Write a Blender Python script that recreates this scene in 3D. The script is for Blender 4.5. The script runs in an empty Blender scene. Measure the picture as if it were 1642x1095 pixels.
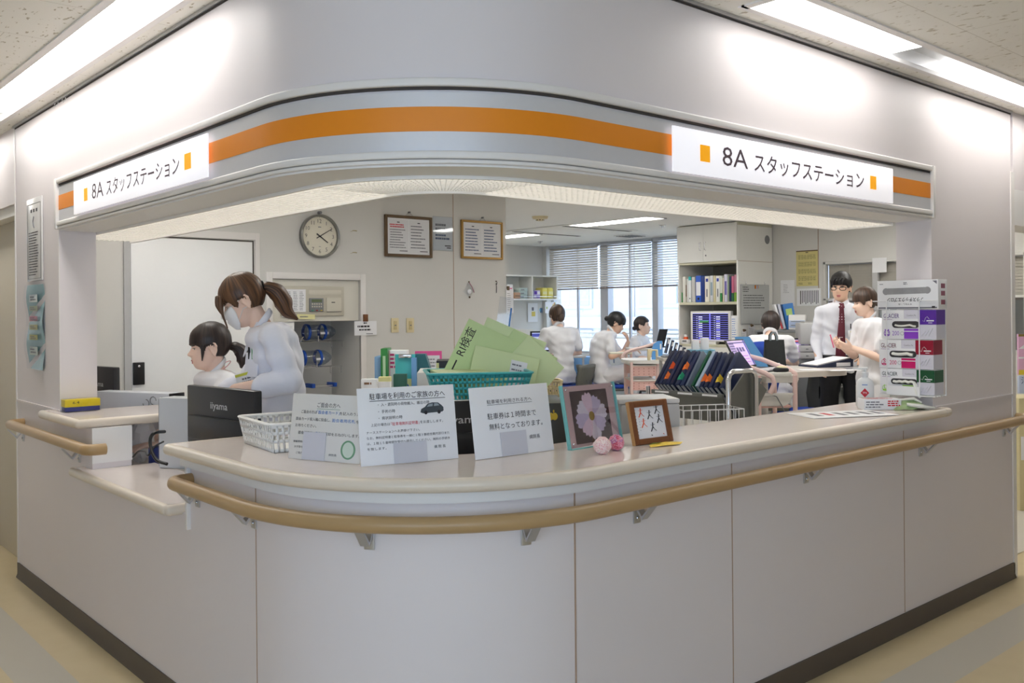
import bpy, bmesh, math, random
import numpy as np
from mathutils import Vector, Matrix, Euler

# ------------------------------------------------------------------ camera, world, sun, exposure
S = bpy.context.scene
COL = S.collection
FPX, CX, CY = 1484.0, 821.0, 501.3           # focal length and principal point in pixels of the 1642x1095 frame
YAW, ROLL = math.radians(48.8), math.radians(0.5)
CAM = Vector((-1.2921, -1.9373, 1.42))
FWD = Vector((math.cos(YAW), math.sin(YAW), 0)); RGT = Vector((math.sin(YAW), -math.cos(YAW), 0)); UPV = Vector((0, 0, 1))
_c, _s = math.cos(ROLL), math.sin(ROLL)
cam_d = bpy.data.cameras.new('camera')
cam_d.sensor_width = 36; cam_d.lens = 36 * FPX / 1642
cam_d.shift_y = -(547.5 - CY) / 1642
cam_d.clip_start = 0.05; cam_d.clip_end = 200
cam = bpy.data.objects.new('camera', cam_d); COL.objects.link(cam)
_ix = RGT * _c - UPV * _s; _iy = RGT * _s + UPV * _c
cam.matrix_world = Matrix(((_ix.x, _iy.x, -FWD.x, CAM.x), (_ix.y, _iy.y, -FWD.y, CAM.y), (_ix.z, _iy.z, -FWD.z, CAM.z), (0, 0, 0, 1)))
S.camera = cam

W = bpy.data.worlds.new('daylight'); S.world = W; W.use_nodes = True
_bg = W.node_tree.nodes['Background']
_bg.inputs['Color'].default_value = (0.60, 0.77, 1.0, 1)
_bg.inputs['Strength'].default_value = 5.5

# daylight enters through the windows: portals lie in the openings and guide the sky's light
def portal(loc, d, w, h):
    l = bpy.data.lights.new('window_portal', 'AREA'); l.shape = 'RECTANGLE'; l.size = w; l.size_y = h; l.cycles.is_portal = True
    o = bpy.data.objects.new('window_portal', l); COL.objects.link(o); o.location = loc; o.rotation_euler = Vector(d).to_track_quat('-Z', 'Z').to_euler()
portal((-2.2, -4.05, 1.5), (0, 1, 0), 2.4, 1.5); portal((-3.65, -2.6, 1.5), (1, 0, 0), 2.4, 1.5); portal((8.40, 6.1, 1.6), (-1, 0, 0), 4.0, 1.6)

S.view_settings.view_transform = 'Standard'; S.view_settings.look = 'None'
S.view_settings.gamma = 1; S.view_settings.use_curve_mapping = False
S.view_settings.exposure = 0.0
S.cycles.use_denoising = True
S.cycles.max_bounces = 8; S.cycles.diffuse_bounces = 5; S.cycles.glossy_bounces = 3; S.cycles.transmission_bounces = 6; S.cycles.transparent_max_bounces = 10
S.cycles.sample_clamp_indirect = 6; S.cycles.caustics_reflective = False; S.cycles.caustics_refractive = False

# ------------------------------------------------------------------ measuring helpers
def ray(px, py):
    a = px - CX; b = CY - py
    return FWD + RGT * ((a * _c + b * _s) / FPX) + UPV * ((-a * _s + b * _c) / FPX)
def PD(px, py, d): return CAM + ray(px, py) * d
def PX(px, py, x): r = ray(px, py); return CAM + r * ((x - CAM.x) / r.x)
def PY(px, py, y): r = ray(px, py); return CAM + r * ((y - CAM.y) / r.y)
def PZ(px, py, z): r = ray(px, py); return CAM + r * ((z - CAM.z) / r.z)
def face_angle(a):
    """rotation about z that turns a thing built facing +Y: a=0 picture right, 90 away, 180 picture left, 270 towards the viewer"""
    return math.radians(a - 41.2 - 90)

# ------------------------------------------------------------------ materials
def lin(c):
    return tuple(((v / 255) / 12.92 if v / 255 <= .04045 else ((v / 255 + .055) / 1.055) ** 2.4) for v in c[:3]) + (1.0,)
MATS = {}
def mat(name, col=None, rough=.5, metal=0., var=.04, vscale=30., bump=0., bscale=200., emit=0., trans=0., alpha=1., ior=1.45, spec=.5, sheen=0.):
    if name in MATS: return MATS[name]
    m = bpy.data.materials.new(name); m.use_nodes = True; MATS[name] = m
    nt = m.node_tree; N = nt.nodes; L = nt.links; b = N['Principled BSDF']
    c = lin(col)
    tc = N.new('ShaderNodeTexCoord')
    if var > 0:
        nz = N.new('ShaderNodeTexNoise'); nz.inputs['Scale'].default_value = vscale; nz.inputs['Detail'].default_value = 4
        L.new(tc.outputs['Object'], nz.inputs['Vector'])
        mx = N.new('ShaderNodeMix'); mx.data_type = 'RGBA'
        mx.inputs[6].default_value = tuple(min(1, v * (1 - var)) for v in c[:3]) + (1,)
        mx.inputs[7].default_value = tuple(min(1, v * (1 + var)) for v in c[:3]) + (1,)
        L.new(nz.outputs[0], mx.inputs[0]); L.new(mx.outputs[2], b.inputs['Base Color'])
        src = mx.outputs[2]
    else:
        b.inputs['Base Color'].default_value = c; src = None
    b.inputs['Roughness'].default_value = rough; b.inputs['Metallic'].default_value = metal
    b.inputs['Specular IOR Level'].default_value = spec; b.inputs['IOR'].default_value = ior
    if sheen: b.inputs['Sheen Weight'].default_value = sheen
    if bump:
        n2 = N.new('ShaderNodeTexNoise'); n2.inputs['Scale'].default_value = bscale; n2.inputs['Detail'].default_value = 3
        L.new(tc.outputs['Object'], n2.inputs['Vector'])
        bp = N.new('ShaderNodeBump'); bp.inputs['Strength'].default_value = bump; bp.inputs['Distance'].default_value = .01
        L.new(n2.outputs[0], bp.inputs['Height']); L.new(bp.outputs[0], b.inputs['Normal'])
    if emit:
        b.inputs['Emission Color'].default_value = c; b.inputs['Emission Strength'].default_value = emit
    if trans: b.inputs['Transmission Weight'].default_value = trans
    if alpha < 1: b.inputs['Alpha'].default_value = alpha
    return m

def hair_mat(name, c1, c2):
    """strands: stretched noise between two hair colours, with a soft gloss"""
    if name in MATS: return MATS[name]
    m = bpy.data.materials.new(name); m.use_nodes = True; MATS[name] = m
    nt = m.node_tree; N = nt.nodes; L = nt.links; b = N['Principled BSDF']
    at = N.new('ShaderNodeAttribute'); at.attribute_name = 'strand'; mp = N.new('ShaderNodeMapping'); mp.inputs['Scale'].default_value = (46, 2.2, 1)
    nz = N.new('ShaderNodeTexNoise'); nz.inputs['Scale'].default_value = 1; nz.inputs['Detail'].default_value = 3
    L.new(at.outputs['Vector'], mp.inputs[0]); L.new(mp.outputs[0], nz.inputs['Vector'])
    rp = N.new('ShaderNodeValToRGB'); rp.color_ramp.elements[0].position = .35; rp.color_ramp.elements[1].position = .7
    rp.color_ramp.elements[0].color = lin(c1); rp.color_ramp.elements[1].color = lin(c2)
    L.new(nz.outputs[0], rp.inputs[0]); L.new(rp.outputs[0], b.inputs['Base Color'])
    bp = N.new('ShaderNodeBump'); bp.inputs['Strength'].default_value = .35; bp.inputs['Distance'].default_value = .004
    L.new(nz.outputs[0], bp.inputs['Height']); L.new(bp.outputs[0], b.inputs['Normal'])
    b.inputs['Roughness'].default_value = .45
    return m
def set_strand(o, vecs):
    n = len(o.data.vertices); vecs = (vecs + [vecs[-1]] * n)[:n]; a = o.data.attributes.new('strand', 'FLOAT_VECTOR', 'POINT'); a.data.foreach_set('vector', [float(c) for v in vecs for c in v])

# ------------------------------------------------------------------ mesh builder
_TXT = {}
def text_geo(s, thin=0.0):
    """outline of a line of writing as a filled flat mesh in the unit em, with its bounds"""
    k = (s, thin)
    if k in _TXT: return _TXT[k]
    cu = bpy.data.curves.new('t', 'FONT'); cu.body = s; cu.size = 1; cu.resolution_u = 2; cu.offset = thin
    o = bpy.data.objects.new('t', cu); COL.objects.link(o)
    dg = bpy.context.evaluated_depsgraph_get(); dg.update()
    me = bpy.data.meshes.new_from_object(o.evaluated_get(dg))
    v = [tuple(x.co) for x in me.vertices]; f = [tuple(p.vertices) for p in me.polygons]
    bpy.data.objects.remove(o); bpy.data.curves.remove(cu); bpy.data.meshes.remove(me)
    xs = [p[0] for p in v] or [0]; ys = [p[1] for p in v] or [0]
    _TXT[k] = (v, f, min(xs), max(xs), min(ys), max(ys))
    return _TXT[k]

def frame_from(d, up=Vector((0, 0, 1))):
    d = Vector(d).normalized()
    if abs(d.dot(up)) > .98: up = Vector((0, 1, 0))
    x = d.cross(up).normalized(); y = x.cross(d).normalized()
    return x, y, d

class MB:
    def __init__(s): s.v = []; s.f = []; s.m = []; s.mats = []
    def mi(s, m):
        if m not in s.mats: s.mats.append(m)
        return s.mats.index(m)
    def add(s, vs, fs, m, M=None):
        o = len(s.v)
        s.v += [tuple(M @ Vector(v)) if M is not None else tuple(v) for v in vs]
        i = s.mi(m)
        for f in fs: s.f.append(tuple(k + o for k in f)); s.m.append(i)
        return s
    def bb(s, lo, hi, m, bev=0., M=None, seg=2):
        c = [(lo[i] + hi[i]) / 2 for i in range(3)]; d = [max(abs(hi[i] - lo[i]), 1e-5) for i in range(3)]
        bm = bmesh.new(); bmesh.ops.create_cube(bm, size=1)
        for v in bm.verts: v.co = Vector((v.co.x * d[0] + c[0], v.co.y * d[1] + c[1], v.co.z * d[2] + c[2]))
        if bev > 0: bmesh.ops.bevel(bm, geom=bm.edges[:], offset=min(bev, min(d) * .45), segments=seg, affect='EDGES', profile=.5)
        bm.verts.index_update()
        s.add([v.co[:] for v in bm.verts], [[v.index for v in f.verts] for f in bm.faces], m, M); bm.free()
        return s
    def box(s, c, d, m, bev=0., M=None): return s.bb([c[i] - d[i] / 2 for i in range(3)], [c[i] + d[i] / 2 for i in range(3)], m, bev, M)
    def prism(s, poly, z0, z1, m, M=None):
        n = len(poly)
        vs = [(p[0], p[1], z0) for p in poly] + [(p[0], p[1], z1) for p in poly]
        a = sum(poly[i][0] * poly[(i + 1) % n][1] - poly[(i + 1) % n][0] * poly[i][1] for i in range(n))
        fs = [(i, (i + 1) % n, n + (i + 1) % n, n + i) for i in range(n)] + [tuple(range(n - 1, -1, -1)), tuple(range(n, 2 * n))]
        if a < 0: fs = [f[::-1] for f in fs]
        return s.add(vs, fs, m, M)
    def tube(s, pts, r, m, n=8, closed=False, M=None, flat=1.0, cap=True):
        pts = [Vector(p) for p in pts]; k = len(pts)
        rs = r if isinstance(r, (list, tuple)) else [r] * k
        vs = []; fs = []; up = None
        for i in range(k):
            if closed: d = pts[(i + 1) % k] - pts[i - 1]
            else: d = pts[min(i + 1, k - 1)] - pts[max(i - 1, 0)]
            d.normalize()
            if up is None:
                x, _, _ = frame_from(d); y = d.cross(x)
            else:
                x = (up - d * up.dot(d)).normalized(); y = d.cross(x)
            up = x
            for j in range(n):
                a = 2 * math.pi * j / n
                vs.append(pts[i] + x * (math.cos(a) * rs[i]) + y * (math.sin(a) * rs[i] * flat))
        for i in range(k if closed else k - 1):
            for j in range(n):
                a, b = i * n + j, i * n + (j + 1) % n
                c, d = ((i + 1) % k) * n + (j + 1) % n, ((i + 1) % k) * n + j
                fs.append((a, b, c, d))
        if not closed and cap: fs += [tuple(range(n - 1, -1, -1)), tuple(range((k - 1) * n, k * n))]
        return s.add(vs, fs, m, M)
    def cyl(s, a, b, r, m, n=16, r2=None, M=None): return s.tube([a, b], [r, r if r2 is None else r2], m, n, M=M)
    def lathe(s, prof, m, n=24, M=None, cap=True):
        k = len(prof); vs = [(p[0] * math.cos(2 * math.pi * j / n), p[0] * math.sin(2 * math.pi * j / n), p[1]) for p in prof for j in range(n)]
        fs = [(i * n + j, i * n + (j + 1) % n, (i + 1) * n + (j + 1) % n, (i + 1) * n + j) for i in range(k - 1) for j in range(n)]
        if cap and prof[0][0] > 1e-6: fs.append(tuple(range(n - 1, -1, -1)))
        if cap and prof[-1][0] > 1e-6: fs.append(tuple(range((k - 1) * n, k * n)))
        return s.add(vs, fs, m, M)
    def ell(s, c, r, m, nu=20, nv=12, M=None):
        vs = [(c[0], c[1], c[2] - r[2])]
        for i in range(1, nv):
            t = -math.pi / 2 + math.pi * i / nv
            for j in range(nu):
                a = 2 * math.pi * j / nu
                vs.append((c[0] + r[0] * math.cos(t) * math.cos(a), c[1] + r[1] * math.cos(t) * math.sin(a), c[2] + r[2] * math.sin(t)))
        vs.append((c[0], c[1], c[2] + r[2])); e = len(vs) - 1
        fs = [(0, 1 + (j + 1) % nu, 1 + j) for j in range(nu)]
        for i in range(nv - 2):
            for j in range(nu):
                a = 1 + i * nu + j; b = 1 + i * nu + (j + 1) % nu
                fs.append((a, b, b + nu, a + nu))
        fs += [(e, 1 + (nv - 2) * nu + j, 1 + (nv - 2) * nu + (j + 1) % nu) for j in range(nu)]
        return s.add(vs, fs, m, M)
    def poly(s, pts, m, M=None): return s.add(pts, [tuple(range(len(pts)))], m, M)
    def text(s, t, m, x, z, h, w=None, y=0., align='l', thin=0., M=None, em=False, vert=False):
        """writing in the local XZ plane facing -Y; h is the glyph height (or the em), w squeezes it to a width"""
        v, f, x0, x1, y0, y1 = text_geo(t, thin)
        if not v: return s
        if em: sc = h; by = 0
        else: sc = h / max(y1 - y0, 1e-6); by = y0
        sx = sc if w is None else w / max(x1 - x0, 1e-6)
        ww = (x1 - x0) * sx
        ox = x - (0 if align == 'l' else ww / 2 if align == 'c' else ww)
        return s.add([(ox + (p[0] - x0) * sx, y, z + (p[1] - by) * sc) for p in v], f, m, M)
    def grid(s, P, m, M=None, closed_u=False):
        r, c = len(P), len(P[0])
        vs = [p for row in P for p in row]; fs = []
        for i in range(r - 1):
            for j in range(c if closed_u else c - 1):
                fs.append((i * c + j, i * c + (j + 1) % c, (i + 1) * c + (j + 1) % c, (i + 1) * c + j))
        return s.add(vs, fs, m, M)
    def build(s, name, parent=None, loc=None, rz=None, sharp=38, M=None):
        me = bpy.data.meshes.new(name); me.from_pydata(s.v, [], s.f)
        for m in s.mats: me.materials.append(m)
        me.polygons.foreach_set('material_index', s.m)
        me.polygons.foreach_set('use_smooth', [True] * len(s.f))
        me.update()
        if sharp: me.set_sharp_from_angle(angle=math.radians(sharp))
        o = bpy.data.objects.new(name, me); COL.objects.link(o)
        if parent is not None: o.parent = parent
        if loc is not None: o.location = loc
        if rz is not None: o.rotation_euler = (0, 0, rz)
        if M is not None: o.matrix_local = M
        return o

def tag(o, label, cat, group=None):
    o['label'] = label; o['category'] = cat
    if group: o['group'] = group
    return o
def thing(name, label, cat, loc=(0, 0, 0), rz=0., group=None):
    o = bpy.data.objects.new(name, None); COL.objects.link(o); o.empty_display_size = .1
    o.location = loc; o.rotation_euler = (0, 0, rz)
    return tag(o, label, cat, group)
def struct(o): o['kind'] = 'structure'; return o
def copy_tree(o, parent=None):
    c = o.copy(); COL.objects.link(c)
    if parent is not None:
        c.parent = parent
    for ch in list(o.children): copy_tree(ch, c)
    return c
T = Matrix.Translation
def RX(a): return Matrix.Rotation(math.radians(a), 4, 'X')
def RY(a): return Matrix.Rotation(math.radians(a), 4, 'Y')
def RZ(a): return Matrix.Rotation(math.radians(a), 4, 'Z')
def spline(pts, n):
    P = [Vector(p) for p in pts]; out = []
    Q = [P[0] * 2 - P[1]] + P + [P[-1] * 2 - P[-2]]
    for i in range(len(P) - 1):
        for k in range(n):
            t = k / n; a, b, c, d = Q[i:i + 4]
            out.append(.5 * ((2 * b) + (c - a) * t + (2 * a - 5 * b + 4 * c - d) * t * t + (3 * b - a - 3 * c + d) * t ** 3))
    out.append(P[-1]); return out
rnd = random.Random(7)
# ------------------------------------------------------------------ the setting
R0 = .69; X1, X2 = 2.98, 3.91; Y1, Y2 = 2.83, 3.65; TW = .168
CEIL, ICEIL = 2.46, 2.40
LINT = 1.838
m_wall = mat('wall_paint', (226, 219, 219), .45, var=.015, vscale=3, bump=.03, bscale=500)
m_wall_in = mat('inner_wallpaper', (217, 215, 210), .7, var=.02, vscale=5, bump=.05, bscale=400)
m_white = mat('white_paint', (236, 234, 232), .4, var=.01)
m_trim = mat('pale_trim', (232, 228, 224), .35, var=.01)
m_base = mat('dark_brown_vinyl', (88, 78, 68), .5, var=.08, vscale=8)
m_silver = mat('silver_band', (212, 211, 213), .38, metal=.2, var=.02, vscale=60)
m_orange = mat('orange_band', (236, 142, 28), .4, var=.02)
m_rail = mat('tan_resin', (176, 146, 104), .35, var=.06, vscale=12)
m_edge = mat('pale_wood_edge', (222, 210, 194), .3, var=.06, vscale=10)
m_top = mat('worktop_laminate', (226, 216, 210), .16, var=.03, vscale=25)
m_alu = mat('aluminium', (196, 196, 198), .35, metal=.85, var=.03)
m_chrome = mat('chrome', (216, 216, 220), .14, metal=1, var=.01)
m_black = mat('black_plastic', (26, 26, 28), .38, var=.05)
m_dark = mat('dark_gap_and_shade', (70, 64, 60), .8, var=.05)
m_ink = mat('dark_ink', (44, 40, 44), .6, var=0)
m_seam = mat('tan_seam', (176, 150, 130), .7, var=.1)

def ceiling_mat():
    m = bpy.data.materials.new('mineral_fibre_tile'); m.use_nodes = True; N = m.node_tree.nodes; L = m.node_tree.links; b = N['Principled BSDF']
    tc = N.new('ShaderNodeTexCoord'); mp = N.new('ShaderNodeMapping'); mp.inputs['Scale'].default_value = (70, 26, 40); mp.inputs['Rotation'].default_value = (0, 0, .5)
    nz = N.new('ShaderNodeTexNoise'); nz.inputs['Scale'].default_value = 1; nz.inputs['Detail'].default_value = 2
    L.new(tc.outputs['Object'], mp.inputs[0]); L.new(mp.outputs[0], nz.inputs['Vector'])
    rp = N.new('ShaderNodeValToRGB'); e = rp.color_ramp.elements
    e[0].position = .30; e[0].color = lin((196, 188, 170)); e[1].position = .36; e[1].color = lin((247, 245, 238))
    L.new(nz.outputs[0], rp.inputs[0])
    br = N.new('ShaderNodeTexBrick'); br.inputs['Scale'].default_value = 1; br.inputs['Mortar Size'].default_value = .0015
    br.inputs['Brick Width'].default_value = .91; br.inputs['Row Height'].default_value = .455
    br.inputs['Color1'].default_value = br.inputs['Color2'].default_value = (1, 1, 1, 1); br.inputs['Mortar'].default_value = (.72, .7, .66, 1)
    L.new(tc.outputs['Object'], br.inputs['Vector'])
    mx = N.new('ShaderNodeMix'); mx.data_type = 'RGBA'; mx.blend_type = 'MULTIPLY'; mx.inputs[0].default_value = 1
    L.new(rp.outputs[0], mx.inputs[6]); L.new(br.outputs['Color'], mx.inputs[7]); L.new(mx.outputs[2], b.inputs['Base Color'])
    b.inputs['Roughness'].default_value = .9
    return m
m_ceil = ceiling_mat()
m_ceil_in = mat('inner_ceiling_board', (248, 248, 246), .9, var=.02, vscale=60)

def floor_mat():
    """beige sheet vinyl with a pale grey band that follows the corner of the station"""
    m = bpy.data.materials.new('beige_sheet_vinyl'); m.use_nodes = True; N = m.node_tree.nodes; L = m.node_tree.links; b = N['Principled BSDF']
    tc = N.new('ShaderNodeTexCoord'); sp = N.new('ShaderNodeSeparateXYZ'); L.new(tc.outputs['Object'], sp.inputs[0])
    mn = N.new('ShaderNodeMath'); mn.operation = 'MINIMUM'; L.new(sp.outputs[0], mn.inputs[0]); L.new(sp.outputs[1], mn.inputs[1])
    def step(lo, hi):
        a = N.new('ShaderNodeMath'); a.operation = 'GREATER_THAN'; a.inputs[1].default_value = lo
        c = N.new('ShaderNodeMath'); c.operation = 'LESS_THAN'; c.inputs[1].default_value = hi
        p = N.new('ShaderNodeMath'); p.operation = 'MULTIPLY'
        L.new(mn.outputs[0], a.inputs[0]); L.new(mn.outputs[0], c.inputs[0]); L.new(a.outputs[0], p.inputs[0]); L.new(c.outputs[0], p.inputs[1])
        return p.outputs[0]
    band = step(-.39, -.20)
    nz = N.new('ShaderNodeTexNoise'); nz.inputs['Scale'].default_value = 9; nz.inputs['Detail'].default_value = 6
    L.new(tc.outputs['Object'], nz.inputs['Vector'])
    m1 = N.new('ShaderNodeMix'); m1.data_type = 'RGBA'; m1.inputs[6].default_value = lin((200, 182, 142)); m1.inputs[7].default_value = lin((210, 193, 156)); L.new(nz.outputs[0], m1.inputs[0])
    m2 = N.new('ShaderNodeMix'); m2.data_type = 'RGBA'; m2.inputs[7].default_value = lin((190, 184, 170)); L.new(band, m2.inputs[0]); L.new(m1.outputs[2], m2.inputs[6])
    L.new(m2.outputs[2], b.inputs['Base Color']); b.inputs['Roughness'].default_value = .28
    return m
m_floor = floor_mat()
m_floor_in = mat('inner_floor_vinyl', (206, 201, 190), .35, var=.04, vscale=8)

def wall_path(ya, xb, n=28):
    """points on the corridor face of the station wall with outward normals: left arm from y=ya, corner, right arm to x=xb"""
    P = []
    if ya > R0: P.append(((0, ya), (-1, 0)))
    for i in range(n + 1):
        a = math.pi / 2 * i / n
        P.append(((R0 - R0 * math.cos(a), R0 - R0 * math.sin(a)), (-math.cos(a), -math.sin(a))))
    if xb > R0: P.append(((xb, 0), (0, -1)))
    return P
def off(p, d): return (p[0][0] + p[1][0] * d, p[0][1] + p[1][1] * d)
def sweep(mb, path, prof, m, caps=True):
    """a closed profile of (offset outwards, z) carried along the wall path"""
    k = len(prof); vs = []; fs = []
    for p in path:
        for d, z in prof: vs.append(off(p, d) + (z,))
    for i in range(len(path) - 1):
        for j in range(k):
            a, b = i * k + j, i * k + (j + 1) % k
            fs.append((a, b, b + k, a + k))
    if caps:
        fs.append(tuple(range(k - 1, -1, -1))); fs.append(tuple(range((len(path) - 1) * k, len(path) * k)))
    ar = sum(prof[i][0] * prof[(i + 1) % k][1] - prof[(i + 1) % k][0] * prof[i][1] for i in range(k))
    if ar > 0: fs = [f[::-1] for f in fs]
    return mb.add(vs, fs, m)
def rect(d0, d1, z0, z1): return [(d0, z0), (d1, z0), (d1, z1), (d0, z1)]
def rrect(d0, d1, z0, z1, r, n=4):
    P = []
    for cx, cz, a0 in ((d1 - r, z0 + r, -90), (d1 - r, z1 - r, 0), (d0 + r, z1 - r, 90), (d0 + r, z0 + r, 180)):
        for i in range(n + 1):
            a = math.radians(a0 + 90 * i / n); P.append((cx + r * math.cos(a), cz + r * math.sin(a)))
    return P

full = wall_path(Y1, X1)
# walls of the corridor side
b = MB(); sweep(b, full, rect(-TW, 0, LINT, CEIL), m_wall); struct(b.build('wall_front'))
b = MB(); b.bb((0, Y1, 0), (TW, Y2, CEIL), m_wall); b.bb((-.004, Y2 - .012, 0), (TW + .004, Y2 + .006, CEIL), m_trim)
b.bb((-.003, Y1, 1.0), (0, Y1 + .006, LINT), m_trim)
struct(b.build('wall_left'))
b = MB(); b.bb((X1, 0, 0), (X2, TW, CEIL), m_wall); b.bb((X2 - .012, -.006, 0), (X2 + .03, TW + .006, 2.14), m_trim)
struct(b.build('wall_right'))
# low part of the left wall under the counters
b = MB(); b.bb((0, 2.355, 0), (TW, Y1, .925), m_wall); b.bb((-.002, 2.35, .77), (TW + .002, 2.355, .925), m_white)
b.bb((0, 1.275, 0), (TW * .8, 2.355, .715), m_wall); struct(b.build('wall_counter_side'))
# chair rail line and panel joints
b = MB(); b.bb((-.006, Y1, .962), (0, Y2 - .012, .972), m_wall); struct(b.build('trim_1'))
b = MB(); b.bb((X1 + .02, -.006, .960), (X2 - .012, 0, .970), m_wall); struct(b.build('trim_2'))
# frieze: mouldings (structure) and the silver band with its orange stripe
b = MB()
sweep(b, full, rrect(0, .018, 2.054, 2.078, .006), m_trim); sweep(b, full, rect(0, .0065, 2.046, 2.054), m_dark)  # dark strip paints the shadow in the gap under the top moulding
sweep(b, full, rrect(0, .018, 1.852, 1.874, .006), m_trim); sweep(b, full, rrect(0, .014, LINT, 1.850, .004), m_trim)
b.bb((X1 - .020, -.022, LINT), (X1 + .004, 0, 2.078), m_trim, .004); b.bb((-.022, Y1 - .020, LINT), (0, Y1 + .004, 2.078), m_trim, .004)
struct(b.build('trim_3'))
b = MB(); sweep(b, full, rect(0, .006, 1.872, 2.040), m_silver); sweep(b, full, rect(.006, .0072, 1.929, 1.998), m_orange)
struct(b.build('trim_4'))
# metal soffit under the frieze
b = MB(); sweep(b, full, rect(-TW, .0, LINT - .006, LINT), m_white); struct(b.build('trim_5'))
# dark strip painted as a soft shadow below the edge bead where the wall meets the ceiling
b = MB(); sweep(b, wall_path(Y2, X2), rect(0, .012, CEIL - .012, CEIL), m_alu); sweep(b, wall_path(Y2, X2), rect(0, .003, CEIL - .018, CEIL - .012), m_dark); struct(b.build('trim_6'))
# baseboards
b = MB(); sweep(b, wall_path(Y2, X2), [(0, 0), (.012, 0), (.012, .005), (.006, .02), (.006, .082), (0, .082)], m_base); struct(b.build('baseboard_front'))
# floors and ceilings
b = MB(); b.bb((-3.8, -4.2, -.06), (12.2, 12.2, 0), m_floor); struct(b.build('floor'))
b = MB(); b.poly([(TW, Y2, .003), (TW, .5, .003), (.5, TW, .003), (X2, TW, .003), (8.4, TW, .003), (8.4, 8.3, .003), (3.6, 8.3, .003), (3.6, 3.9, .003), (TW, 3.9, .003)], m_floor_in); struct(b.build('floor_station'))

# corridor ceiling: boards around two recessed light troughs that run beside the station wall
TR_A, TR_B = -.275, -.085          # trough across the corridor
b = MB()
def slab(x0, y0, x1, y1): b.bb((x0, y0, CEIL), (x1, y1, CEIL + .04), m_ceil)
slab(-3.8, -4.2, 12, TR_A); slab(-3.8, TR_A, TR_A, 12)                                   # the open corridor
slab(TR_B, TR_B, 12, TW + .0); slab(TR_B, TW, TW, 12); slab(TR_A, TR_A, 1.40, TR_B); slab(TR_A, TR_B, TR_B, .95)
struct(b.build('ceiling'))
# far side of the corridors behind the viewer, each with a window near their corner
for axis, name in (('y', 'wall_rear_right'), ('x', 'wall_rear_left')):
    w0, w1, e0, e1, q = (-3.4, -1.0, -3.8, 12, -4.0) if axis == 'y' else (-3.8, -1.4, -4.2, 12, -3.6)
    b = MB()
    def pb(u0, z0, u1, z1, m=m_wall, d0=-.12, d1=0):
        if axis == 'y': b.bb((u0, q + d0, z0), (u1, q + d1, z1), m)
        else: b.bb((q + d0, u0, z0), (q + d1, u1, z1), m)
    pb(e0, 0, w0, CEIL); pb(w1, 0, e1, CEIL); pb(w0, 0, w1, .75); pb(w0, 2.25, w1, CEIL); struct(b.build(name))
    b = MB(); u = .05
    for a in ((w0, .75, w0 + u, 2.25), (w1 - u, .75, w1, 2.25), (w0, .75, w1, .80), (w0, 2.2, w1, 2.25), ((w0 + w1) / 2 - .025, .75, (w0 + w1) / 2 + .025, 2.25)): pb(*a, m_alu, -.08, -.04)
    struct(b.build('window_%d' % (5 if axis == 'y' else 6)))
b = MB(); b.bb((11.9, -4.2, 0), (12, TW, CEIL), m_wall); struct(b.build('wall_end_right'))
b = MB(); b.bb((-3.8, 11.9, 0), (TW, 12, CEIL), m_wall); struct(b.build('wall_end_left'))
b = MB(); b.bb((TW, TW, ICEIL), (8.3, 8.4, ICEIL + .05), m_ceil_in); struct(b.build('ceiling_station'))

m_tube = mat('lit_diffuser', (255, 252, 248), .5, var=0, emit=10)
m_refl = mat('mirror_reflector', (222, 223, 225), .35, metal=.4, var=.02)
def trough(axis, a0, a1, label, mid):
    o = thing('recessed_light', label, 'light', (0, 0, CEIL))
    def bb(mb, u0, v0, z0, u1, v1, z1, m, bev=0):
        if axis == 'x': mb.bb((u0, v0, z0), (u1, v1, z1), m, bev)
        else: mb.bb((v0, u0, z0), (v1, u1, z1), m, bev)
    f = MB()
    bb(f, a0 - .02, TR_A - .02, -.006, a1 + .02, TR_A + .012, .012, m_white); bb(f, a0 - .02, TR_B - .012, -.006, a1 + .02, TR_B + .014, .012, m_white)
    bb(f, a0 - .02, TR_A, -.006, a0 + .012, TR_B, .012, m_white)
    f.build('trim_frame', o)
    h = MB(); bb(h, a0, TR_A, .07, a1, TR_B, .08, m_refl)
    bb(h, a0, TR_A, 0, a1, TR_A + .004, .07, m_refl); bb(h, a0, TR_B - .004, 0, a1, TR_B, .07, m_refl); h.build('reflector', o)
    for t0, t1 in mid:
        d = MB(); bb(d, t0, TR_A + .006, .018, t1, TR_B - .006, .03, m_tube, .004); d.build('diffuser', o)
    return o
trough('x', 1.40, 11, 'long recessed ceiling light over the corridor along the right hand wall', [(1.42, 2.42), (3.0, 4.1), (4.7, 5.9), (6.5, 7.7)])
trough('y', .95, 11, 'long recessed ceiling light over the corridor along the left hand wall', [(.97, 3.4), (3.9, 5.1), (5.7, 6.9)])
# small wire hooks under the ceiling edge on the left
for k, (px, py) in enumerate(((93, 158), (105, 152))):
    p = PX(px, py, -.01)
    h = MB(); h.tube([(0, 0, .05), (0, 0, .02), (-.008, .004, .008), (-.016, 0, .016), (-.012, 0, .024)], .0016, m_alu, 6)
    o = h.build('ceiling_hook', loc=(p.x, p.y, 2.41)); tag(o, ('left', 'right')[k] + ' one of two small wire hooks under the ceiling edge above the left sign', 'hook')

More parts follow.
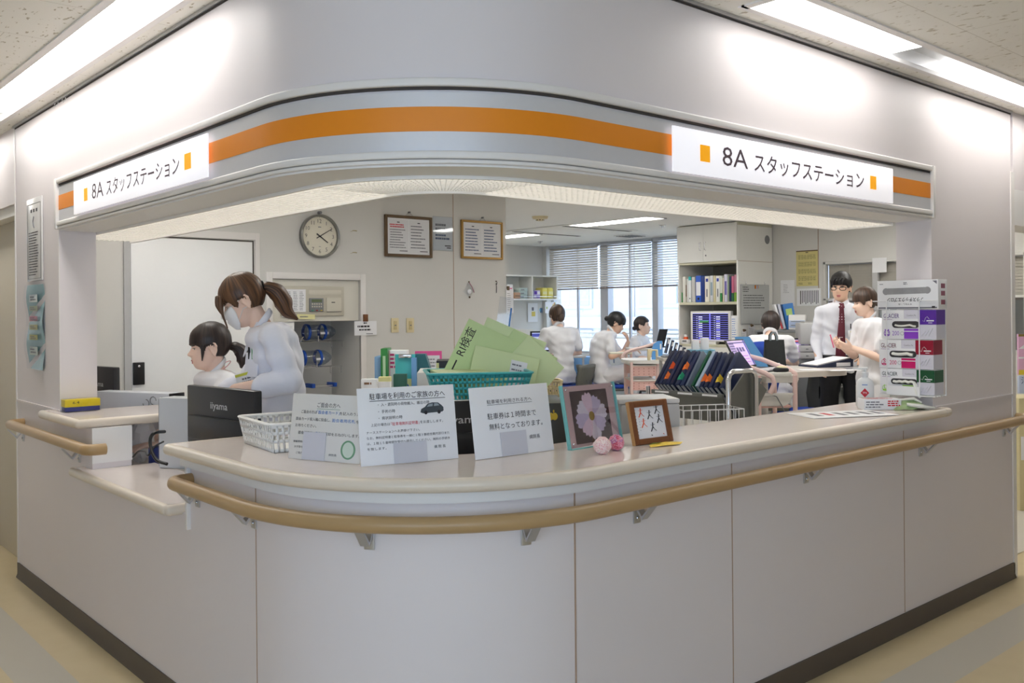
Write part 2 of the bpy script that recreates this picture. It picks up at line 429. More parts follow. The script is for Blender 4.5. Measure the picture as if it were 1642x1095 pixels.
# inner rooms: back wall with the clock, deep bay behind it, far walls
YB, XC = 3.95, 3.80
b = MB()
NX0, NX1, NZ1 = PY(436, 443, YB).x, PY(577, 447, YB).x, PY(505, 448, YB).z    # opening of the niche
b.bb((TW, YB, 0), (NX0, YB + .12, ICEIL), m_wall_in); b.bb((NX1, YB, 0), (XC, YB + .12, ICEIL), m_wall_in)
b.bb((NX0, YB, NZ1), (NX1, YB + .12, ICEIL), m_wall_in); b.bb((NX0, YB, 0), (NX1, YB + .12, .8), m_wall_in)
b.bb((NX0 - .02, YB + .42, .7), (NX1 + .02, YB + .44, NZ1 + .1), m_wall_in); b.bb((NX0 - .02, YB + .12, .7), (NX0, YB + .42, NZ1 + .1), m_wall_in)
b.bb((NX1, YB + .12, .7), (NX1 + .02, YB + .42, NZ1 + .1), m_wall_in); b.bb((NX0, YB + .12, NZ1), (NX1, YB + .42, NZ1 + .02), m_wall_in); b.bb((NX0, YB + .12, .78), (NX1, YB + .42, .8), m_wall_in)
b.bb((XC - .12, YB + .12, 0), (XC, 8.25, ICEIL), m_wall_in)
xs = PY(727, 400, YB).x
b.bb((xs - .003, YB - .001, 0), (xs + .003, YB, ICEIL), m_seam)
struct(b.build('wall_back'))
# pale frame round the niche
b = MB()
for lo, hi in (((NX0 - .045, 0.7), (NX0, NZ1 + .045)), ((NX1, 0.7), (NX1 + .045, NZ1 + .045)), ((NX0, NZ1), (NX1, NZ1 + .045))):
    b.bb((lo[0], YB - .012, lo[1]), (hi[0], YB + .01, hi[1]), m_trim, .003)
struct(b.build('trim_7'))
YS = 8.15; XW = 8.15
b = MB(); b.bb((XC, YS, 0), (XW + .3, YS + .1, ICEIL), m_wall_in); struct(b.build('wall_bay'))
XK = 7.9
b = MB()
WY0, WY1, WZ0, WZ1 = 1.35, PX(1321, 500, XK).y, 1.0, PX(1321, 420, XK).z         # inner window in the right far wall
b.bb((XK, -.2, 0), (XK + .1, WY0, ICEIL), m_wall_in); b.bb((XK, WY1, 0), (XK + .1, 4.05, ICEIL), m_wall_in)
b.bb((XK, WY0, 0), (XK + .1, WY1, WZ0), m_wall_in); b.bb((XK, WY0, WZ1), (XK + .1, WY1, ICEIL), m_wall_in)
ys = PX(1312, 380, XK).y; b.bb((XK - .002, ys - .004, 0), (XK, ys + .004, ICEIL), m_seam)
struct(b.build('wall_far_right'))
b = MB(); b.bb((X2, TW, 0), (X2 + .02, TW + .02, ICEIL), m_wall_in); b.bb((4.75, .0, 0), (XK, TW, ICEIL), m_wall_in); struct(b.build('wall_side'))
b = MB(); b.bb((XK + .02, 4.05, 0), (XW + .3, 4.15, ICEIL), m_wall_in); struct(b.build('wall_return'))
# ------------------------------------------------------------------ counters and rails
ZT, ZU = .965, .925
m_pale = mat('pale_apron', (226, 224, 222), .4, var=.01)
o = thing('reception_counter', 'pale pink curved reception counter base rounding the corner below the long worktop', 'counter')
b = MB(); sweep(b, wall_path(1.275, X1), rect(-TW * .8, 0, 0, .893), m_wall)
for kind, px in (('x', 411), ('y', 922), ('y', 1174), ('y', 1450)):
    if kind == 'x': y = PX(px, 880, 0).y; b.bb((-.0015, y - .002, .085), (.002, y + .002, .893), m_seam)
    else: x = PY(px, 880, 0).x; b.bb((x - .002, -.0015, .085), (x + .002, .002, .893), m_seam)
b.build('front_panel', o)
b = MB(); sweep(b, wall_path(1.285, X1), rect(-.1, .03, .893, ZU), m_pale); b.build('apron', o)
b = MB(); b.bb((-.014, 1.268, .665), (.012, 1.285, .925), m_trim, .003); b.build('corner_bead', o)

def worktop_profile(d0, d1, z0, z1): return rrect(d0, d1, z0, z1, .0195, 5)
o = thing('worktop', 'long curved pale worktop along the top of the reception counter', 'worktop')
b = MB(); sweep(b, wall_path(1.345, X1), rect(-.38, .045, ZU + .002, ZT), m_top)
b.poly([(X1, -.045, ZT), (3.03, -.045, ZT), (3.03, -.002, ZT), (X1, -.002, ZT)], m_top); b.build('laminate_top', o)
b = MB(); sweep(b, wall_path(1.345, X1), worktop_profile(.02, .066, ZU, ZT + .0004), m_edge)
b.bb((X1 - .002, -.066, ZU), (3.045, -.001, ZT + .0004), m_edge, .019, seg=4)
b.bb((-.066, 1.320, ZU), (.36, 1.362, ZT + .0004), m_edge, .019, seg=4); b.build('edge_band', o)

o = thing('worktop', 'low pale side counter top below the left opening, lower than its neighbours', 'worktop')
b = MB(); b.bb((-.045, 1.36, .717), (.27, 2.352, .745), m_top); b.bb((-.045, 2.352, .717), (-.0025, 2.47, .745), m_top); b.build('laminate_top', o)
b = MB(); b.bb((-.066, 1.35, .706), (-.03, 2.49, .7455), m_edge, .018, seg=4); b.bb((-.06, 1.335, .706), (.26, 1.372, .7455), m_edge, .018, seg=4); b.build('edge_band', o)

o = thing('worktop', 'small raised counter top at the far left holding a yellow box', 'worktop')
b = MB(); b.bb((-.045, 2.39, ZU + .002), (.46, Y1 - .002, ZT), m_top); b.bb((-.045, Y1 - .002, ZU + .002), (-.007, 2.97, ZT), m_top); b.build('laminate_top', o)
b = MB(); b.bb((-.066, 2.37, ZU), (-.03, 2.98, ZT + .0004), m_edge, .019, seg=4); b.bb((-.066, 2.368, ZU), (.48, 2.405, ZT + .0004), m_edge, .019, seg=4); b.build('edge_band', o)

RZc, RD = .843, .075
def arc_at(px):
    best = None
    for i in range(901):
        a = math.pi / 2 * i / 900
        q = Vector((R0 - R0 * math.cos(a), R0 - R0 * math.sin(a), .8)); d = (q - CAM).dot(FWD); x = CX + (q - CAM).dot(RGT) / d * FPX
        if best is None or abs(x - px) < best[0]: best = (abs(x - px), ((q.x, q.y), (-math.cos(a), -math.sin(a))))
    return best[1]
def bracket(root, p):
    (x, y), (nx, ny) = p
    M = T((x, y, 0)) @ Matrix(((-ny, -nx, 0, 0), (nx, -ny, 0, 0), (0, 0, 1, 0), (0, 0, 0, 1)))   # local -Y points out of the wall
    k = MB(); k.bb((-.016, -.005, .755), (.016, 0, .832), m_alu, .002, M)
    prof = [(-.003, .822), (-.034, .783), (-.075, .826), (-.075, .819), (-.034, .772), (-.003, .810)]
    vs = [(sx, d, z) for sx in (-.014, .014) for d, z in prof]; n = 6
    k.add(vs, [(i, (i + 1) % n, n + (i + 1) % n, n + i) for i in range(n)] + [(5, 4, 1, 0), (4, 3, 2, 1), (6, 7, 10, 11), (7, 8, 9, 10)], m_alu, M)
    k = k.build('bracket', root)
    q = MB(); q.ell((0, -.007, .772), (.0065, .004, .0065), m_chrome, 12, 8, M); q.build('bolt', k)
def rail(name, label, pts, brackets):
    o = thing(name, label, 'handrail')
    b = MB(); b.tube(pts, .024, m_rail, 16, flat=1.0); b.build('rail', o)
    for p in brackets: bracket(o, p)
    return o
pth = [off(p, RD) + (RZc,) for p in wall_path(1.22, X2 + .04, 40)]
y0 = 1.22
pts = [(-.005, y0 - .05, RZc), (-.045, y0 - .045, RZc), (-.068, y0 - .02, RZc)] + [(-RD, y0, RZc)] + pth[1:-1] + [(X2 - .01 + .04 * math.sin(t), -RD + .04 - .04 * math.cos(t), RZc) for t in [math.pi / 2 * k / 6 for k in range(7)]] + [(X2 + .03, -.0075, RZc)]
pts = [(-.001, y0 + .035, RZc)] + [(-RD + .04 - .04 * math.sin(t), y0 - .005 + .04 * math.cos(t), RZc) for t in [math.pi / 2 * k / 6 for k in range(7)]] + pts[4:]
br = [((0, PX(px, 815, 0).y), (-1, 0)) for px in (318, 408)] + [arc_at(590), arc_at(840)] + [((PY(px, 790, 0).x, 0), (0, -1)) for px in (1020, 1292, 1476, 1610)]
rail('handrail', 'long tan handrail curving round the front of the reception counter', pts, br)
ya, yb = PX(140, 715, -RD).y, PX(14, 683, -RD).y
zq = RZc + .012
pts = [(-.001, ya, zq)] + [(-RD + .04 - .04 * math.sin(t), ya + .04 - .04 * math.cos(t), zq) for t in [math.pi / 2 * k / 6 for k in range(7)]] + [(-RD + .04 - .04 * math.cos(t), yb - .04 + .04 * math.sin(t), zq) for t in [math.pi / 2 * k / 6 for k in range(7)]] + [(-.001, yb, zq)]
o = rail('handrail', 'short tan handrail on the wall below the yellow box at far left', pts, [])
for px in (38, 128):
    y = PX(px, 715, 0).y; bracket(o, ((0, y), (-1, 0)))

# ------------------------------------------------------------------ lit name signs on the frieze
m_sign = mat('lit_sign_white', (252, 250, 255), .35, var=0, emit=.5)
m_sq = mat('sign_amber', (252, 172, 8), .4, var=0, emit=.4)
m_sgtxt = mat('sign_letters', (92, 76, 84), .5, var=0)
SIGN_CH = '8Aスタッフステーション'
def name_sign(label, fn, tl, tr, bl, br_, sq1, sq2, tx, rz):
    P = [fn(*q) for q in (tl, tr, bl, br_)]
    c = (P[0] + P[1] + P[2] + P[3]) / 4
    w = ((P[1] - P[0]).length + (P[3] - P[2]).length) / 2; h = (P[0] - P[2]).length
    ax = Vector((math.cos(rz), math.sin(rz), 0))
    n = Vector((math.sin(rz), -math.cos(rz), 0))
    o = thing('name_sign', label, 'sign', c + n * .008, rz)
    u = lambda px, py: (fn(px, py) - c).dot(ax)
    b = MB(); b.bb((-w / 2, -.006, -h / 2), (w / 2, 0, h / 2), m_sign, .001)
    y = -.0066
    for a, z in (sq1, sq2):
        x0, x1 = u(a[0], a[1]), u(a[2], a[1])
        b.poly([(x0, y, -.028), (x1, y, -.028), (x1, y, .028), (x0, y, .028)], m_sq)
    x0, x1 = u(*tx[0]), u(*tx[1])
    hA = .066; t8 = text_geo('8A', -.003); wt = (x1 - x0)
    b.text('8A', m_sgtxt, x0, -hA / 2 + .003, hA, wt * .155, y, thin=.0)
    b.text('スタッフステーション', m_sgtxt, x0 + wt * .195, -hA / 2 - .002, .068, wt * .805, y, thin=.006)
    b.build('panel', o)
    return o
f0 = lambda px, py: PY(px, py, -.012)
name_sign('right hand white lit sign with dark lettering and two amber squares', f0, (1074, 202), (1427, 271), (1074, 275), (1427, 327), ((1117, 248, 1133), 0), ((1390, 295, 1400), 0), ((1153, 255), (1380, 290)), 0)
f1 = lambda px, py: PX(px, py, -.012)
name_sign('left hand white lit sign with dark lettering and two amber squares', f1, (123.2, 292.7), (338.5, 213.9), (123.7, 344.4), (339, 284.1), ((140, 315, 146), 0), ((302, 262, 313), 0), ((153, 310), (294, 265)), -math.pi / 2)

# louvred strip light behind the frieze
m_louv = mat('lit_louvre', (255, 250, 242), .5, var=0, emit=1.8)
m_lframe = mat('cream_louvre_frame', (250, 248, 244), .5, var=.02)
o = thing('strip_light', 'curved louvred strip light just inside the frieze over the counter', 'light')
LP = wall_path(3.2, 2.955, 36)
b = MB(); sweep(b, LP, rect(-.455, -.185, 1.845, 1.85), m_louv); b.build('diffuser', o)
b = MB(); sweep(b, LP, rect(-.475, -.455, 1.815, 1.95), m_lframe); sweep(b, LP, rect(-.185, -.172, 1.822, 1.95), m_lframe); sweep(b, LP, rect(-.475, -.172, 1.945, 1.955), m_lframe)
b.bb((2.955, .172, 1.815), (2.965, .475, 1.95), m_lframe, .003); b.build('housing', o)
b = MB()
for d in [-.185 - .027 * i for i in range(1, 10)]: sweep(b, LP, rect(d - .0012, d + .0012, 1.822, 1.845), m_lframe, caps=False)
def blade(p):
    a = off(p, -.185); c = off(p, -.455); t = Vector((-p[1][1], p[1][0], 0)) * .0012
    q = [Vector(a + (0,)) - t, Vector(c + (0,)) - t, Vector(c + (0,)) + t, Vector(a + (0,)) + t]
    b.add([(v.x, v.y, z) for z in (1.824, 1.845) for v in q], [(0, 1, 5, 4), (2, 3, 7, 6), (3, 2, 1, 0)], m_lframe)
y = 3.18
while y > R0: blade(((0, y), (-1, 0))); y -= .027
for i in range(41): a = math.pi / 2 * i / 40; blade(((R0 - R0 * math.cos(a), R0 - R0 * math.sin(a)), (-math.cos(a), -math.sin(a))))
x = R0 + .027
while x < 2.94: blade(((x, 0), (0, -1))); x += .027
b.build('louvre', o)

# ceiling lights of the inner room (two are seen, the unseen group is added to brighten the station)
m_panel = mat('lit_ceiling_panel', (255, 252, 246), .5, var=0, emit=13)
def ceil_light(cx, cy, lx, ly, label, group=None):
    o = thing('ceiling_light', label, 'light', (cx, cy, ICEIL), 0, group)
    b = MB(); t = .02
    for lo, hi in (((-lx, -ly), (-lx + t, ly)), ((lx - t, -ly), (lx, ly)), ((-lx, -ly), (lx, -ly + t)), ((-lx, ly - t), (lx, ly))):
        b.bb((lo[0], lo[1], -.008), (hi[0], hi[1], 0), m_white)
    b.build('frame', o)
    b = MB(); b.bb((-lx + t, -ly + t, -.004), (lx - t, ly - t, -.001), m_panel); b.build('diffuser', o)
ceil_light(6.18, 4.90, .16, .60, 'long lit ceiling panel in front of the window blinds')
ceil_light(6.50, 7.15, .16, .60, 'lit ceiling panel half hidden behind the corner of the clock wall')
ceil_light(.75, 2.95, .15, .40, 'short ceiling panel hidden above the frieze near the white door')
for x, y in ((5.6, 3.15), (1.9, 2.2), (3.6, 1.6), (5.3, 1.6), (7.0, 1.9)):
    ceil_light(x, y, .16, .5 if x < 5 else .7, 'long ceiling panel hidden above the frieze inside the station', 'ceiling panels hidden behind the frieze')
# ------------------------------------------------------------------ fittings of the walls
def glass_mat(name, tint=(255, 255, 255), refl=.08):
    m = bpy.data.materials.new(name); m.use_nodes = True; N = m.node_tree.nodes; L = m.node_tree.links
    N.remove(N['Principled BSDF']); out = N['Material Output']
    t = N.new('ShaderNodeBsdfTransparent'); t.inputs[0].default_value = lin(tint)
    g = N.new('ShaderNodeBsdfGlossy'); g.inputs['Roughness'].default_value = .03
    fr = N.new('ShaderNodeLayerWeight'); fr.inputs[0].default_value = .35
    ma = N.new('ShaderNodeMath'); ma.operation = 'MULTIPLY_ADD'; ma.inputs[1].default_value = .22; ma.inputs[2].default_value = refl; ma.use_clamp = True
    mx = N.new('ShaderNodeMixShader')
    L.new(fr.outputs['Fresnel'], ma.inputs[0]); L.new(ma.outputs[0], mx.inputs[0]); L.new(t.outputs[0], mx.inputs[1]); L.new(g.outputs[0], mx.inputs[2]); L.new(mx.outputs[0], out.inputs[0])
    return m
m_glass = glass_mat('clear_glass', refl=.03)
m_film = glass_mat('clear_film', (246, 248, 250), .03)
m_paper = mat('white_paper', (238, 238, 240), .6, var=.01)
m_door = mat('white_door', (246, 246, 245), .4, var=.01)
m_grey = mat('light_grey_steel', (190, 190, 190), .4, var=.03)
m_mid = mat('mid_grey', (128, 130, 132), .5, var=.04)
m_beige = mat('beige_plastic', (212, 206, 190), .45, var=.02)
m_cream = mat('cream_plastic', (226, 212, 172), .4, var=.02)
m_red = mat('red_ink', (206, 44, 60), .6, var=0)
m_blueink = mat('blue_ink', (46, 116, 196), .6, var=0)
m_greyink = mat('grey_ink', (120, 120, 128), .7, var=0)
m_wood = mat('dark_frame_wood', (104, 82, 58), .4, var=.15, vscale=30)
m_gold = mat('gold_frame', (176, 138, 76), .35, metal=.5, var=.1)

def inklines(mb, x0, x1, z0, z1, n, m, y, fill=.9, seed=1, M=None, wmin=.006, lh=.55):
    """rows of word-like strokes"""
    r = random.Random(seed); st = (z1 - z0) / n
    for i in range(n):
        z = z1 - st * (i + .5); h = st * lh / 2; x = x0 + r.random() * .05 * (x1 - x0); xe = x0 + (x1 - x0) * (fill - r.random() * .3)
        while x < xe:
            w = wmin * (1 + r.random() * 2.5); e = min(x + w, xe)
            mb.poly([(x, y, z - h), (e, y, z - h), (e, y, z + h), (x, y, z + h)], m, M); x = e + wmin * .5

def wall_thing(name, label, cat, fn, rz, tl, br, gap=.002, group=None):
    """a thing hung on a wall from its picture corners: empty at its centre, local -Y out of the wall"""
    a, b = fn(*tl), fn(*br); c = (a + b) / 2
    ax = Vector((math.cos(rz), math.sin(rz), 0)); n = Vector((math.sin(rz), -math.cos(rz), 0))
    o = thing(name, label, cat, c + n * gap, rz, group)
    return o, abs((b - a).dot(ax)), abs(a.z - b.z)
fB = lambda px, py: PY(px, py, YB)

# big white door in the back wall
DX0, DX1, DZ = fB(209, 380).x, fB(404, 386).x, fB(320, 384).z
b = MB(); b.bb((DX0, YB - .006, .01), (DX1, YB + .02, DZ - .004), m_door, .002); d1 = struct(b.build('door_1'))
b = MB(); b.bb((DX0 + .004, YB - .02, fB(219, 617).z), (DX0 + .075, YB - .006, fB(219, 581).z), m_black, .004); b.ell((DX0 + .04, YB - .021, fB(219, 587).z), (.008, .004, .008), m_chrome); b.build('door_lock', d1)
b = MB(); b.bb((DX0 - .045, YB - .016, 0), (DX0 - .006, YB, DZ + .06), m_grey); b.bb((DX1 + .018, YB - .014, 0), (DX1 + .05, YB, DZ + .06), m_trim); b.bb((DX0 - .006, YB - .0135, DZ + .012), (DX1 + .018, YB, DZ + .0595), m_trim)
b.bb((DX1 + .003, YB - .0012, 0), (DX1 + .012, YB, DZ), m_dark); b.bb((DX0, YB - .001, DZ), (DX1 + .012, YB, DZ + .008), m_dark); struct(b.build('trim_8'))

# doors at both ends of the corridor walls
b = MB(); b.bb((.10, Y2 + .03, 0), (.14, Y2 + 1.1, 2.0), mat('beige_door', (204, 196, 178), .5, var=.02), .003)
b.bb((.09, Y2 + .20, .95), (.10, Y2 + .32, 1.9), m_trim, .003); b.bb((.088, Y2 + .225, .98), (.0905, Y2 + .295, 1.87), m_mid); struct(b.build('door_2'))
b = MB(); b.bb((.02, Y2 + .006, 1.985), (TW, Y2 + 1.12, 2.04), m_trim); b.bb((.0, Y2 + .006, 2.04), (TW, Y2 + 1.12, CEIL), m_wall); b.bb((0, Y2 + 1.1, 0), (TW, Y2 + 3.5, CEIL), m_wall); struct(b.build('wall_left_far'))
b = MB(); b.bb((X2 + .03, .0, 2.05), (4.75, TW, CEIL), m_wall); b.bb((X2 + .03, -.006, 1.86), (4.75, TW, 2.05), m_white); struct(b.build('wall_right_far'))

# clock
c = fB(511, 379); R = .150
o = thing('wall_clock', 'round grey rimmed wall clock on the back wall showing ten past four', 'clock', c + Vector((0, -.002, 0)))
b = MB(); b.lathe([(0, .0005), (R - .014, .0008), (R - .008, .032), (R, .036), (R + .006, .03), (R + .006, 0)], mat('clock_rim', (138, 138, 134), .3, metal=.6), 48, RX(90)); b.build('rim', o)
b = MB(); b.poly([((R - .006) * math.cos(k * math.pi / 24), -.012, (R - .006) * math.sin(k * math.pi / 24)) for k in range(48)], mat('clock_face', (232, 226, 208), .5, var=.01))
for k in range(12):
    a = math.radians(30 * (k + 1)); t = str(k + 1)
    b.text(t, m_ink, R * .72 * math.sin(a), R * .72 * math.cos(a) - .013, .027, None, -.013, 'c', thin=-.008)
for k in range(60):
    M = RY(6 * k); l = .008 if k % 5 == 0 else .004
    b.add([(-.0009, -.013, R * .93 - l), (.0009, -.013, R * .93 - l), (.0009, -.013, R * .93), (-.0009, -.013, R * .93)], [(0, 1, 2, 3)], m_ink, M)
b.bb((-.012, -.0132, R * .42), (.012, -.013, R * .42 + .005), m_greyink); b.bb((-.008, -.0132, -R * .5), (.008, -.013, -R * .5 + .003), m_greyink); b.build('face', o)
for ang, l, w in ((60, .115, .006), (124, .078, .009)):
    b = MB(); b.add([(-w / 2, -.017, -.03), (w / 2, -.017, -.03), (w / 3, -.017, l), (-w / 3, -.017, l), (-w / 2, -.015, -.03), (w / 2, -.015, -.03), (w / 3, -.015, l), (-w / 3, -.015, l)],
                [(0, 1, 2, 3), (7, 6, 5, 4), (0, 4, 5, 1), (1, 5, 6, 2), (2, 6, 7, 3), (3, 7, 4, 0)], m_ink, RY(ang)); b.build('hand', o)
b = MB(); b.cyl((0, -.03, R + .018), (0, 0, R + .018), .011, m_mid, 14); b.build('hook', o)

def picture(label, tl, br, mf, fw, ink, red=False, hook=True):
    o, w, h = wall_thing('picture_frame', label, 'picture', fB, 0, tl, br)
    b = MB()
    for lo, hi in (((-w / 2, -h / 2), (-w / 2 + fw, h / 2)), ((w / 2 - fw, -h / 2), (w / 2, h / 2)), ((-w / 2 + fw, -h / 2), (w / 2 - fw, -h / 2 + fw)), ((-w / 2 + fw, h / 2 - fw), (w / 2 - fw, h / 2))):
        b.bb((lo[0], -.024, lo[1]), (hi[0], 0, hi[1]), mf, .004)
    b.build('frame', o)
    b = MB(); a = w / 2 - fw; q = h / 2 - fw
    b.bb((-a, -.012, -q), (a, -.004, q), m_paper)
    for s in (-1, 1):
        x0, x1 = (-a + .015, -.008) if s < 0 else (.008, a - .015)
        b.add([(x, -.0125, z) for x, z in ((x0 - .004, -q + .012), (x1 + .004, -q + .012), (x1 + .004, q - .012), (x0 - .004, q - .012))], [(0, 1, 2, 3)], mat('inset_paper', (230, 230, 232), .6, var=.01))
        xm = (x0 + x1) / 2
        b.bb((xm - .012, -.0135, q - .035), (xm + .012, -.013, q - .028), m_ink)
        if red and s < 0: inklines(b, x0 + .005, x1 - .005, q - .075, q - .043, 2, m_red, -.0135, .95, 3, wmin=.005)
        inklines(b, x0 + .006, x1 - .004, -q + .04, q - (.08 if red and s < 0 else .045), 8, ink, -.0135, .9, 5 + s, wmin=.004, lh=.35)
        b.bb((xm + .01, -.0135, -q + .022), (x1 - .004, -.013, -q + .027), m_ink)
    b.build('print', o)
    if hook:
        b = MB(); b.cyl((.01, -.02, h / 2 + .028), (.01, .002, h / 2 + .028), .007, m_mid, 10); b.tube([(-.03, -.004, h / 2 - .004), (.01, -.012, h / 2 + .03), (.05, -.004, h / 2 - .004)], .0012, m_mid, 5); b.build('hook', o)
    return o
picture('dark brown framed notice with a red heading on the back wall', (614.9, 343.5), (690.8, 414), m_wood, .022, m_greyink, True)
picture('gold framed notice on the back wall near its corner', (737.5, 352), (804, 417), m_gold, .018, mat('slate_ink', (70, 90, 130), .7, var=0))
o, w, h = wall_thing('notice', 'clear pocketed paper notice taped between the two framed notices', 'notice', fB, 0, (694, 347), (725, 402))
b = MB(); b.bb((-w / 2, -.002, -h / 2), (w / 2, 0, h / 2), m_paper); inklines(b, -w / 2 + .02, w / 2 - .01, h * .08, h * .32, 2, m_greyink, -.0025); inklines(b, -w / 2 + .02, w / 2 - .01, -h * .2, 0, 2, mat('slate_ink'), -.0025); b.bb((w * .1, -.0027, -h * .38), (w * .42, -.0024, -h * .35), m_ink); b.bb((w * .2, -.0027, -h * .44), (w * .42, -.0024, -h * .41), m_ink); b.build('sheet', o)
b = MB(); b.bb((-w / 2 - .006, -.0042, -h / 2 - .006), (w / 2 + .006, -.0035, h / 2 + .004), m_film); b.build('pocket', o)
# scars left by tape
m_scar = mat('torn_wall_patch', (176, 164, 132), .8, var=.2, vscale=80)
for (px, py), lab in (((566, 370), 'upper one of two torn tape scars right of the clock'), ((566, 405), 'lower one of two torn tape scars right of the clock')):
    c = fB(px, py); b = MB()
    b.poly([(-.012, 0, -.004), (-.002, 0, .004), (.018, 0, .006), (.036, 0, .003), (.032, 0, -.004), (.008, 0, -.002)], m_scar); b.poly([(-.03, 0, -.008), (-.01, 0, -.003), (-.008, 0, -.007)], m_scar)
    tag(b.build('tape_scar', loc=(c.x, YB - .0012, c.z)), lab, 'tape mark')
# switches
for px, lab in ((632.5, 'left one of two cream wall switch plates on the back wall'), (657, 'right one of two cream wall switch plates on the back wall')):
    o, w, h = wall_thing('wall_switch', lab, 'switch', fB, 0, (px - 6, 510), (px + 6, 533))
    b = MB(); b.bb((-w / 2, -.008, -h / 2), (w / 2, 0, h / 2), m_cream, .003); b.build('plate', o)
    b = MB(); b.bb((-w * .22, -.011, -h * .3), (w * .22, -.007, h * .3), mat('switch_rocker', (208, 190, 140), .4, var=.05), .002); b.bb((-w * .1, -.012, -.004), (w * .12, -.0105, .004), m_greyink); b.build('rocker', o)
# small zip bag and black string on hooks
c = fB(751, 465); o = thing('zip_bag', 'small clear zip bag with a pink strip pinned to the back wall', 'bag', c + Vector((0, -.004, 0)))
b = MB(); b.grid([[(x * .045, -.006 - .006 * math.sin(u * 1.3 + v), z * .05) for u, x in enumerate((-1, -.3, .3, 1))] for v, z in enumerate((-1, -.3, .3, 1))], m_film, RY(38)); b.ell((.002, -.008, -.012), (.022, .006, .02), m_paper, 10, 8); b.build('bag', o)
b = MB(); b.tube([(.0, -.01, .06), (.03, -.012, .02), (.05, -.01, -.02)], .004, mat('pink_strip', (196, 150, 160), .5), 6); b.build('zip_strip', o)
b = MB(); b.ell((.0, -.006, .066), (.006, .006, .006), m_wood, 8, 6); b.build('pin', o)
b = MB(); b.ell((.002, -.01, -.058), (.009, .007, .009), m_wood, 8, 6); b.build('pin', o)
c = fB(795, 460); o = thing('black_cord', 'black cord knotted on a hook at the edge of the back wall', 'cord', c)
b = MB(); b.tube([(0, -.006, .045), (.008, -.008, .04), (.005, -.008, .02), (-.006, -.008, .025), (-.002, -.008, .03), (.003, -.008, -.0), (.002, -.006, -.05)], .0025, m_black, 6); b.build('cord', o)
b = MB(); b.cyl((0, -.012, .047), (0, 0, .047), .004, m_wood, 8); b.build('hook', o)

# niche: recessed safe panel above, jars on wire racks below
NC = (NX0 + NX1) / 2
PZB = fB(500, 515).z
o = thing('control_panel', 'beige wall panel with a keypad and paper chart in the upper niche', 'panel', (NC, YB + .02, (PZB + NZ1) / 2))
w, h = NX1 - NX0 - .004, NZ1 - PZB
b = MB(); b.bb((-w / 2, 0, -h / 2), (w / 2, .03, h / 2 - .002), mat('panel_cream', (222, 218, 206), .5, var=.01)); b.build('back_plate', o)
cx0 = lambda px, py: fB(px, py).x - NC; cz0 = lambda px, py: fB(px, py).z - (PZB + NZ1) / 2
b = MB(); b.bb((cx0(451, 500), -.02, cz0(500, 506.5)), (cx0(552, 500), 0, cz0(500, 459)), mat('panel_beige', (196, 190, 174), .45, var=.02), .004); b.bb((cx0(495, 470), -.0215, cz0(500, 473)), (cx0(547, 470), -.019, cz0(500, 465)), m_beige, .001); b.build('panel_body', o)
b = MB(); b.bb((cx0(457, 480), -.0225, cz0(480, 500)), (cx0(490, 480), -.0205, cz0(480, 464)), m_paper)
for k in range(3): inklines(b, cx0(460 + k * 10, 480), cx0(467 + k * 10, 480), cz0(480, 498), cz0(480, 467), 12, m_greyink, -.0228, 1, k, wmin=.004, lh=.35)
b.build('paper_chart', o)
k = MB(); k.bb((cx0(495.5, 490), -.03, cz0(490, 500)), (cx0(518, 490), -.019, cz0(490, 478)), m_mid, .003); k = k.build('keypad', o)
b = MB(); b.bb((cx0(498.5, 490), -.0315, cz0(490, 484.5)), (cx0(515, 490), -.0295, cz0(490, 480)), mat('lcd_green', (104, 116, 84), .3)); b.build('display', k)
for r in range(2):
    for q in range(5):
        x = cx0(499.8 + q * 3.5, 490); z = cz0(490, 487.5 + r * 4.2)
        b = MB(); b.bb((x - .005, -.034, z - .005), (x + .005, -.0295, z + .005), m_beige, .001); b.build('key', k)
for q, cc in enumerate(((70, 150, 120), (150, 40, 40), (206, 176, 70))):
    x = cx0(500 + q * 7, 490); b = MB(); b.bb((x - .008, -.034, cz0(490, 497.8) - .004), (x + .008, -.0295, cz0(490, 497.8) + .004), mat('key_%d' % q, cc, .4), .001); b.build('key', k)
b = MB(); b.bb((cx0(523.5, 490), -.025, cz0(490, 500)), (cx0(547, 490), -.0195, cz0(490, 477)), m_beige, .002); b.bb((cx0(524, 490), -.026, cz0(490, 500.5)), (cx0(547, 490), -.0195, cz0(490, 499.8)), m_ink); b.bb((cx0(531, 490), -.0255, cz0(490, 485.5)), (cx0(531, 490) + .03, -.0248, cz0(490, 485.5) + .006), m_ink); b.build('printer_cover', o)
for (tl, br, lab, m) in (((452, 502.5), (474, 508.5), 'white label strip stuck at the foot of the niche panel', m_paper), ((476, 504), (505, 511.5), 'yellow label strip stuck at the foot of the niche panel', mat('pale_yellow', (232, 226, 168), .6))):
    o = thing('label_strip', lab, 'label', ((fB(*tl).x + fB(*br).x) / 2, YB + .0195, (fB(*tl).z + fB(*br).z) / 2))
    w, h = fB(*br).x - fB(*tl).x, fB(*tl).z - fB(*br).z
    b = MB(); b.bb((-w / 2, -.022, -h / 2), (w / 2, -.0205, h / 2), m, .0005, RY(2)); inklines(b, -w * .35, w * .35, -h * .2, h * .2, 1, m_greyink, -.0225, wmin=.003); b.build('strip', o)
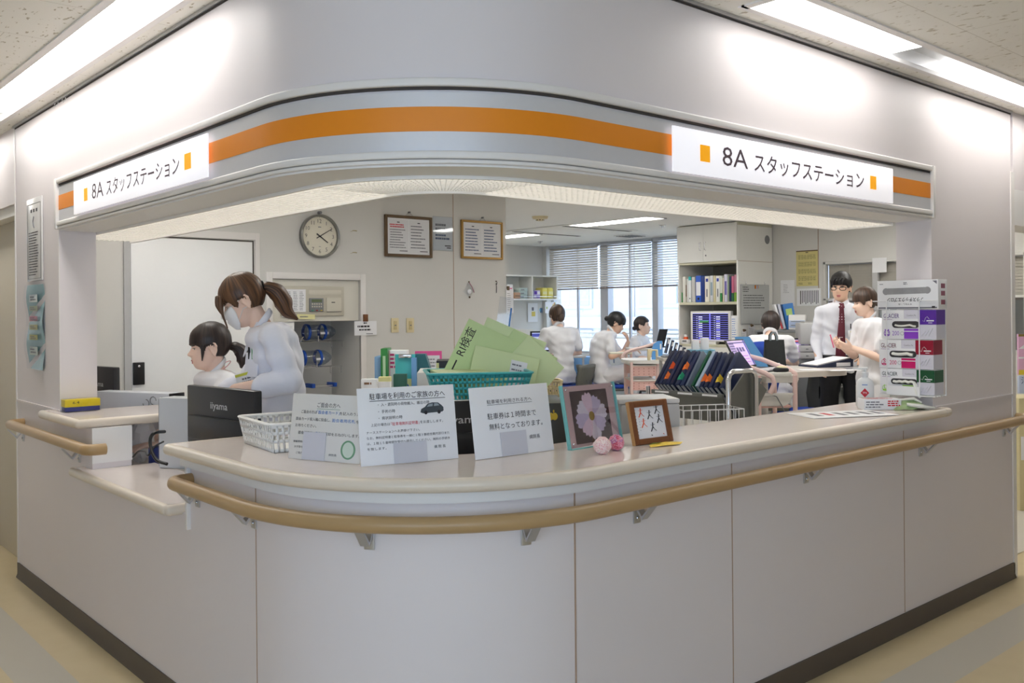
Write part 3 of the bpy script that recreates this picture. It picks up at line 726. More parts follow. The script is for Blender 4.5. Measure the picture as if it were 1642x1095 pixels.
# left leaf of the lower niche with a paper list
o = thing('cupboard_door', 'half open white cupboard leaf with a typed list in the niche behind the nurse', 'door', (NX0 + .002, YB + .05, .85))
w = fB(476, 560).x - NX0; h = PZB - .85
b = MB(); b.bb((0, -.012, 0), (w, .01, h), m_door, .002); b.build('leaf', o)
b = MB(); b.bb((w * .3, -.0145, h - .42), (w * .93, -.0125, h - .03), m_paper); inklines(b, w * .36, w * .88, h - .40, h - .05, 22, m_greyink, -.015, wmin=.004, lh=.3); b.build('list_sheet', o)
# wire racks and jars
m_jar = glass_mat('jar_plastic', (226, 232, 240), .06)
m_bblue = mat('blue_rubber', (28, 76, 170), .35, var=.05)
def rack(px, py, label):
    p = PY(px, py, YB + .2)
    o = thing('wire_rack', label, 'rack', p)
    b = MB()
    for s in (-1, 1): b.tube([(-.17, s * .045, .035), (-.19, s * .045, .02), (-.19, s * .045, 0), (-.17, s * .045, 0), (.16, s * .045, 0), (.16, s * .045, -.0)], .003, m_chrome, 6)
    b.tube([(-.17, -.045, .035), (-.17, .045, .035)], .003, m_chrome, 6)
    b.tube([(-.05, -.045, 0), (-.05, -.05, .04), (-.05, -.05, .0)], .003, m_chrome, 6)
    for x in (.06, .15): b.tube([(x, -.045, 0), (x, -.045, -.045), (x + .004, -.045, -.048)], .004, m_chrome, 6); b.tube([(x, -.045, 0), (x, .1, 0)], .003, m_chrome, 6)
    b.build('frame', o); return p
def jar(p, label):
    o = thing('jar', label, 'jar', p + Vector((-.06, 0, .062)))
    M = RY(90)
    b = MB(); b.lathe([(.045, -.125), (.055, -.115), (.055, .06), (.052, .075), (.04, .10), (.022, .125), (.0, .13)], m_jar, 28, M); b.build('body', o)
    for z in (-.105, .025): b = MB(); b.lathe([(.0555, z - .012), (.060, z - .009), (.060, z + .009), (.0555, z + .012), (.0555, z - .012)], m_bblue, 28, M, cap=False); b.build('blue_band', o)
    b = MB(); b.bb((-.02, -.058, -.015), (.045, -.056, .0), m_paper, 0); b.build('sticker', o)
p = rack(515, 547, 'upper of the wire racks in the niche'); jar(p + Vector((.045, 0, .006)), 'clear jar with blue bands lying on the upper wire rack')
p = rack(513, 588, 'lower wire rack in the niche holding a jar'); jar(p + Vector((.02, 0, .006)), 'clear jar with blue bands lying on the lower wire rack')
c = PY(515, 618, YB + .2); o = thing('wire_rack', 'empty rack with blue end stops at the foot of the niche', 'rack', c)
b = MB(); b.tube([(-.10, -.04, 0), (.10, -.04, 0)], .004, m_chrome, 6); b.tube([(-.10, .04, 0), (.10, .04, 0)], .004, m_chrome, 6); b.build('frame', o)
for s in (-1, 1): b = MB(); b.bb((s * .09 - .014, -.055, -.012), (s * .09 + .014, .055, .02), m_bblue, .005); b.build('end_stop', o)
# hanging plastic plate
o, w, h = wall_thing('hanging_card', 'white rounded card with writing hung beside the niche frame', 'sign', fB, 0, (566, 515), (602, 537), .016)
b = MB(); b.bb((-w / 2, -.003, -h / 2), (w / 2, 0, h / 2), m_paper, .001); inklines(b, -w * .4, w * .4, h * .0, h * .25, 1, m_ink, -.0035, 1, 2, wmin=.008, lh=.5); inklines(b, -w * .3, w * .25, -h * .22, h * .0, 1, m_ink, -.0035, 1, 4, wmin=.008, lh=.5); inklines(b, -w * .1, w * .1, h * .28, h * .44, 1, m_ink, -.0035, 1, 5, wmin=.006); b.bb((w * .02, -.0035, -h * .42), (w * .32, -.0031, -h * .37), m_greyink); b.build('card', o)
b = MB(); b.bb((-.022, -.012, h / 2 - .004), (.018, .0, h / 2 + .05), mat('brown_clip', (120, 76, 44), .5, var=.3, vscale=60), .004); b.build('clip', o)
# posters on the left corridor wall
fL = lambda px, py: PX(px, py, 0)
o, w, h = wall_thing('framed_notice', 'tall narrow framed typed notice on the left corridor wall', 'notice', fL, -math.pi / 2, (45.5, 322), (70.5, 449), .001)
b = MB(); b.bb((-w / 2, -.008, -h / 2), (w / 2, 0, h / 2), mat('notice_plate', (214, 212, 210), .25), .002)
a = mat('grey_line', (110, 108, 108), .6, var=0)
for lo, hi in (((-w * .44, -h * .47), (-w * .42, h * .43)), ((w * .42, -h * .47), (w * .44, h * .43)), ((-w * .44, h * .43), (w * .44, h * .435)), ((-w * .44, -h * .475), (w * .44, -h * .47))): b.bb((lo[0], -.0088, lo[1]), (hi[0], -.008, hi[1]), a)
for k in range(3): b.bb((-w * .22 + k * w * .18, -.0088, h * .33), (-w * .13 + k * w * .18, -.008, h * .37), m_ink)
b.tube([(0, -.0085, h * .28), (-w * .06, -.0085, h * .22), (-w * .03, -.0085, h * .17), (w * .02, -.0085, h * .14)], .003, m_greyink, 5)
inklines(b, -w * .36, w * .36, -h * .44, h * .10, 17, m_ink, -.0092, .92, 4, wmin=.008, lh=.4); b.build('plate', o)
o, w, h = wall_thing('poster', 'teal poster in a wavy clear sleeve on the left corridor wall', 'poster', fL, -math.pi / 2, (46, 458), (73, 594), .002)
b = MB()
rows = [[(x * w / 2, -.004 - .007 * math.sin(i * .8 + j * .6), h / 2 - h * i / 14) for j, x in enumerate((-1, -.6, -.2, .2, .6, 1))] for i in range(15)]
b.grid(rows[::-1], mat('teal_print', (158, 196, 202), .2, var=.1, vscale=12))
for z, hh, cc in ((.34, .09, (214, 222, 222)), (.22, .06, (150, 160, 140)), (.10, .06, (190, 130, 150)), (.0, .06, (206, 200, 140)), (-.12, .06, (212, 204, 120)), (-.28, .10, (196, 206, 200))):
    b.poly([(-w * .25, -.0145, h * (z - hh / 2)), (w * .25, -.0145, h * (z - hh / 2)), (w * .25, -.0145, h * (z + hh / 2)), (-w * .25, -.0145, h * (z + hh / 2))], mat('poster_%d' % int(z * 100), cc, .5))
    inklines(b, -w * .2, w * .2, h * (z - hh / 3), h * (z + hh / 3), 2, m_greyink, -.015, wmin=.007)
b.build('print', o)
b = MB(); b.grid([[(p[0] * 1.04, p[1] - .012, p[2]) for p in r] for r in rows[::-1]], m_film); b.build('sleeve', o)

# ------------------------------------------------------------------ far windows, blinds and what is outside
fW = lambda px, py: PX(px, py, XW)
yA, yM1, yM2, yE = fW(876, 430).y, fW(961, 500).y, fW(1043, 500).y, 4.15
SILL = .82
b = MB(); b.bb((XW, 4.15, 0), (XW + .3, YS, SILL), m_wall_in); b.bb((XW, yA, SILL), (XW + .3, YS, ICEIL), m_wall_in); struct(b.build('wall_window'))
m_frame = mat('grey_window_frame', (196, 198, 204), .4, metal=.3, var=.02)
for k, (y0, y1) in enumerate(((yM1, yA), (yM2, yM1), (yE, yM2))):
    b = MB(); e = .05
    for lo, hi in (((y0, SILL), (y0 + e, ICEIL)), ((y1 - e, SILL), (y1, ICEIL)), ((y0 + e, SILL), (y1 - e, SILL + .04)), ((y0 + e, ICEIL - .04), (y1 - e, ICEIL))): b.bb((XW + .10, lo[0], lo[1]), (XW + .16, hi[0], hi[1]), m_frame, .004)
    if k < 2: b.bb((XW + .115, (y0 + y1) / 2 - .015, SILL), (XW + .145, (y0 + y1) / 2 + .015, ICEIL), m_frame)
    fr = struct(b.build('window_%d' % (k + 1)))
    b = MB(); b.bb((XW + .127, y0 + .03, SILL + .02), (XW + .133, y1 - .03, ICEIL - .02), m_glass); b.build('pane', fr)
m_slat = mat('beige_blind_slat', (230, 224, 216), .5, var=.02)
BZ = fW(1000, 461.5).z
def blind(y0, y1, x, ztop, zbot, tilt, label, step=.034, slat=m_slat, wdt=.034):
    o = thing('venetian_blind', label, 'blind', (x, (y0 + y1) / 2, ztop))
    hw = (y1 - y0) / 2 - .01
    b = MB(); b.bb((-.02, -hw, -.03), (.02, hw, 0), m_frame, .004); b.build('head_rail', o)
    n = int((ztop - zbot - .05) / step); c, s = math.cos(math.radians(tilt)) * wdt / 2, math.sin(math.radians(tilt)) * wdt / 2
    b = MB()
    for i in range(n):
        z = -.045 - i * step
        vs = [(-c, -hw, z - s), (c, -hw, z + s), (c, hw, z + s), (-c, hw, z - s)]
        b.add(vs + [(v[0], v[1], v[2] - .0012) for v in vs], [(0, 1, 2, 3), (7, 6, 5, 4), (0, 4, 5, 1), (2, 6, 7, 3), (1, 5, 6, 2), (3, 7, 4, 0)], slat)
    b.build('slats', o)
    b = MB(); b.bb((-.012, -hw, zbot - ztop), (.012, hw, zbot - ztop + .02), mat('blind_bottom_rail', (140, 124, 116), .5), .003); b.build('bottom_rail', o)
    for y in (-hw * .75, 0, hw * .75): b = MB(); b.tube([(-.019, y, 0), (-.019, y, zbot - ztop)], .0015, m_white, 5); b.build('ladder_cord', o)
blind(yM1 + .05, yA - .02, XW + .04, ICEIL - .02, BZ, 62, 'left of the far window blinds, its slats nearly shut')
blind(yM2, yM1 + .03, XW + .04, ICEIL - .02, BZ, 40, 'middle of the far window blinds, its slats open')
blind(yE + .02, yM2 - .03, XW + .04, ICEIL - .02, BZ, 30, 'right of the far window blinds beside the tall cabinet')
# pillars between the far windows
for px0, px1, k in ((956, 968, 9), (1039, 1048, 10)):
    b = MB(); b.bb((XW + .09, fW(px1, 500).y, SILL), (XW + .2, fW(px0, 500).y, ICEIL), m_frame); struct(b.build('trim_%d' % k))
# balcony rail and pale building across the court
o = thing('balcony_rail', 'pale grey balcony rail outside the far windows', 'railing', (9.3, 5, 0))
b = MB()
for py in (534, 541.5): z = PX(1010, py, 9.3).z; b = MB(); b.tube([(0, -2, z), (0, 6, z)], .018, m_grey, 8); b.build('rail_bar', o)
for y in (-1.6, .6, 2.8, 5): b = MB(); b.tube([(0, y, .1), (0, y, 1.12)], .015, m_grey, 8); b.build('post', o)
m_fac = mat('pale_facade', (190, 191, 196), .8, var=.02); m_facw = mat('facade_window', (166, 170, 180), .6, var=.03, vscale=2); m_facf = mat('facade_frame', (176, 178, 184), .6); m_facp = mat('facade_panel', (172, 168, 172), .8)
o = thing('building', 'pale building across the court seen through the far windows', 'building', (14.5, 8, 0))
b = MB(); b.bb((0, -9, -1), (4, 12, 7), m_fac); b.bb((-.15, -9, 1.05), (0, 12, 1.3), m_fac); b.build('wall', o)
for y in (-6.2, -3.0, 0.2, 2.6, 5.2, 8):
    f = MB(); f.bb((-.05, y, -.4), (.02, y + 1.2, 1.0), m_facf); f = f.build('window', o)
    q = MB(); q.bb((-.06, y + .08, -.3), (-.04, y + 1.12, .92), m_facw); q.build('pane', f)
    f = MB(); f.bb((-.05, y, 1.5), (.02, y + 1.2, 3.4), m_facf); f = f.build('window', o)
    q = MB(); q.bb((-.06, y + .08, 1.58), (-.04, y + 1.12, 3.3), m_facw); q.build('pane', f)
b = MB(); b.bb((-.03, -1.8, -1), (0, -.3, 7), m_facp); b.bb((-.03, 3.9, -1), (0, 5.0, 7), m_facp); b.build('cladding', o)

# inner window of the right far wall with a shut blind
b = MB(); e = .03
for lo, hi in (((WY0, WZ0), (WY0 + e, WZ1)), ((WY1 - e, WZ0), (WY1, WZ1)), ((WY0, WZ0), (WY1, WZ0 + e)), ((WY0, WZ1 - e), (WY1, WZ1)), ((WY0, 1.52), (WY1, 1.545))): b.bb((XK - .012, lo[0], lo[1]), (XK + .04, hi[0], hi[1]), m_wall_in, .003)
b.bb((XK - .01, PX(1404, 480, XK).y - .03, WZ0), (XK + .03, PX(1404, 480, XK).y + .03, WZ1), m_grey)
fr = struct(b.build('window_4')); b = MB(); b.bb((XK + .012, WY0 + .01, WZ0 + .01), (XK + .016, WY1 - .01, WZ1 - .01), m_glass); b.build('pane', fr)
blind(WY0 + .02, WY1 - .02, XK + .06, WZ1 - .01, PX(1350, 485, XK).z, 72, 'shut beige blind behind the inner window right of the calendar', .03, mat('shut_blind_slat', (190, 184, 172), .6, var=.02))
b = MB(); b.bb((XK + 1.6, -1, 0), (XK + 1.7, 4.1, ICEIL), mat('grey_wall', (168, 164, 156), .8)); b.bb((XK + .1, -1, ICEIL), (XK + 1.7, 4.1, ICEIL + .05), m_ceil_in); struct(b.build('wall_inner_room'))  # grey wall and ceiling of the room behind the inner window

# fittings of the station ceiling
p = PZ(866, 347, ICEIL); o = thing('smoke_detector', 'cream smoke detector on the station ceiling', 'smoke detector', (p.x, p.y, ICEIL))
b = MB(); b.lathe([(0, -.045), (.035, -.045), (.045, -.03), (.075, -.025), (.085, -.001)], m_cream, 28); b.build('body', o)
b = MB()
for k in range(8): a = k * math.pi / 4; b.ell((.037 * math.cos(a), .037 * math.sin(a), -.037), (.007, .007, .007), m_ink, 8, 6)
b.build('sensor_slot', o)
A = [PZ(*q, ICEIL) for q in ((842, 367.5), (884, 363), (990, 371.5))]
o = thing('ceiling_vent', 'large flush air unit panel in the station ceiling before the blinds', 'vent', ((A[0].x + A[2].x) / 2, (A[0].y + A[2].y) / 2, ICEIL))
w, l = .62, .5
b = MB(); b.bb((-w, -l, -.012), (w, l, -.002), m_ceil_in, .004); b.build('panel', o)
b = MB(); b.bb((-w + .06, -l + .04, -.014), (w - .06, -l + .10, -.011), m_dark); b.bb((-w + .06, l - .10, -.014), (w - .06, l - .04, -.011), m_dark); b.build('slot', o)
p = PZ(1012, 377, ICEIL); o = thing('ceiling_vent', 'small square grille in the station ceiling close to the blinds', 'vent', (p.x, p.y, ICEIL))
b = MB(); b.bb((-.16, -.16, -.012), (.16, .16, -.002), m_ceil_in, .003); b.build('frame', o)
b = MB(); [b.bb((-.13, -.13 + .05 * k, -.018), (.13, -.11 + .05 * k, -.011), m_mid) for k in range(6)]; b.build('grille', o)
for (px, py, lab) in ((1062, 361, 'small round sprinkler near the tall cabinet in the ceiling'), (866, 387, 'small round sprinkler near the corner of the clock wall')):
    p = PZ(px, py, ICEIL); o = thing('sprinkler', lab, 'sprinkler', (p.x, p.y, ICEIL)); b = MB(); b.lathe([(0, -.03), (.012, -.03), (.014, -.012), (.035, -.008), (.04, -.001)], m_chrome, 16); b.build('head', o)
# ------------------------------------------------------------------ tall cabinet with binders and screen
XF, CY0, CY1 = 7.22, 4.035, 4.86
fC = lambda px, py: PX(px, py, XF)
zs = {k: (fC(1130, a).z) for k, a in dict(top=359.5, dbot=420, shelf=484.5, low=552).items()}
m_cab = mat('cabinet_ivory', (238, 237, 232), .4, var=.01); m_cabedge = mat('cabinet_edge', (206, 202, 178), .5, var=.02); m_cabin = mat('cabinet_lining', (176, 172, 160), .6, var=.02)
o = thing('tall_cabinet', 'tall ivory cabinet with shut upper doors, binders and a wall screen', 'cabinet', (XF, CY0, 0))
W_, D_ = CY1 - CY0, .66
b = MB()
b.bb((0, 0, 0), (D_, .02, ICEIL - .04), m_cab); b.bb((0, W_ - .02, 0), (D_, W_, ICEIL - .04), m_cab); b.bb((D_ - .02, .02, 0), (D_, W_ - .02, ICEIL - .04), m_cabin)
b.bb((.0, .02, zs['top'] - .02), (D_ - .02, W_ - .02, ICEIL - .04), m_cab); b.bb((0.01, 0, ICEIL - .04), (D_, W_, ICEIL - .004), m_cabedge)
b.bb((-.002, -.002, zs['dbot'] - .008), (D_, 0, zs['dbot'] - .004), m_seam)
b.build('carcass', o)
for z in (zs['dbot'] - .025, zs['shelf'] - .03, zs['low'] - .03):
    b = MB(); b.bb((-.002, .02, z), (D_ - .02, W_ - .02, z + .03), m_cabedge, .003); b.build('shelf', o)
for k, (y0, y1) in enumerate(((.004, W_ * .545), (W_ * .545 + .003, W_ - .004))):
    d = MB(); d.bb((-.02, y0, zs['dbot']), (0, y1, zs['top'] - .01), m_cab, .002); d = d.build('door', o)
    yh = W_ * .545 + (-.035 if k == 0 else .035)
    h = MB(); h.tube([(-.02, yh, zs['dbot'] + .13), (-.045, yh, zs['dbot'] + .135), (-.045, yh, zs['dbot'] + .215), (-.02, yh, zs['dbot'] + .22)], .005, m_chrome, 6); h.build('handle', d)
    if k == 0: q = MB(); q.ell((-.021, yh + .0, zs['dbot'] + .07), (.004, .009, .009), m_mid, 10, 8); q.build('lock', d)
b = MB(); b.bb((.0, .02, 0), (.018, W_ - .02, zs['low'] - .03), m_cab); b.build('lower_front', o)
b = MB(); yv = .17; b.add([(v[0], -.002, v[1]) for v in [(D_ - .1 + .05 * math.cos(a), 2.22 + .05 * math.sin(a)) for a in [k * math.pi / 8 for k in range(16)]]], [tuple(range(16))], m_mid); b.build('cable_cap', o)
# binders on the upper shelf: picture columns (0..6.08 px zoom of the photo from 1070,340) give spine widths and tops
BIND = [(123, 147, 785, (60, 140, 80), None, 'thin green folder'), (150, 177, 632, (232, 230, 222), None, 'white binder'), (178, 191, 655, (206, 200, 190), (120, 90, 70), 'grey file with brown label'), (193, 207, 650, (236, 236, 236), None, 'narrow white file'),
        (208, 233, 632, (238, 240, 240), (60, 180, 180), 'white binder with teal cap'), (238, 272, 637, (204, 202, 198), None, 'pale grey binder'), (278, 330, 622, (52, 96, 200), (236, 236, 240), 'blue binder with a big white spine label'), (331, 362, 628, (36, 60, 130), None, 'dark blue binder'),
        (366, 411, 626, (236, 232, 220), (60, 70, 160), 'cream binder with a blue square'), (417, 447, 622, (220, 222, 226), (150, 170, 180), 'white file with grey label'), (450, 471, 622, (214, 204, 168), None, 'beige file'),
        (474, 513, 622, (238, 238, 234), (50, 70, 170), 'white binder with a blue square'), (516, 534, 627, (228, 232, 222), (60, 150, 80), 'white file with green foot'), (539, 552, 640, (222, 214, 190), None, 'thin cream file'),
        (555, 586, 608, (214, 212, 230), (110, 100, 170), 'lavender white binder, the tallest'), (589, 602, 615, (150, 166, 140), None, 'grey green file'), (604, 624, 627, (40, 46, 90), None, 'navy file'), (626, 650, 625, (206, 110, 140), (40, 100, 70), 'pink file'), (653, 677, 612, (190, 130, 150), (120, 160, 60), 'dusky pink file at the right end')]
fS = lambda px, py: PX(px, py, XF + .035)
for x0, x1, yt, cc, lc, lab in BIND:
    p0, p1 = fS(1070 + x0 / 6.08, 480), fS(1070 + x1 / 6.08, 480); zt = fS(1070 + x0 / 6.08, 340 + yt / 6.08).z; zb = zs['shelf']
    w = (p0.y - p1.y) / 2 - .0008; h = zt - zb
    o = thing('binder', lab + ' on the cabinet shelf' + ('' if 'right end' in lab or 'tallest' in lab else ' above the screen'), 'binder', (XF + .035, (p0.y + p1.y) / 2, zb + .0015), 0, 'binders on the cabinet shelf')
    b = MB(); b.bb((0, -w, 0), (.23, w, h), mat('binder_%d' % x0, cc, .4, var=.02), .003); b.build('cover', o)
    if lc:
        b = MB(); m = mat('blab_%d' % x0, lc, .5)
        if 'square' in lab: b.bb((-.0012, -w * .55, h * .78), (0, w * .55, h * .9), m); b.bb((-.0012, -w * .2, h * .2), (0, w * .3, h * .5), m_greyink)
        elif 'teal' in lab: b.bb((-.0012, -w, h * .86), (.02, w, h + .001), m); b.ell((-.001, 0, h * .15), (.001, .008, .008), m_ink, 10, 6)
        elif 'blue binder' in lab: b.bb((-.0012, -w * .85, h * .25), (0, w * .85, h * .76), m); b.ell((-.001, 0, h * .13), (.001, .014, .014), m_ink, 12, 6)
        elif 'foot' in lab or 'pink' in lab: b.bb((-.0012, -w, 0), (.02, w, h * .34), m)
        else: b.bb((-.0012, -w * .6, h * .25), (0, w * .6, h * .75), m)
        b.build('spine_label', o)
# screen with the list of beds
m_scr = mat('screen_dark', (34, 32, 46), .25, var=.02, emit=.6); m_scrl = mat('screen_line', (120, 120, 240), .3, var=0, emit=1.0); m_scrw = mat('screen_white', (214, 216, 232), .3, var=0, emit=.9); m_scrg = mat('screen_green', (60, 120, 80), .3, var=0, emit=.6)
a, c = PX(1107, 499, XF + .05), PX(1172, 552, XF + .05)
w, h = (a.y - c.y) / 2, a.z - zs['low']
o = thing('wall_screen', 'white framed dark screen listing rows inside the tall cabinet', 'screen', (XF + .05, (a.y + c.y) / 2, zs['low']), -math.pi / 2)
b = MB(); b.bb((-w, 0, .03), (w, .05, h), m_white, .006); b.build('frame', o)
b = MB(); sw, z0, z1 = w * .88, .055, h - .03
b.bb((-sw, -.002, z0), (sw, 0, z1), m_scr)
for k in range(13): z = z0 + (z1 - z0) * k / 12.; b.bb((-sw, -.003, z - .0016), (sw, -.002, z + .0016), m_scrl)
b.bb((-.008, -.003, z0), (.004, -.002, z1), m_scrl)
for s in (-1, 0):
    for k in range(11):
        z = z0 + (z1 - z0) * (k + .5) / 12.; x = s * sw + sw * .34
        b.bb((x, -.003, z - .004), (x + sw * .22, -.0022, z + .004), m_scrw if k % 4 else m_scrl); b.bb((x - sw * .12, -.003, z + .002), (x - sw * .06, -.0022, z + .006), m_scrw)
b.bb((-sw * .6, -.0034, z1 - (z1 - z0) * .34), (-.02, -.0028, z1 - (z1 - z0) * .26), m_scrg)
b.build('display', o)
b = MB(); b.bb((-.07, .004, 0), (.07, .08, .03), m_white, .004); b.build('stand', o)
# orange bottle, small meter, red box, sheets beside the screen
p = PX(1100, 540, XF + .07)
o = thing('pill_bottle', 'small orange bottle with white cap left of the cabinet screen', 'bottle', (XF + .07, p.y, zs['low']))
b = MB(); b.lathe([(0, 0), (.026, 0), (.026, .07), (.02, .08)], mat('orange_plastic', (230, 92, 36), .3), 18); b.build('body', o)
b = MB(); b.lathe([(.022, .08), (.022, .105), (0, .105)], m_white, 18); b.build('cap', o)
p = PX(1095, 547, XF + .0); o = thing('meter', 'small white meter at the front left corner of the screen shelf', 'device', (XF + .022, p.y - .02, zs['low']), -math.pi / 2)
b = MB(); b.bb((-.05, -.02, 0), (.05, .03, .05), m_white, .004); b.build('case', o); b = MB(); b.bb((-.03, -.022, .02), (.03, -.02, .042), m_mid); b.build('display', o)
p = PX(1114, 549, XF); o = thing('stapler', 'small red and black device in front of the cabinet screen', 'device', (XF + .018, p.y - .03, zs['low']), -math.pi / 2)
b = MB(); b.bb((-.055, -.012, 0), (.05, .014, .014), m_black, .003); b.build('base', o); b = MB(); b.bb((-.03, -.012, .014), (.035, .012, .034), mat('red_orange', (222, 76, 40), .4), .004); b.build('top', o)
a, c = PX(1172.5, 506, XF - .004), PX(1183, 546, XF - .004); o = thing('notice', 'white typed sheet hanging on the right edge of the cabinet front', 'notice', (XF - .004, (a.y + c.y) / 2, (a.z + c.z) / 2), -math.pi / 2)
w, h = (a.y - c.y) / 2, (a.z - c.z) / 2; b = MB(); b.bb((-w, -.002, -h), (w, 0, h), m_paper); inklines(b, -w * .8, w * .8, -h * .8, h * .8, 9, m_blueink, -.0025, wmin=.006, lh=.3); b.build('sheet', o)
a = PX(1075, 470, XF - .03); o = thing('paper_holder', 'white paper pocket on the left edge of the tall cabinet', 'holder', (XF + .1, CY1 + .004, a.z)); b = MB(); b.bb((-.1, 0, -.12), (.1, .02, .12), m_film); b.bb((-.09, .004, -.11), (.09, .012, .10), m_paper); b.build('pocket', o)
# whiteboard on the cabinet side
fD = lambda px, py: PY(px, py, CY0)
m_wb = mat('whiteboard', (188, 190, 188), .25, var=.03, vscale=10)
o, w, h = wall_thing('whiteboard', 'small whiteboard with handwriting on the side of the tall cabinet', 'whiteboard', fD, 0, (1186.5, 456), (1232, 519), .004)
b = MB(); b.bb((-w / 2 + .006, -.008, -h / 2 + .006), (w / 2 - .006, 0, h / 2 - .006), m_wb)
inklines(b, -w * .44, -w * .2, h * .3, h * .46, 3, m_ink, -.0085, 1, 3, wmin=.01, lh=.35); inklines(b, -w * .44, w * .40, -h * .12, h * .26, 6, m_ink, -.0085, .95, 9, wmin=.012, lh=.28); b.build('board', o)
b = MB(); b.tube([(sx * (w / 2 - .004), -.006, sz * (h / 2 - .004)) for sx, sz in ((-1, -1), (1, -1), (1, 1), (-1, 1))], .006, m_alu, 8, closed=True); b.build('frame', o)
b = MB(); b.bb((-.012, -.02, h / 2 - .045), (.045, -.0095, h / 2 - .005), mat('orange_eraser', (206, 130, 60), .6)); b.bb((.008, -.021, h / 2 - .045), (.03, -.0195, h / 2 - .005), mat('pale_blue', (140, 180, 220), .6)); b.build('eraser', o)
for s in (-.32, .35): b = MB(); b.tube([(s * w, -.004, h / 2), (s * w, -.01, h / 2 + .02), (s * w, 0, h / 2 + .03)], .003, m_chrome, 6); b.build('hook', o)
for px, py, w2, h2, lab in ((1191, 545, .085, .20, 'left of two clipped sheets below the whiteboard'), (1203, 537, .13, .20, 'right of two clipped sheets below the whiteboard')):
    c = fD(px, py); o = thing('clipped_sheet', lab, 'paper', (c.x, CY0 - .018, c.z))
    b = MB(); b.bb((-w2 / 2, -.002, -h2 / 2), (w2 / 2, 0, h2 / 2), m_paper); inklines(b, -w2 * .4, w2 * .4, -h2 * .3, h2 * .4, 12, m_greyink, -.0025, wmin=.006, lh=.3); b.build('sheet', o)
    b = MB(); b.bb((-.02, -.012, h2 / 2 - .01), (.0, .004, h2 / 2 + .02), m_wood, .003); b.bb((.01, -.012, h2 / 2 - .005), (.025, .004, h2 / 2 + .015), m_wood, .003); b.build('clip', o)
c = fD(1230, 500); o = thing('magnet', 'little red and green magnet on the right rim of the whiteboard', 'magnet', (c.x, CY0 - .022, c.z)); b = MB(); b.ell((0, 0, 0), (.013, .008, .016), m_red, 10, 8); b.ell((-.018, 0, .0), (.01, .008, .01), mat('leaf_green', (90, 150, 70), .5), 10, 8); b.build('body', o)
c = fD(1236, 373); 
# calendar and papers on the far right wall
fK = lambda px, py: PX(px, py, XK)
o, w, h = wall_thing('calendar', 'pale yellow year calendar on the far right wall', 'calendar', fK, -math.pi / 2, (1277, 402.5), (1312, 458))
b = MB(); b.bb((-w / 2, -.003, -h / 2), (w / 2, 0, h / 2), mat('calendar_yellow', (216, 204, 138), .6, var=.02)); m_ci = mat('olive_ink', (150, 142, 96), .7, var=0)
b.bb((-w / 2, -.004, h / 2 - .012), (w / 2, 0, h / 2), m_wood); b.bb((-w * .06, -.0036, h * .43), (w * .06, -.003, h * .45), m_ink)
for r in range(4):
    for q in range(6): x = -w * .4 + q * w * .137; z = h * .38 - r * h * .2; inklines(b, x, x + w * .11, z - h * .13, z, 5, m_ci, -.0035, 1.25, r * 7 + q, wmin=.008, lh=.45)
inklines(b, -w * .4, -w * .1, -h * .46, -h * .40, 2, m_ci, -.0035); inklines(b, w * .05, w * .3, -h * .46, -h * .40, 2, m_ci, -.0035); b.build('sheet', o)
o, w, h = wall_thing('notice', 'faint handwritten sheet left of the printed list on the far wall', 'notice', fK, -math.pi / 2, (1252, 449.5), (1274.5, 491))
b = MB(); b.bb((-w / 2, -.002, -h / 2), (w / 2, 0, h / 2), m_paper); inklines(b, -w * .3, w * .35, 0, h * .35, 6, m_greyink, -.0025, .7, wmin=.008, lh=.2); b.build('sheet', o)
o, w, h = wall_thing('notice', 'printed list of dense columns under the yellow calendar', 'notice', fK, -math.pi / 2, (1278, 463), (1317, 490))
b = MB(); b.bb((-w / 2, -.002, -h / 2), (w / 2, 0, h / 2), m_paper)
for k in range(11): x = -w * .36 + k * w * .072; b.bb((x, -.0025, -h * .4 + (k % 3) * .01), (x + w * .035, -.002, h * .38), m_greyink if k else m_ink)
b.build('sheet', o)
o, w, h = wall_thing('notice', 'blank white sheet on the glass of the inner window', 'notice', fK, -math.pi / 2, (1400, 414), (1423, 436.5), .016)
b = MB(); b.bb((-w / 2, -.002, -h / 2), (w / 2, 0, h / 2), m_paper); b.build('sheet', o)

# ------------------------------------------------------------------ shelf unit on the wall of the bay
fY = lambda px, py: PY(px, py, YS - .30)
x0, xm, x1 = fY(806, 460).x, fY(854, 460).x, fY(894, 460).x; zt, zb = fY(850, 441).z, fY(850, 481).z
o = thing('wall_shelf', 'open white two bay wall shelf left of the far windows', 'shelf', ((x0 + x1) / 2, YS, zb)); hw = (x1 - x0) / 2; h = zt - zb
b = MB(); b.bb((-hw, -.30, 0), (hw, 0, .02), m_cab); b.bb((-hw, -.30, h - .02), (hw, 0, h), m_cab); b.bb((-hw, -.02, .02), (hw, 0, h - .02), m_cab)
for x in (-hw, xm - (x0 + x1) / 2 - .01, hw - .02): b.bb((x, -.30, .02), (x + .02, -.02, h - .02), m_cab)
b.build('carcass', o); b = MB(); b.tube([(-hw, -.296, .05), (hw, -.296, .05)], .004, m_chrome, 6); b.build('guard_bar', o)
def boxthing(name, label, cat, c, d, m, rz=0, part='box', bands=(), group=None, bev=.003):
    o = thing(name, label, cat, c, rz, group)
    b = MB(); b.bb((-d[0] / 2, -d[1] / 2, 0), (d[0] / 2, d[1] / 2, d[2]), m, bev)
    for (u0, u1, v0, v1, mm) in bands: b.bb((u0 * d[0], -d[1] / 2 - .0012, v0 * d[2]), (u1 * d[0], -d[1] / 2, v1 * d[2]), mm)
    b.build(part, o); return o
yS = YS - .16; zS = zb + .021
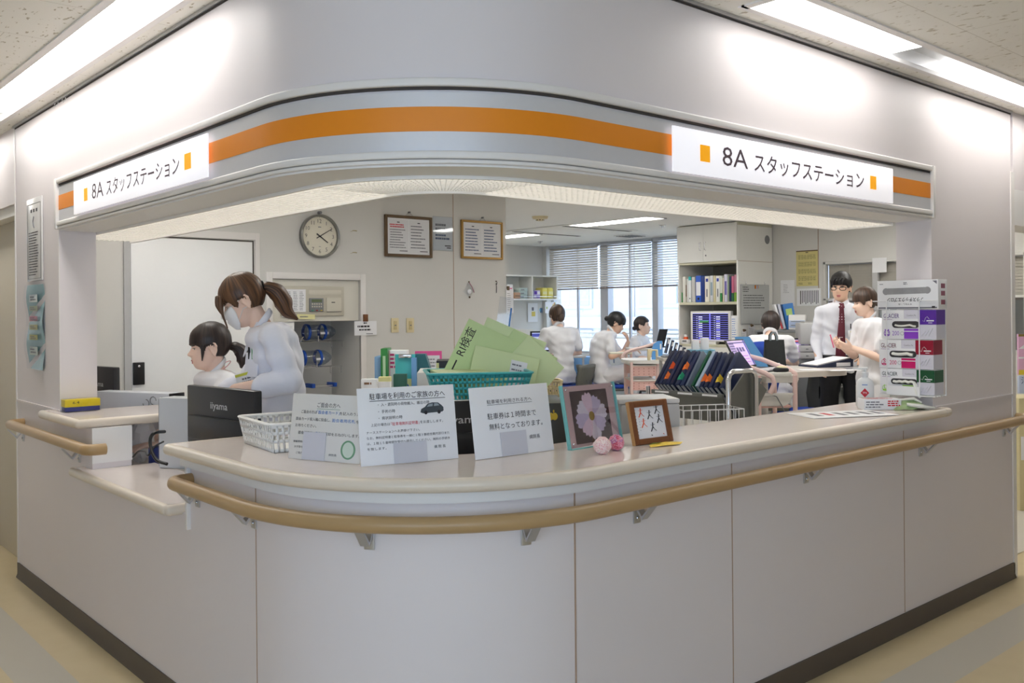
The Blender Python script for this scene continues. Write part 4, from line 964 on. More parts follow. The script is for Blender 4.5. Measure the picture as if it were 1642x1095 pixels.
boxthing('carton', 'white carton with a pink mark in the left bay of the wall shelf', 'box', (fY(822, 470).x, yS, zS), (.10, .18, .20), m_white, bands=((-.2, .35, .55, .75, mat('pink_ink', (220, 70, 130), .5)),))
boxthing('carton', 'low brown carton in front of the white one on the wall shelf', 'box', (fY(829, 470).x, yS - .12, zS), (.10, .07, .085), mat('brown_card', (176, 140, 112), .6), bands=((-.5, .5, .35, .5, m_wood),))
for k in range(3): boxthing('carton', ('lowest', 'middle', 'topmost')[k] + ' of three pale green cartons stacked on the wall shelf', 'box', (fY(840, 470).x + .006 * k, yS - .02, zS + .051 * k), (.16, .2, .05), mat('pale_sage', (176, 192, 186), .6), group='pale green cartons on the wall shelf', bands=((-.3, .1, .3, .6, m_mid),))
boxthing('carton', 'white and purple carton in the right bay of the wall shelf', 'box', (fY(862.5, 470).x, yS - .04, zS), (.13, .16, .12), mat('purple_white', (200, 190, 220), .5), bands=((-.1, .45, .1, .35, mat('violet', (96, 60, 170), .5)), (-.4, 0, .5, .9, mat('violet')), (.1, .45, .55, .85, m_white)))
for k, px in enumerate((875.5, 885)): boxthing('tub', ('left', 'right')[k] + ' of two yellow tubs on the wall shelf', 'tub', (fY(px, 470).x, yS - .04, zS), (.105, .16, .16), mat('tub_yellow', (236, 222, 110), .4), bev=.02, group='yellow tubs on the wall shelf', bands=((-.4, .4, .4, .65, mat('tub_label', (244, 236, 170), .5)),))
# things hanging under and beside the shelf
def hang_sheet(label, tl, br, fn, m, extra=None, name='hanging_sheet', cat='paper'):
    o, w, h = wall_thing(name, label, cat, fn, 0, tl, br)
    b = MB(); b.bb((-w / 2, -.002, -h / 2), (w / 2, 0, h / 2), m)
    if extra: extra(b, w, h)
    b.build('sheet', o); return o
fN = lambda px, py: PY(px, py, 4.3)
o = hang_sheet('white list clipped to the corner of the clock wall', (811, 463), (823, 502), lambda px, py: PY(px, py, YB - .005), m_paper, lambda b, w, h: inklines(b, -w * .35, w * .2, -h * .4, h * .35, 9, m_greyink, -.0025, wmin=.006, lh=.2))
c = PY(813, 460, YB - .005); b = MB(); b.bb((-.012, -.012, .0), (.012, .004, .035), m_wood, .003); b.build('clip', o, loc=(-.02, 0, .09))
fY2 = lambda px, py: PY(px, py, YS - .01)
hang_sheet('white sheet with a small yellow drawing under the wall shelf', (846, 486), (862, 516), fY2, m_paper, lambda b, w, h: (b.bb((-w * .12, -.003, -h * .2), (w * .25, -.0022, h * .05), mat('pale_yellow2', (236, 214, 110), .6)), b.bb((-w * .1, -.003, h * .1), (w * .1, -.0022, h * .28), m_greyink)))
hang_sheet('colourful sketched card hanging under the right end of the wall shelf', (874, 484), (895, 502), lambda px, py: PY(px, py, YS - .28), m_paper, lambda b, w, h: [b.ell((r.uniform(-.4, .4) * w, -.003, r.uniform(-.4, .4) * h), (.014, .001, .02), mat('sk%d' % k, cc, .6), 8, 5) for r in [random.Random(5)] for k, cc in enumerate(((210, 200, 110), (150, 190, 120), (220, 150, 130), (190, 210, 120), (120, 160, 200), (226, 214, 190)))])
c = PY(868, 496, YS - .28); o = thing('key_tag', 'dark blue tag on a cord under the wall shelf', 'tag', c); b = MB(); b.tube([(0, 0, .02), (0, 0, .11)], .002, m_white, 5); b.build('cord', o); b = MB(); b.bb((-.02, -.006, -.05), (.022, .006, .02), mat('slate_blue', (60, 84, 110), .5), .004); b.bb((-.026, -.004, -.03), (-.018, .008, .012), mat('cyan', (110, 190, 220), .5), .002); b.build('tag_plate', o)
b = MB(); b.bb((XC + .0, YS - .35, 0), (XW, YS - .02, .76), m_cab, .004); tag(b.build('low_cupboard'), 'low white cupboard along the wall of the bay under the wall shelf', 'cupboard')
boxthing('tray_stack', 'beige paper trays with a yellow tube on the bay cupboard', 'tray', (PY(828, 530, YS - .25).x, YS - .25, .762), (.42, .24, .42), m_beige, bands=((-.45, .45, .15, .2, m_mid), (-.45, .45, .45, .5, m_mid), (-.45, .45, .75, .8, m_mid)))
# ------------------------------------------------------------------ things standing on the long worktop
m_basketw = mat('white_basket_plastic', (238, 238, 236), .35, var=.01)
def basket(name, label, cat, c, rz, bl, bw, tl, tw, h, m, nx, ny, rows, rim=.008):
    """an open perforated plastic basket: floor, four walls of bars, rim"""
    o = thing(name, label, cat, c, rz)
    b = MB(); b.bb((-bl / 2, -bw / 2, 0), (bl / 2, bw / 2, .003), m); b.build('base', o)
    b = MB()
    def P(u, v, t):   # on the wall loop: side u 0..3, v along -1..1, t height
        l, w = (bl + (tl - bl) * t) / 2, (bw + (tw - bw) * t) / 2
        return [(v * l, -w, h * t), (l, v * w, h * t), (-v * l, w, h * t), (-l, -v * w, h * t)][u]
    for u in range(4):
        n = nx if u % 2 == 0 else ny
        for k in range(n + 1):
            v = -1 + 2 * k / n
            e = .42 / n
            v0, v1 = max(-1, v - e), min(1, v + e)
            b.add([P(u, v0, 0), P(u, v1, 0), P(u, v1, 1), P(u, v0, 1)], [(0, 1, 2, 3)], m)
        for t0, t1 in rows: b.add([P(u, -1, t0), P(u, 1, t0), P(u, 1, t1), P(u, -1, t1)], [(0, 1, 2, 3)], m)
    w = b.build('side_wall', o); md = w.modifiers.new('thick', 'SOLIDIFY'); md.thickness = .002
    b = MB(); q = [(tl / 2, tw / 2), (-tl / 2, tw / 2), (-tl / 2, -tw / 2), (tl / 2, -tw / 2)]
    pts = []
    for i, (x, y) in enumerate(q):
        sx, sy = (1 if x > 0 else -1), (1 if y > 0 else -1); r = .02
        for k in range(5):
            a = math.radians(90 * i + 90 * k / 4); pts.append((x - sx * r + r * math.cos(a), y - sy * r + r * math.sin(a), h))
    b.tube(pts, rim, m, 8, closed=True, flat=.6); b.build('rim', o)
    return o
basket('basket', 'small white perforated plastic basket on the left end of the worktop', 'basket', (.235, 1.0, ZT + .001), math.radians(83), .30, .20, .33, .235, .095, m_basketw, 16, 11, ((0, .12), (.34, .44), (.62, .72), (.86, 1)))

m_tape = mat('frosted_tape', (206, 206, 214), .35, var=.01)
def sheet(label, L, R, hgt, tilt, back, draw, tape, paper=m_paper):
    """a laminated notice leaning back on its clear stand; L and R are the bottom corners on the worktop"""
    L = Vector((L[0], L[1], ZT + .0015)); R = Vector((R[0], R[1], ZT + .0015)); w = (R - L).length
    rz = math.atan2(R.y - L.y, R.x - L.x)
    o = thing('counter_sign', label, 'sign', (L + R) / 2, rz)
    M = RX(-tilt)
    b = MB(); b.bb((-w / 2, 0, 0), (w / 2, .0035, hgt), paper, .001, M)
    draw(b, w, hgt, M); b.build('panel', o)
    b = MB(); b.bb((tape[0] * w, -.0022, -.0), (tape[1] * w, -.0012, tape[2] * hgt), m_tape, 0, M); b.build('tape', o)
    q = M @ Vector((0, .004, hgt * .7))
    b = MB(); b.add([(-w * .2, q.y, q.z), (w * .2, q.y, q.z), (w * .2, back, 0), (-w * .2, back, 0), (-w * .2, q.y + .003, q.z), (w * .2, q.y + .003, q.z), (w * .2, back + .003, 0), (-w * .2, back + .003, 0)],
                 [(0, 1, 2, 3), (7, 6, 5, 4), (0, 4, 5, 1), (1, 5, 6, 2), (2, 6, 7, 3), (3, 7, 4, 0)], m_film); b.build('stand', o)
    return o
YT = -.0008
def tl(b, M, w, h, s, u0, v, hh, u1=None, m=None, al='l', thin=0.):
    b.text(s, m or m_ink, (u0 - .5) * w, v * h, hh * h, None if u1 is None else (u1 - u0) * w, YT, al, thin=thin, M=M)
def d1_(b, w, h, M):
    f = lambda *a, **k: tl(b, M, w, h, *a, **k)
    f('ご面会の方へ', .36, .80, .075, .68); b.bb((-.14 * w, YT, .775 * h), (.18 * w, YT + .0003, .780 * h), mat('green_rule', (90, 140, 110), .6), 0, M)
    f('ご面会の方は', .14, .70, .05, .36); f('「面会者カード」', .36, .70, .055, .68, m_blueink); f('を記入のうえ、', .68, .70, .05, .97)
    f('面会カード投入箱に投函し、', .07, .59, .05, .56); f('面会者用名札', .58, .59, .052, .90, m_blueink); f('を', .91, .59, .045, .96)
    f('お待ちください。', .07, .49, .05, .37); f('面会終了後、', .12, .38, .05, .34); f('名札', .36, .38, .05, .44, m_blueink); f('は返却をおねがいします。', .45, .38, .05, .97)
    f('療養環境の安全を守るために', .06, .25, .035, .46); f('お手数をおかけしますが', .08, .17, .035, .43); f('ご協力をお願いいたします。', .11, .08, .035, .52); f('病院長', .57, .08, .036, .68)
    g = mat('sage_ring', (120, 164, 130), .6, var=.05)
    ring = [((.83 + .10 * math.cos(a)) * w - w / 2, YT, (.19 + .14 * math.sin(a)) * h) for a in [2 * math.pi * k / 28 for k in range(28)]]
    rin = [((.83 + .075 * math.cos(a)) * w - w / 2, YT - .0003, (.19 + .115 * math.sin(a)) * h) for a in [2 * math.pi * k / 28 for k in range(28)]]
    b.poly(ring, g, M); b.poly(rin, mat('sage_pale', (206, 220, 206), .6), M)
sheet('grey printed notice leaning beside the white basket, with a green oval mark', (.10, .735), (.20, .471), .205, 8, .045, d1_, (-.30, .02, .42), mat('warm_grey_paper', (222, 220, 216), .55, var=.01))
def d2_(b, w, h, M):
    f = lambda *a, **k: tl(b, M, w, h, *a, **k)
    f('駐車場を利用のご家族の方へ', .12, .845, .085, .90, thin=.004); b.bb((-.38 * w, YT, .825 * h), (.40 * w, YT + .0003, .832 * h), m_ink, 0, M)
    f('・ 入・退院時の荷物搬入、搬出の時', .20, .755, .045, .73); f('・ 手術の時', .20, .665, .045, .37); f('・ 病状説明の時', .20, .58, .045, .44)
    f('上記の場合は', .12, .50, .04, .31); f('「駐車場無料証明書」', .32, .495, .046, .61, m_red); f('をお渡しします。', .62, .50, .04, .86)
    f('ナースステーションへお声掛け下さい。', .07, .405, .036, .61); f('なお、無料証明書と駐車券を一緒に１階３番総合案内窓口また', .07, .335, .036, .92); f('は、１階１５番時間外受付へ提示してください。無料の手続き', .07, .265, .036, .92); f('を致します。', .07, .195, .036, .26)
    f('病 院 長', .75, .16, .042, .87)
    c = mat('car_print', (66, 74, 80), .5, var=.1, vscale=60); c2 = mat('car_print_glass', (150, 160, 166), .5)
    P = [(.63, .645), (.64, .69), (.68, .715), (.71, .755), (.76, .77), (.82, .765), (.855, .73), (.875, .70), (.875, .655), (.86, .64), (.66, .63)]
    b.poly([((u - .5) * w, YT, v * h) for u, v in P][::-1], c, M)
    b.poly([((u - .5) * w, YT - .0003, v * h) for u, v in ((.70, .715), (.72, .748), (.765, .757), (.76, .72))][::-1], c2, M); b.poly([((u - .5) * w, YT - .0003, v * h) for u, v in ((.775, .72), (.78, .757), (.815, .755), (.835, .725))][::-1], c2, M)
    for u in (.685, .825): b.poly([((u - .5 + .018 * math.cos(a)) * w, YT - .0004, (.64 + .026 * math.sin(a)) * h) for a in [2 * math.pi * k / 14 for k in range(14)]], m_ink, M)
sheet('white parking notice with a printed dark car, in the middle of the worktop', (.176, .425), (.485, .352), .232, 9, .055, d2_, (-.17, .17, .27))
def d3_(b, w, h, M):
    f = lambda *a, **k: tl(b, M, w, h, *a, **k)
    f('駐車場を利用される方へ', .20, .755, .06, .77); b.bb((-.30 * w, YT, .738 * h), (.27 * w, YT + .0003, .743 * h), m_ink, 0, M)
    f('駐車券は１時間まで', .19, .535, .09, .81); f('無料となっております。', .20, .385, .09, .88)
    f('病院長', .69, .20, .062, .83)
sheet('white parking notice in large plain print beside the glass flower frame', (.500, .285), (.822, .272), .222, 9, .05, d3_, (-.18, .15, .34))

# glass flower frame
L, R = Vector((.84, .214, ZT + .001)), Vector((1.137, .262, ZT + .001)); w, h = (R - L).length * .86, .205
rz = math.atan2(R.y - L.y, R.x - L.x) - .12
o = thing('photo_frame', 'glass photo frame with a pink border and a cosmos flower print', 'picture', (L + R) / 2 + Vector((0, 0, .004)), rz)
M = RX(-11); TL_ = .55
m_teal = mat('glass_edge_teal', (120, 186, 182), .1, var=.02)
b = MB(); b.bb((-w / 2, .004, 0), (w / 2, .008, h), mat('pink_mount', (216, 182, 184), .4, var=.02), 0, M); b.build('mount', o)
b = MB(); b.bb((-w / 2 - .003, -.004, -.003), (w / 2 + .003, .0, h + .003), m_glass, 0, M); b.build('glass', o)
b = MB()
for lo, hi in (((-w / 2 - .005, -.006, -.004), (-w / 2 - .001, .010, h + .004)), ((w / 2 + .001, -.006, -.004), (w / 2 + .005, .010, h + .004)), ((-w / 2, -.006, -.006), (w / 2, .010, -.002))): b.bb(lo, hi, m_teal, .001, M)
b.build('glass_edge', o)
b = MB(); s = w * .36
b.bb((-s, .0028, h * .48 - s * .95), (s, .0038, h * .48 + s * .95), mat('flower_ground', (50, 28, 42), .5, var=.55, vscale=9), 0, M)
pet = [mat('petal_a', (232, 222, 238), .5, var=.12, vscale=90), mat('petal_b', (206, 190, 222), .5, var=.15, vscale=90), mat('petal_c', (236, 206, 226), .5, var=.12, vscale=90)]
for k in range(8):
    a = math.radians(45 * k + 12); l = s * (.82 if k % 2 else .9); ww = s * .27
    pts = [(0.06, -.25), (.45, -.8), (.8, -1), (.95, -.7), (.9, -.25), (1.0, 0), (.9, .3), (.95, .7), (.8, 1), (.45, .8), (.06, .25)]
    b.poly([(math.cos(a) * u * l - math.sin(a) * v * ww, .0026 - .0002 * (k % 3), h * .48 + math.sin(a) * u * l + math.cos(a) * v * ww) for u, v in pts], pet[k % 3], M)
b.poly([(s * .15 * math.cos(t), .0018, h * .48 + s * .17 * math.sin(t)) for t in [2 * math.pi * k / 16 for k in range(16)]], mat('flower_core', (150, 124, 50), .7, var=.4, vscale=300), M)
b.build('print', o)
for sx in (-1, 1):
    for z in (.012, h - .012): b = MB(); b.ell((sx * (w / 2 - .012), -.006, z), (.004, .003, .004), m_chrome, 10, 6, M); b.build('stud', o)
b = MB(); b.tube([M @ Vector((-.05, .01, h * .6)), (-.05, .075, 0), (.05, .075, 0), M @ Vector((.05, .01, h * .6))], .002, m_chrome, 6); b.build('wire_stand', o)

# brown frame with brush writing
L, R = Vector((1.08, .150, ZT + .001)), Vector((1.262, .128, ZT + .001)); w, h = (R - L).length, .148
o = thing('photo_frame', 'small brown framed brush writing in red and black on white', 'picture', (L + R) / 2, math.atan2(R.y - L.y, R.x - L.x) + .05)
M = RX(-13); fw = .02; m_br = mat('brown_frame', (122, 74, 44), .4, var=.12, vscale=40)
b = MB()
for lo, hi in (((-w / 2, 0), (-w / 2 + fw, h)), ((w / 2 - fw, 0), (w / 2, h)), ((-w / 2 + fw, 0), (w / 2 - fw, fw)), ((-w / 2 + fw, h - fw), (w / 2 - fw, h))): b.bb((lo[0], -.006, lo[1]), (hi[0], .010, hi[1]), m_br, .002, M)
b.build('frame', o)
b = MB(); b.bb((-w / 2 - .002, -.003, -.0), (-w / 2, .011, h), mat('ochre_edge', (196, 150, 96), .5), 0, M); b.bb((w / 2, -.003, 0), (w / 2 + .002, .011, h), mat('ochre_edge'), 0, M); b.bb((-w / 2, -.003, h), (w / 2, .011, h + .002), mat('ochre_edge'), 0, M); b.build('edge', o)
b = MB(); b.bb((-w / 2 + fw, .002, fw), (w / 2 - fw, .006, h - fw), mat('white_card', (236, 236, 240), .5), 0, M)
m_or = mat('vermilion', (228, 92, 50), .6, var=.05)
def stroke(pts, r, m): b.tube([M @ Vector((x * (w / 2 - fw), .0015, h / 2 + z * (h / 2 - fw))) for x, z in pts], r, m, 6, flat=.3)
for (x, z, m) in ((-.55, .62, m_or), (-.45, -.05, m_or), (.02, .45, m_ink), (.12, -.35, m_ink), (.55, .75, m_ink), (.62, .15, m_ink)):
    stroke([(x - .14, z + .18), (x, z + .14), (x + .14, z + .2)], .0016, m); stroke([(x + .02, z + .32), (x - .02, z), (x - .16, z - .25)], .0022, m); stroke([(x, z + .05), (x + .1, z - .12), (x + .2, z - .22)], .0026, m); stroke([(x - .1, z - .05), (x + .06, z - .02)], .0014, m)
for i in range(9): stroke([(-.97 + .03 * (i % 2), .9 - .2 * i), (-.90, .84 - .2 * i)], .0022, m_ink)
for i in range(5): stroke([(-.75 + .05 * (i % 2), .3 - .18 * i), (-.70, .24 - .18 * i)], .001, m_greyink)
for x in (-.05, .75): stroke([(x, -.8), (x + .05, -.86)], .003, m_or if x > 0 else m_ink)
b.build('brush_writing', o)
q = M @ Vector((0, .012, h * .7)); b = MB(); b.tube([q, (0, .085, .003)], .006, m_black, 6); b.build('easel_leg', o)

# folded paper balls
def kusudama(c, r, label, base, spots, seed):
    o = thing('paper_ball', label, 'ornament', (c[0], c[1], ZT + r * .87))
    rr = random.Random(seed); bm = bmesh.new(); bmesh.ops.create_icosphere(bm, subdivisions=1, radius=r)
    bmesh.ops.poke(bm, faces=bm.faces[:], offset=r * .16)
    for v in bm.verts: v.co *= 1 + rr.uniform(-.03, .03)
    bmesh.ops.rotate(bm, verts=bm.verts, matrix=Euler((rr.random(), rr.random(), rr.random())).to_matrix()); bm.verts.index_update()
    b = MB(); b.add([v.co[:] for v in bm.verts], [[v.index for v in f.verts] for f in bm.faces], base)
    for i, f in enumerate(bm.faces): b.m[i] = b.mi(spots[i % len(spots)])
    bm.free(); b.build('folded_paper', o, sharp=5)
def chiyo(name, base, c2, sc):
    m = mat(name, base, .6, var=0); N = m.node_tree.nodes; L = m.node_tree.links
    vo = N.new('ShaderNodeTexVoronoi'); vo.inputs['Scale'].default_value = sc; tc = N.new('ShaderNodeTexCoord'); L.new(tc.outputs['Object'], vo.inputs['Vector'])
    rp = N.new('ShaderNodeValToRGB'); rp.color_ramp.interpolation = 'CONSTANT'; e = rp.color_ramp.elements
    e[0].color = lin(c2); e[1].position = .32; e[1].color = lin(base); L.new(vo.outputs['Distance'], rp.inputs[0]); L.new(rp.outputs[0], N['Principled BSDF'].inputs['Base Color']); return m
kusudama((.875, .105), .031, 'pale pink patterned paper ball, the paler of the two, by the flower frame', m_paper, [chiyo('washi_pale', (244, 214, 212), (226, 120, 130), 210), chiyo('washi_pale2', (246, 224, 218), (214, 90, 110), 260)], 3)
kusudama((.965, .128), .029, 'deep pink patterned paper ball between the two frames', m_paper, [chiyo('washi_pink', (230, 140, 160), (250, 220, 225), 170), chiyo('washi_red', (206, 84, 110), (240, 190, 200), 210), chiyo('washi_plum', (186, 120, 160), (240, 210, 210), 190)], 8)
o = thing('folded_origami', 'flat yellow and green folded paper strip below the brown frame', 'ornament', (1.165, .085, ZT + .001), -.15)
b = MB(); y_ = mat('origami_yellow', (236, 200, 70), .6, var=.15, vscale=120)
b.add([(-.075, -.01, 0), (-.02, -.02, .003), (.05, -.02, .002), (.075, -.005, .006), (.05, .012, .002), (-.03, .012, .004), (-.07, .008, .004), (0, 0, .012), (-.075, -.004, .008)], [(0, 1, 7, 8), (1, 2, 7), (2, 3, 7), (3, 4, 7), (4, 5, 7), (5, 6, 8, 7)], y_)
b.build('yellow_fold', o); b = MB(); b.add([(-.075, -.002, .009), (-.03, -.006, .014), (-.01, .004, .012), (-.05, .008, .010)], [(0, 1, 2, 3)], mat('origami_green', (140, 190, 70), .6)); b.build('green_fold', o)
# papers and bottle on the right of the worktop
o = thing('printed_sheet', 'printed sheets lying flat on the right half of the worktop', 'paper', (2.43, .135, ZT + .0012), math.radians(-28))
b = MB(); b.bb((-.21, -.09, 0), (.21, .12, .0012), m_paper, 0, RZ(3)); b.build('lower_sheet', o)
b = MB(); b.bb((-.20, -.10, .0014), (.20, .11, .0022), m_paper)
for k in range(6): b.bb((-.15 + .06 * k, -.04 + .01 * (k % 2), .0024), (-.12 + .06 * k, .06, .0026), m_greyink if k != 1 else m_red)
b.build('upper_sheet', o)
c = PZ(1387, 652, ZT); k_ = .95
o = thing('pump_bottle', 'white pump bottle of hand sanitiser with a red diamond label', 'bottle', (c.x, c.y, ZT + .001), math.radians(-62))
m_bot = mat('bottle_white', (236, 238, 238), .3, var=.01)
b = MB()
prof = [(0, 0), (.036, 0), (.040, .006), (.040, .098), (.038, .112), (.030, .126), (.018, .133), (.015, .136), (.015, .146), (0, .146)]
b.lathe([(r, z) for r, z in prof], m_bot, 28, Matrix.Diagonal((1.0, .78, 1, 1))); b.build('body', o)
b = MB(); b.lathe([(.0, .146), (.017, .146), (.017, .160), (.007, .162), (.006, .176), (.0, .176)], m_bot, 20); b.bb((-.014, -.012, .174), (.014, .014, .184), m_bot, .004); b.bb((-.052, -.007, .172), (.0, .007, .183), m_bot, .004); b.build('pump', o)
b = MB(); f = -.0325
b.poly([(0, f, .045), (.019, f + .002, .066), (0, f, .088), (-.019, f + .002, .066)], m_red); b.text('TPX', m_paper, 0, .062, .009, .02, f - .0006, 'c'); b.bb((-.024, f - .0005, .032), (.024, f + .004, .044), mat('label_green', (130, 190, 150), .5)); b.bb((-.012, f - .0008, .036), (.012, f, .039), m_paper); b.bb((-.012, f - .0003, .102), (.012, f + .004, .105), m_blueink); b.bb((-.008, f - .0003, .018), (.014, f + .004, .020), m_greyink); b.build('label', o)
# mask box
o = thing('carton', 'small white and red carton of masks lying beside the pump bottle', 'box', (PZ(1425, 657, ZT).x, PZ(1425, 657, ZT).y + .045, ZT + .001), math.radians(-41))
b = MB(); w, d, h = .168, .085, .048
b.bb((-w / 2, -d / 2, 0), (w / 2, d / 2, h), m_paper, .0015)
inklines(b, -w * .47, w * .05, h * .15, h * .85, 3, m_greyink, -d / 2 - .0008, .95, 5, wmin=.006, lh=.45); inklines(b, w * .12, w * .47, h * .3, h * .9, 3, m_red, -d / 2 - .0008, 1.1, 6, wmin=.006, lh=.6)
inklines(b, -w * .45, w * .45, -d * .4, d * .4, 6, mat('pink_red_ink', (222, 120, 130), .6, var=0), 0, 1, 8, T((0, 0, h + .0006)) @ RX(-90), wmin=.01, lh=.5); b.build('box', o)
# glove bag
c = PZ(1474, 657, ZT); o = thing('glove_bag', 'crumpled green and white bag of gloves at the right end of the worktop', 'bag', (c.x - .01, c.y + .045, ZT + .001), math.radians(-41))
b = MB(); rr = random.Random(4); m_bag = mat('bag_green', (168, 190, 140), .25, var=.35, vscale=40); m_bagw = mat('glove_white', (240, 240, 232), .5)
rows = [[((u - 4) * .02, (v - 2) * .022, max(.0, .042 * (1 - ((u - 4) / 4.2) ** 2) * (1 - ((v - 2) / 2.2) ** 2) + rr.uniform(-.008, .008))) for u in range(9)] for v in range(5)]
b.grid(rows, m_bag); b.build('bag', o)
b = MB(); b.tube([(-.02, -.03, .024), (.03, -.045, .018), (.07, -.04, .012), (.105, -.03, .008)], [.012, .016, .012, .006], m_bagw, 8, flat=.6); b.tube([(-.04, .0, .042), (.02, -.01, .048), (.05, -.02, .03)], [.008, .012, .008], m_bagw, 8, flat=.6); b.build('glove', o)
# yellow box at the far left
a, c = PY(103, 660, 2.745), PY(163, 657, 2.745); a.z = c.z = ZT; w = (c - a).length * .97
o = thing('slide_box', 'yellow and blue slim box wrapped in clear film on the far left counter', 'box', (a + c) / 2 + Vector((0, .036, .001)), math.atan2(c.y - a.y, c.x - a.x))
b = MB(); h = .058; b.bb((-w / 2 + .004, -.03, .002), (w / 2 - .004, .03, h * .42), mat('navy_box', (44, 54, 130), .4), .002); b.build('base', o)
b = MB(); b.bb((-w / 2 + .002, -.033, h * .4), (w / 2 - .002, .033, h), mat('yellow_box', (242, 212, 30), .4, var=.02), .002); b.text('6.4', m_ink, -w * .28, h * .66, .012, .03, -.0336); b.build('lid', o)
b = MB(); b.bb((-w / 2, -.036, 0), (w / 2, .036, h + .003), m_film, .001); b.build('wrap', o)

# ------------------------------------------------------------------ glove rack on the right jamb
fJ = lambda px, py: PX(px, py, X1 - .105)
zr = {k: fJ(1450, v).z for k, v in dict(bot=633, l1=591, l2=544, l3=496, gown=449, rim=486).items()}
yr0, yr1 = fJ(1498, 560).y, fJ(1413, 560).y; yc = (yr0 + yr1) / 2; hw = (yr1 - yr0) / 2
m_wire = mat('white_wire', (240, 240, 240), .35, var=.01)
o = thing('glove_box_rack', 'white wire rack of glove boxes fixed on the right jamb of the opening', 'rack', (X1 - .003, yc, 0), -math.pi / 2)
b = MB(); D = .118; zb, zt = zr['bot'], zr['rim'] - .02
for x in (-hw - .008, hw + .008, -hw + .035, hw - .06):
    fr = x in (-hw + .035, hw - .06)
    b.tube([(x, -D if fr else -.004, zt + .03 if fr else zt + .03), (x, -D if fr else -.004, zb)], .0028, m_wire, 6)
for z in (zt + .03, zr['l2'] + .02, zb + .04): b.tube([(-hw - .008, -D if z == zt + .03 else -.004, z), (-hw - .008, -.004, z), (hw + .008, -.004, z), (hw + .008, -D * .9, z)], .0026, m_wire, 6)
b.tube([(-hw - .03, -D, zt + .03), (-hw + .035, -D, zt + .03)], .003, m_wire, 6); b.tube([(hw - .06, -D, zt + .03), (hw + .02, -D, zt + .03)], .003, m_wire, 6)
for k in range(5): y = -D + (D - .006) * k / 4; b.tube([(-hw, y, zb), (hw + .01, y, zb)], .0026, m_wire, 6)
for x in (-hw, 0, hw): b.tube([(x, -D, zb), (x, -.004, zb)], .0026, m_wire, 6)
b.build('wire_frame', o)
b = MB(); b.bb((-hw + .035, -D - .004, zb), (hw - .06, -D - .002, zb + .042), m_wire); b.build('front_plate', o)
m_lav = mat('carton_grey', (214, 212, 222), .4, var=.01); m_hole = mat('box_hole', (60, 58, 60), .8)
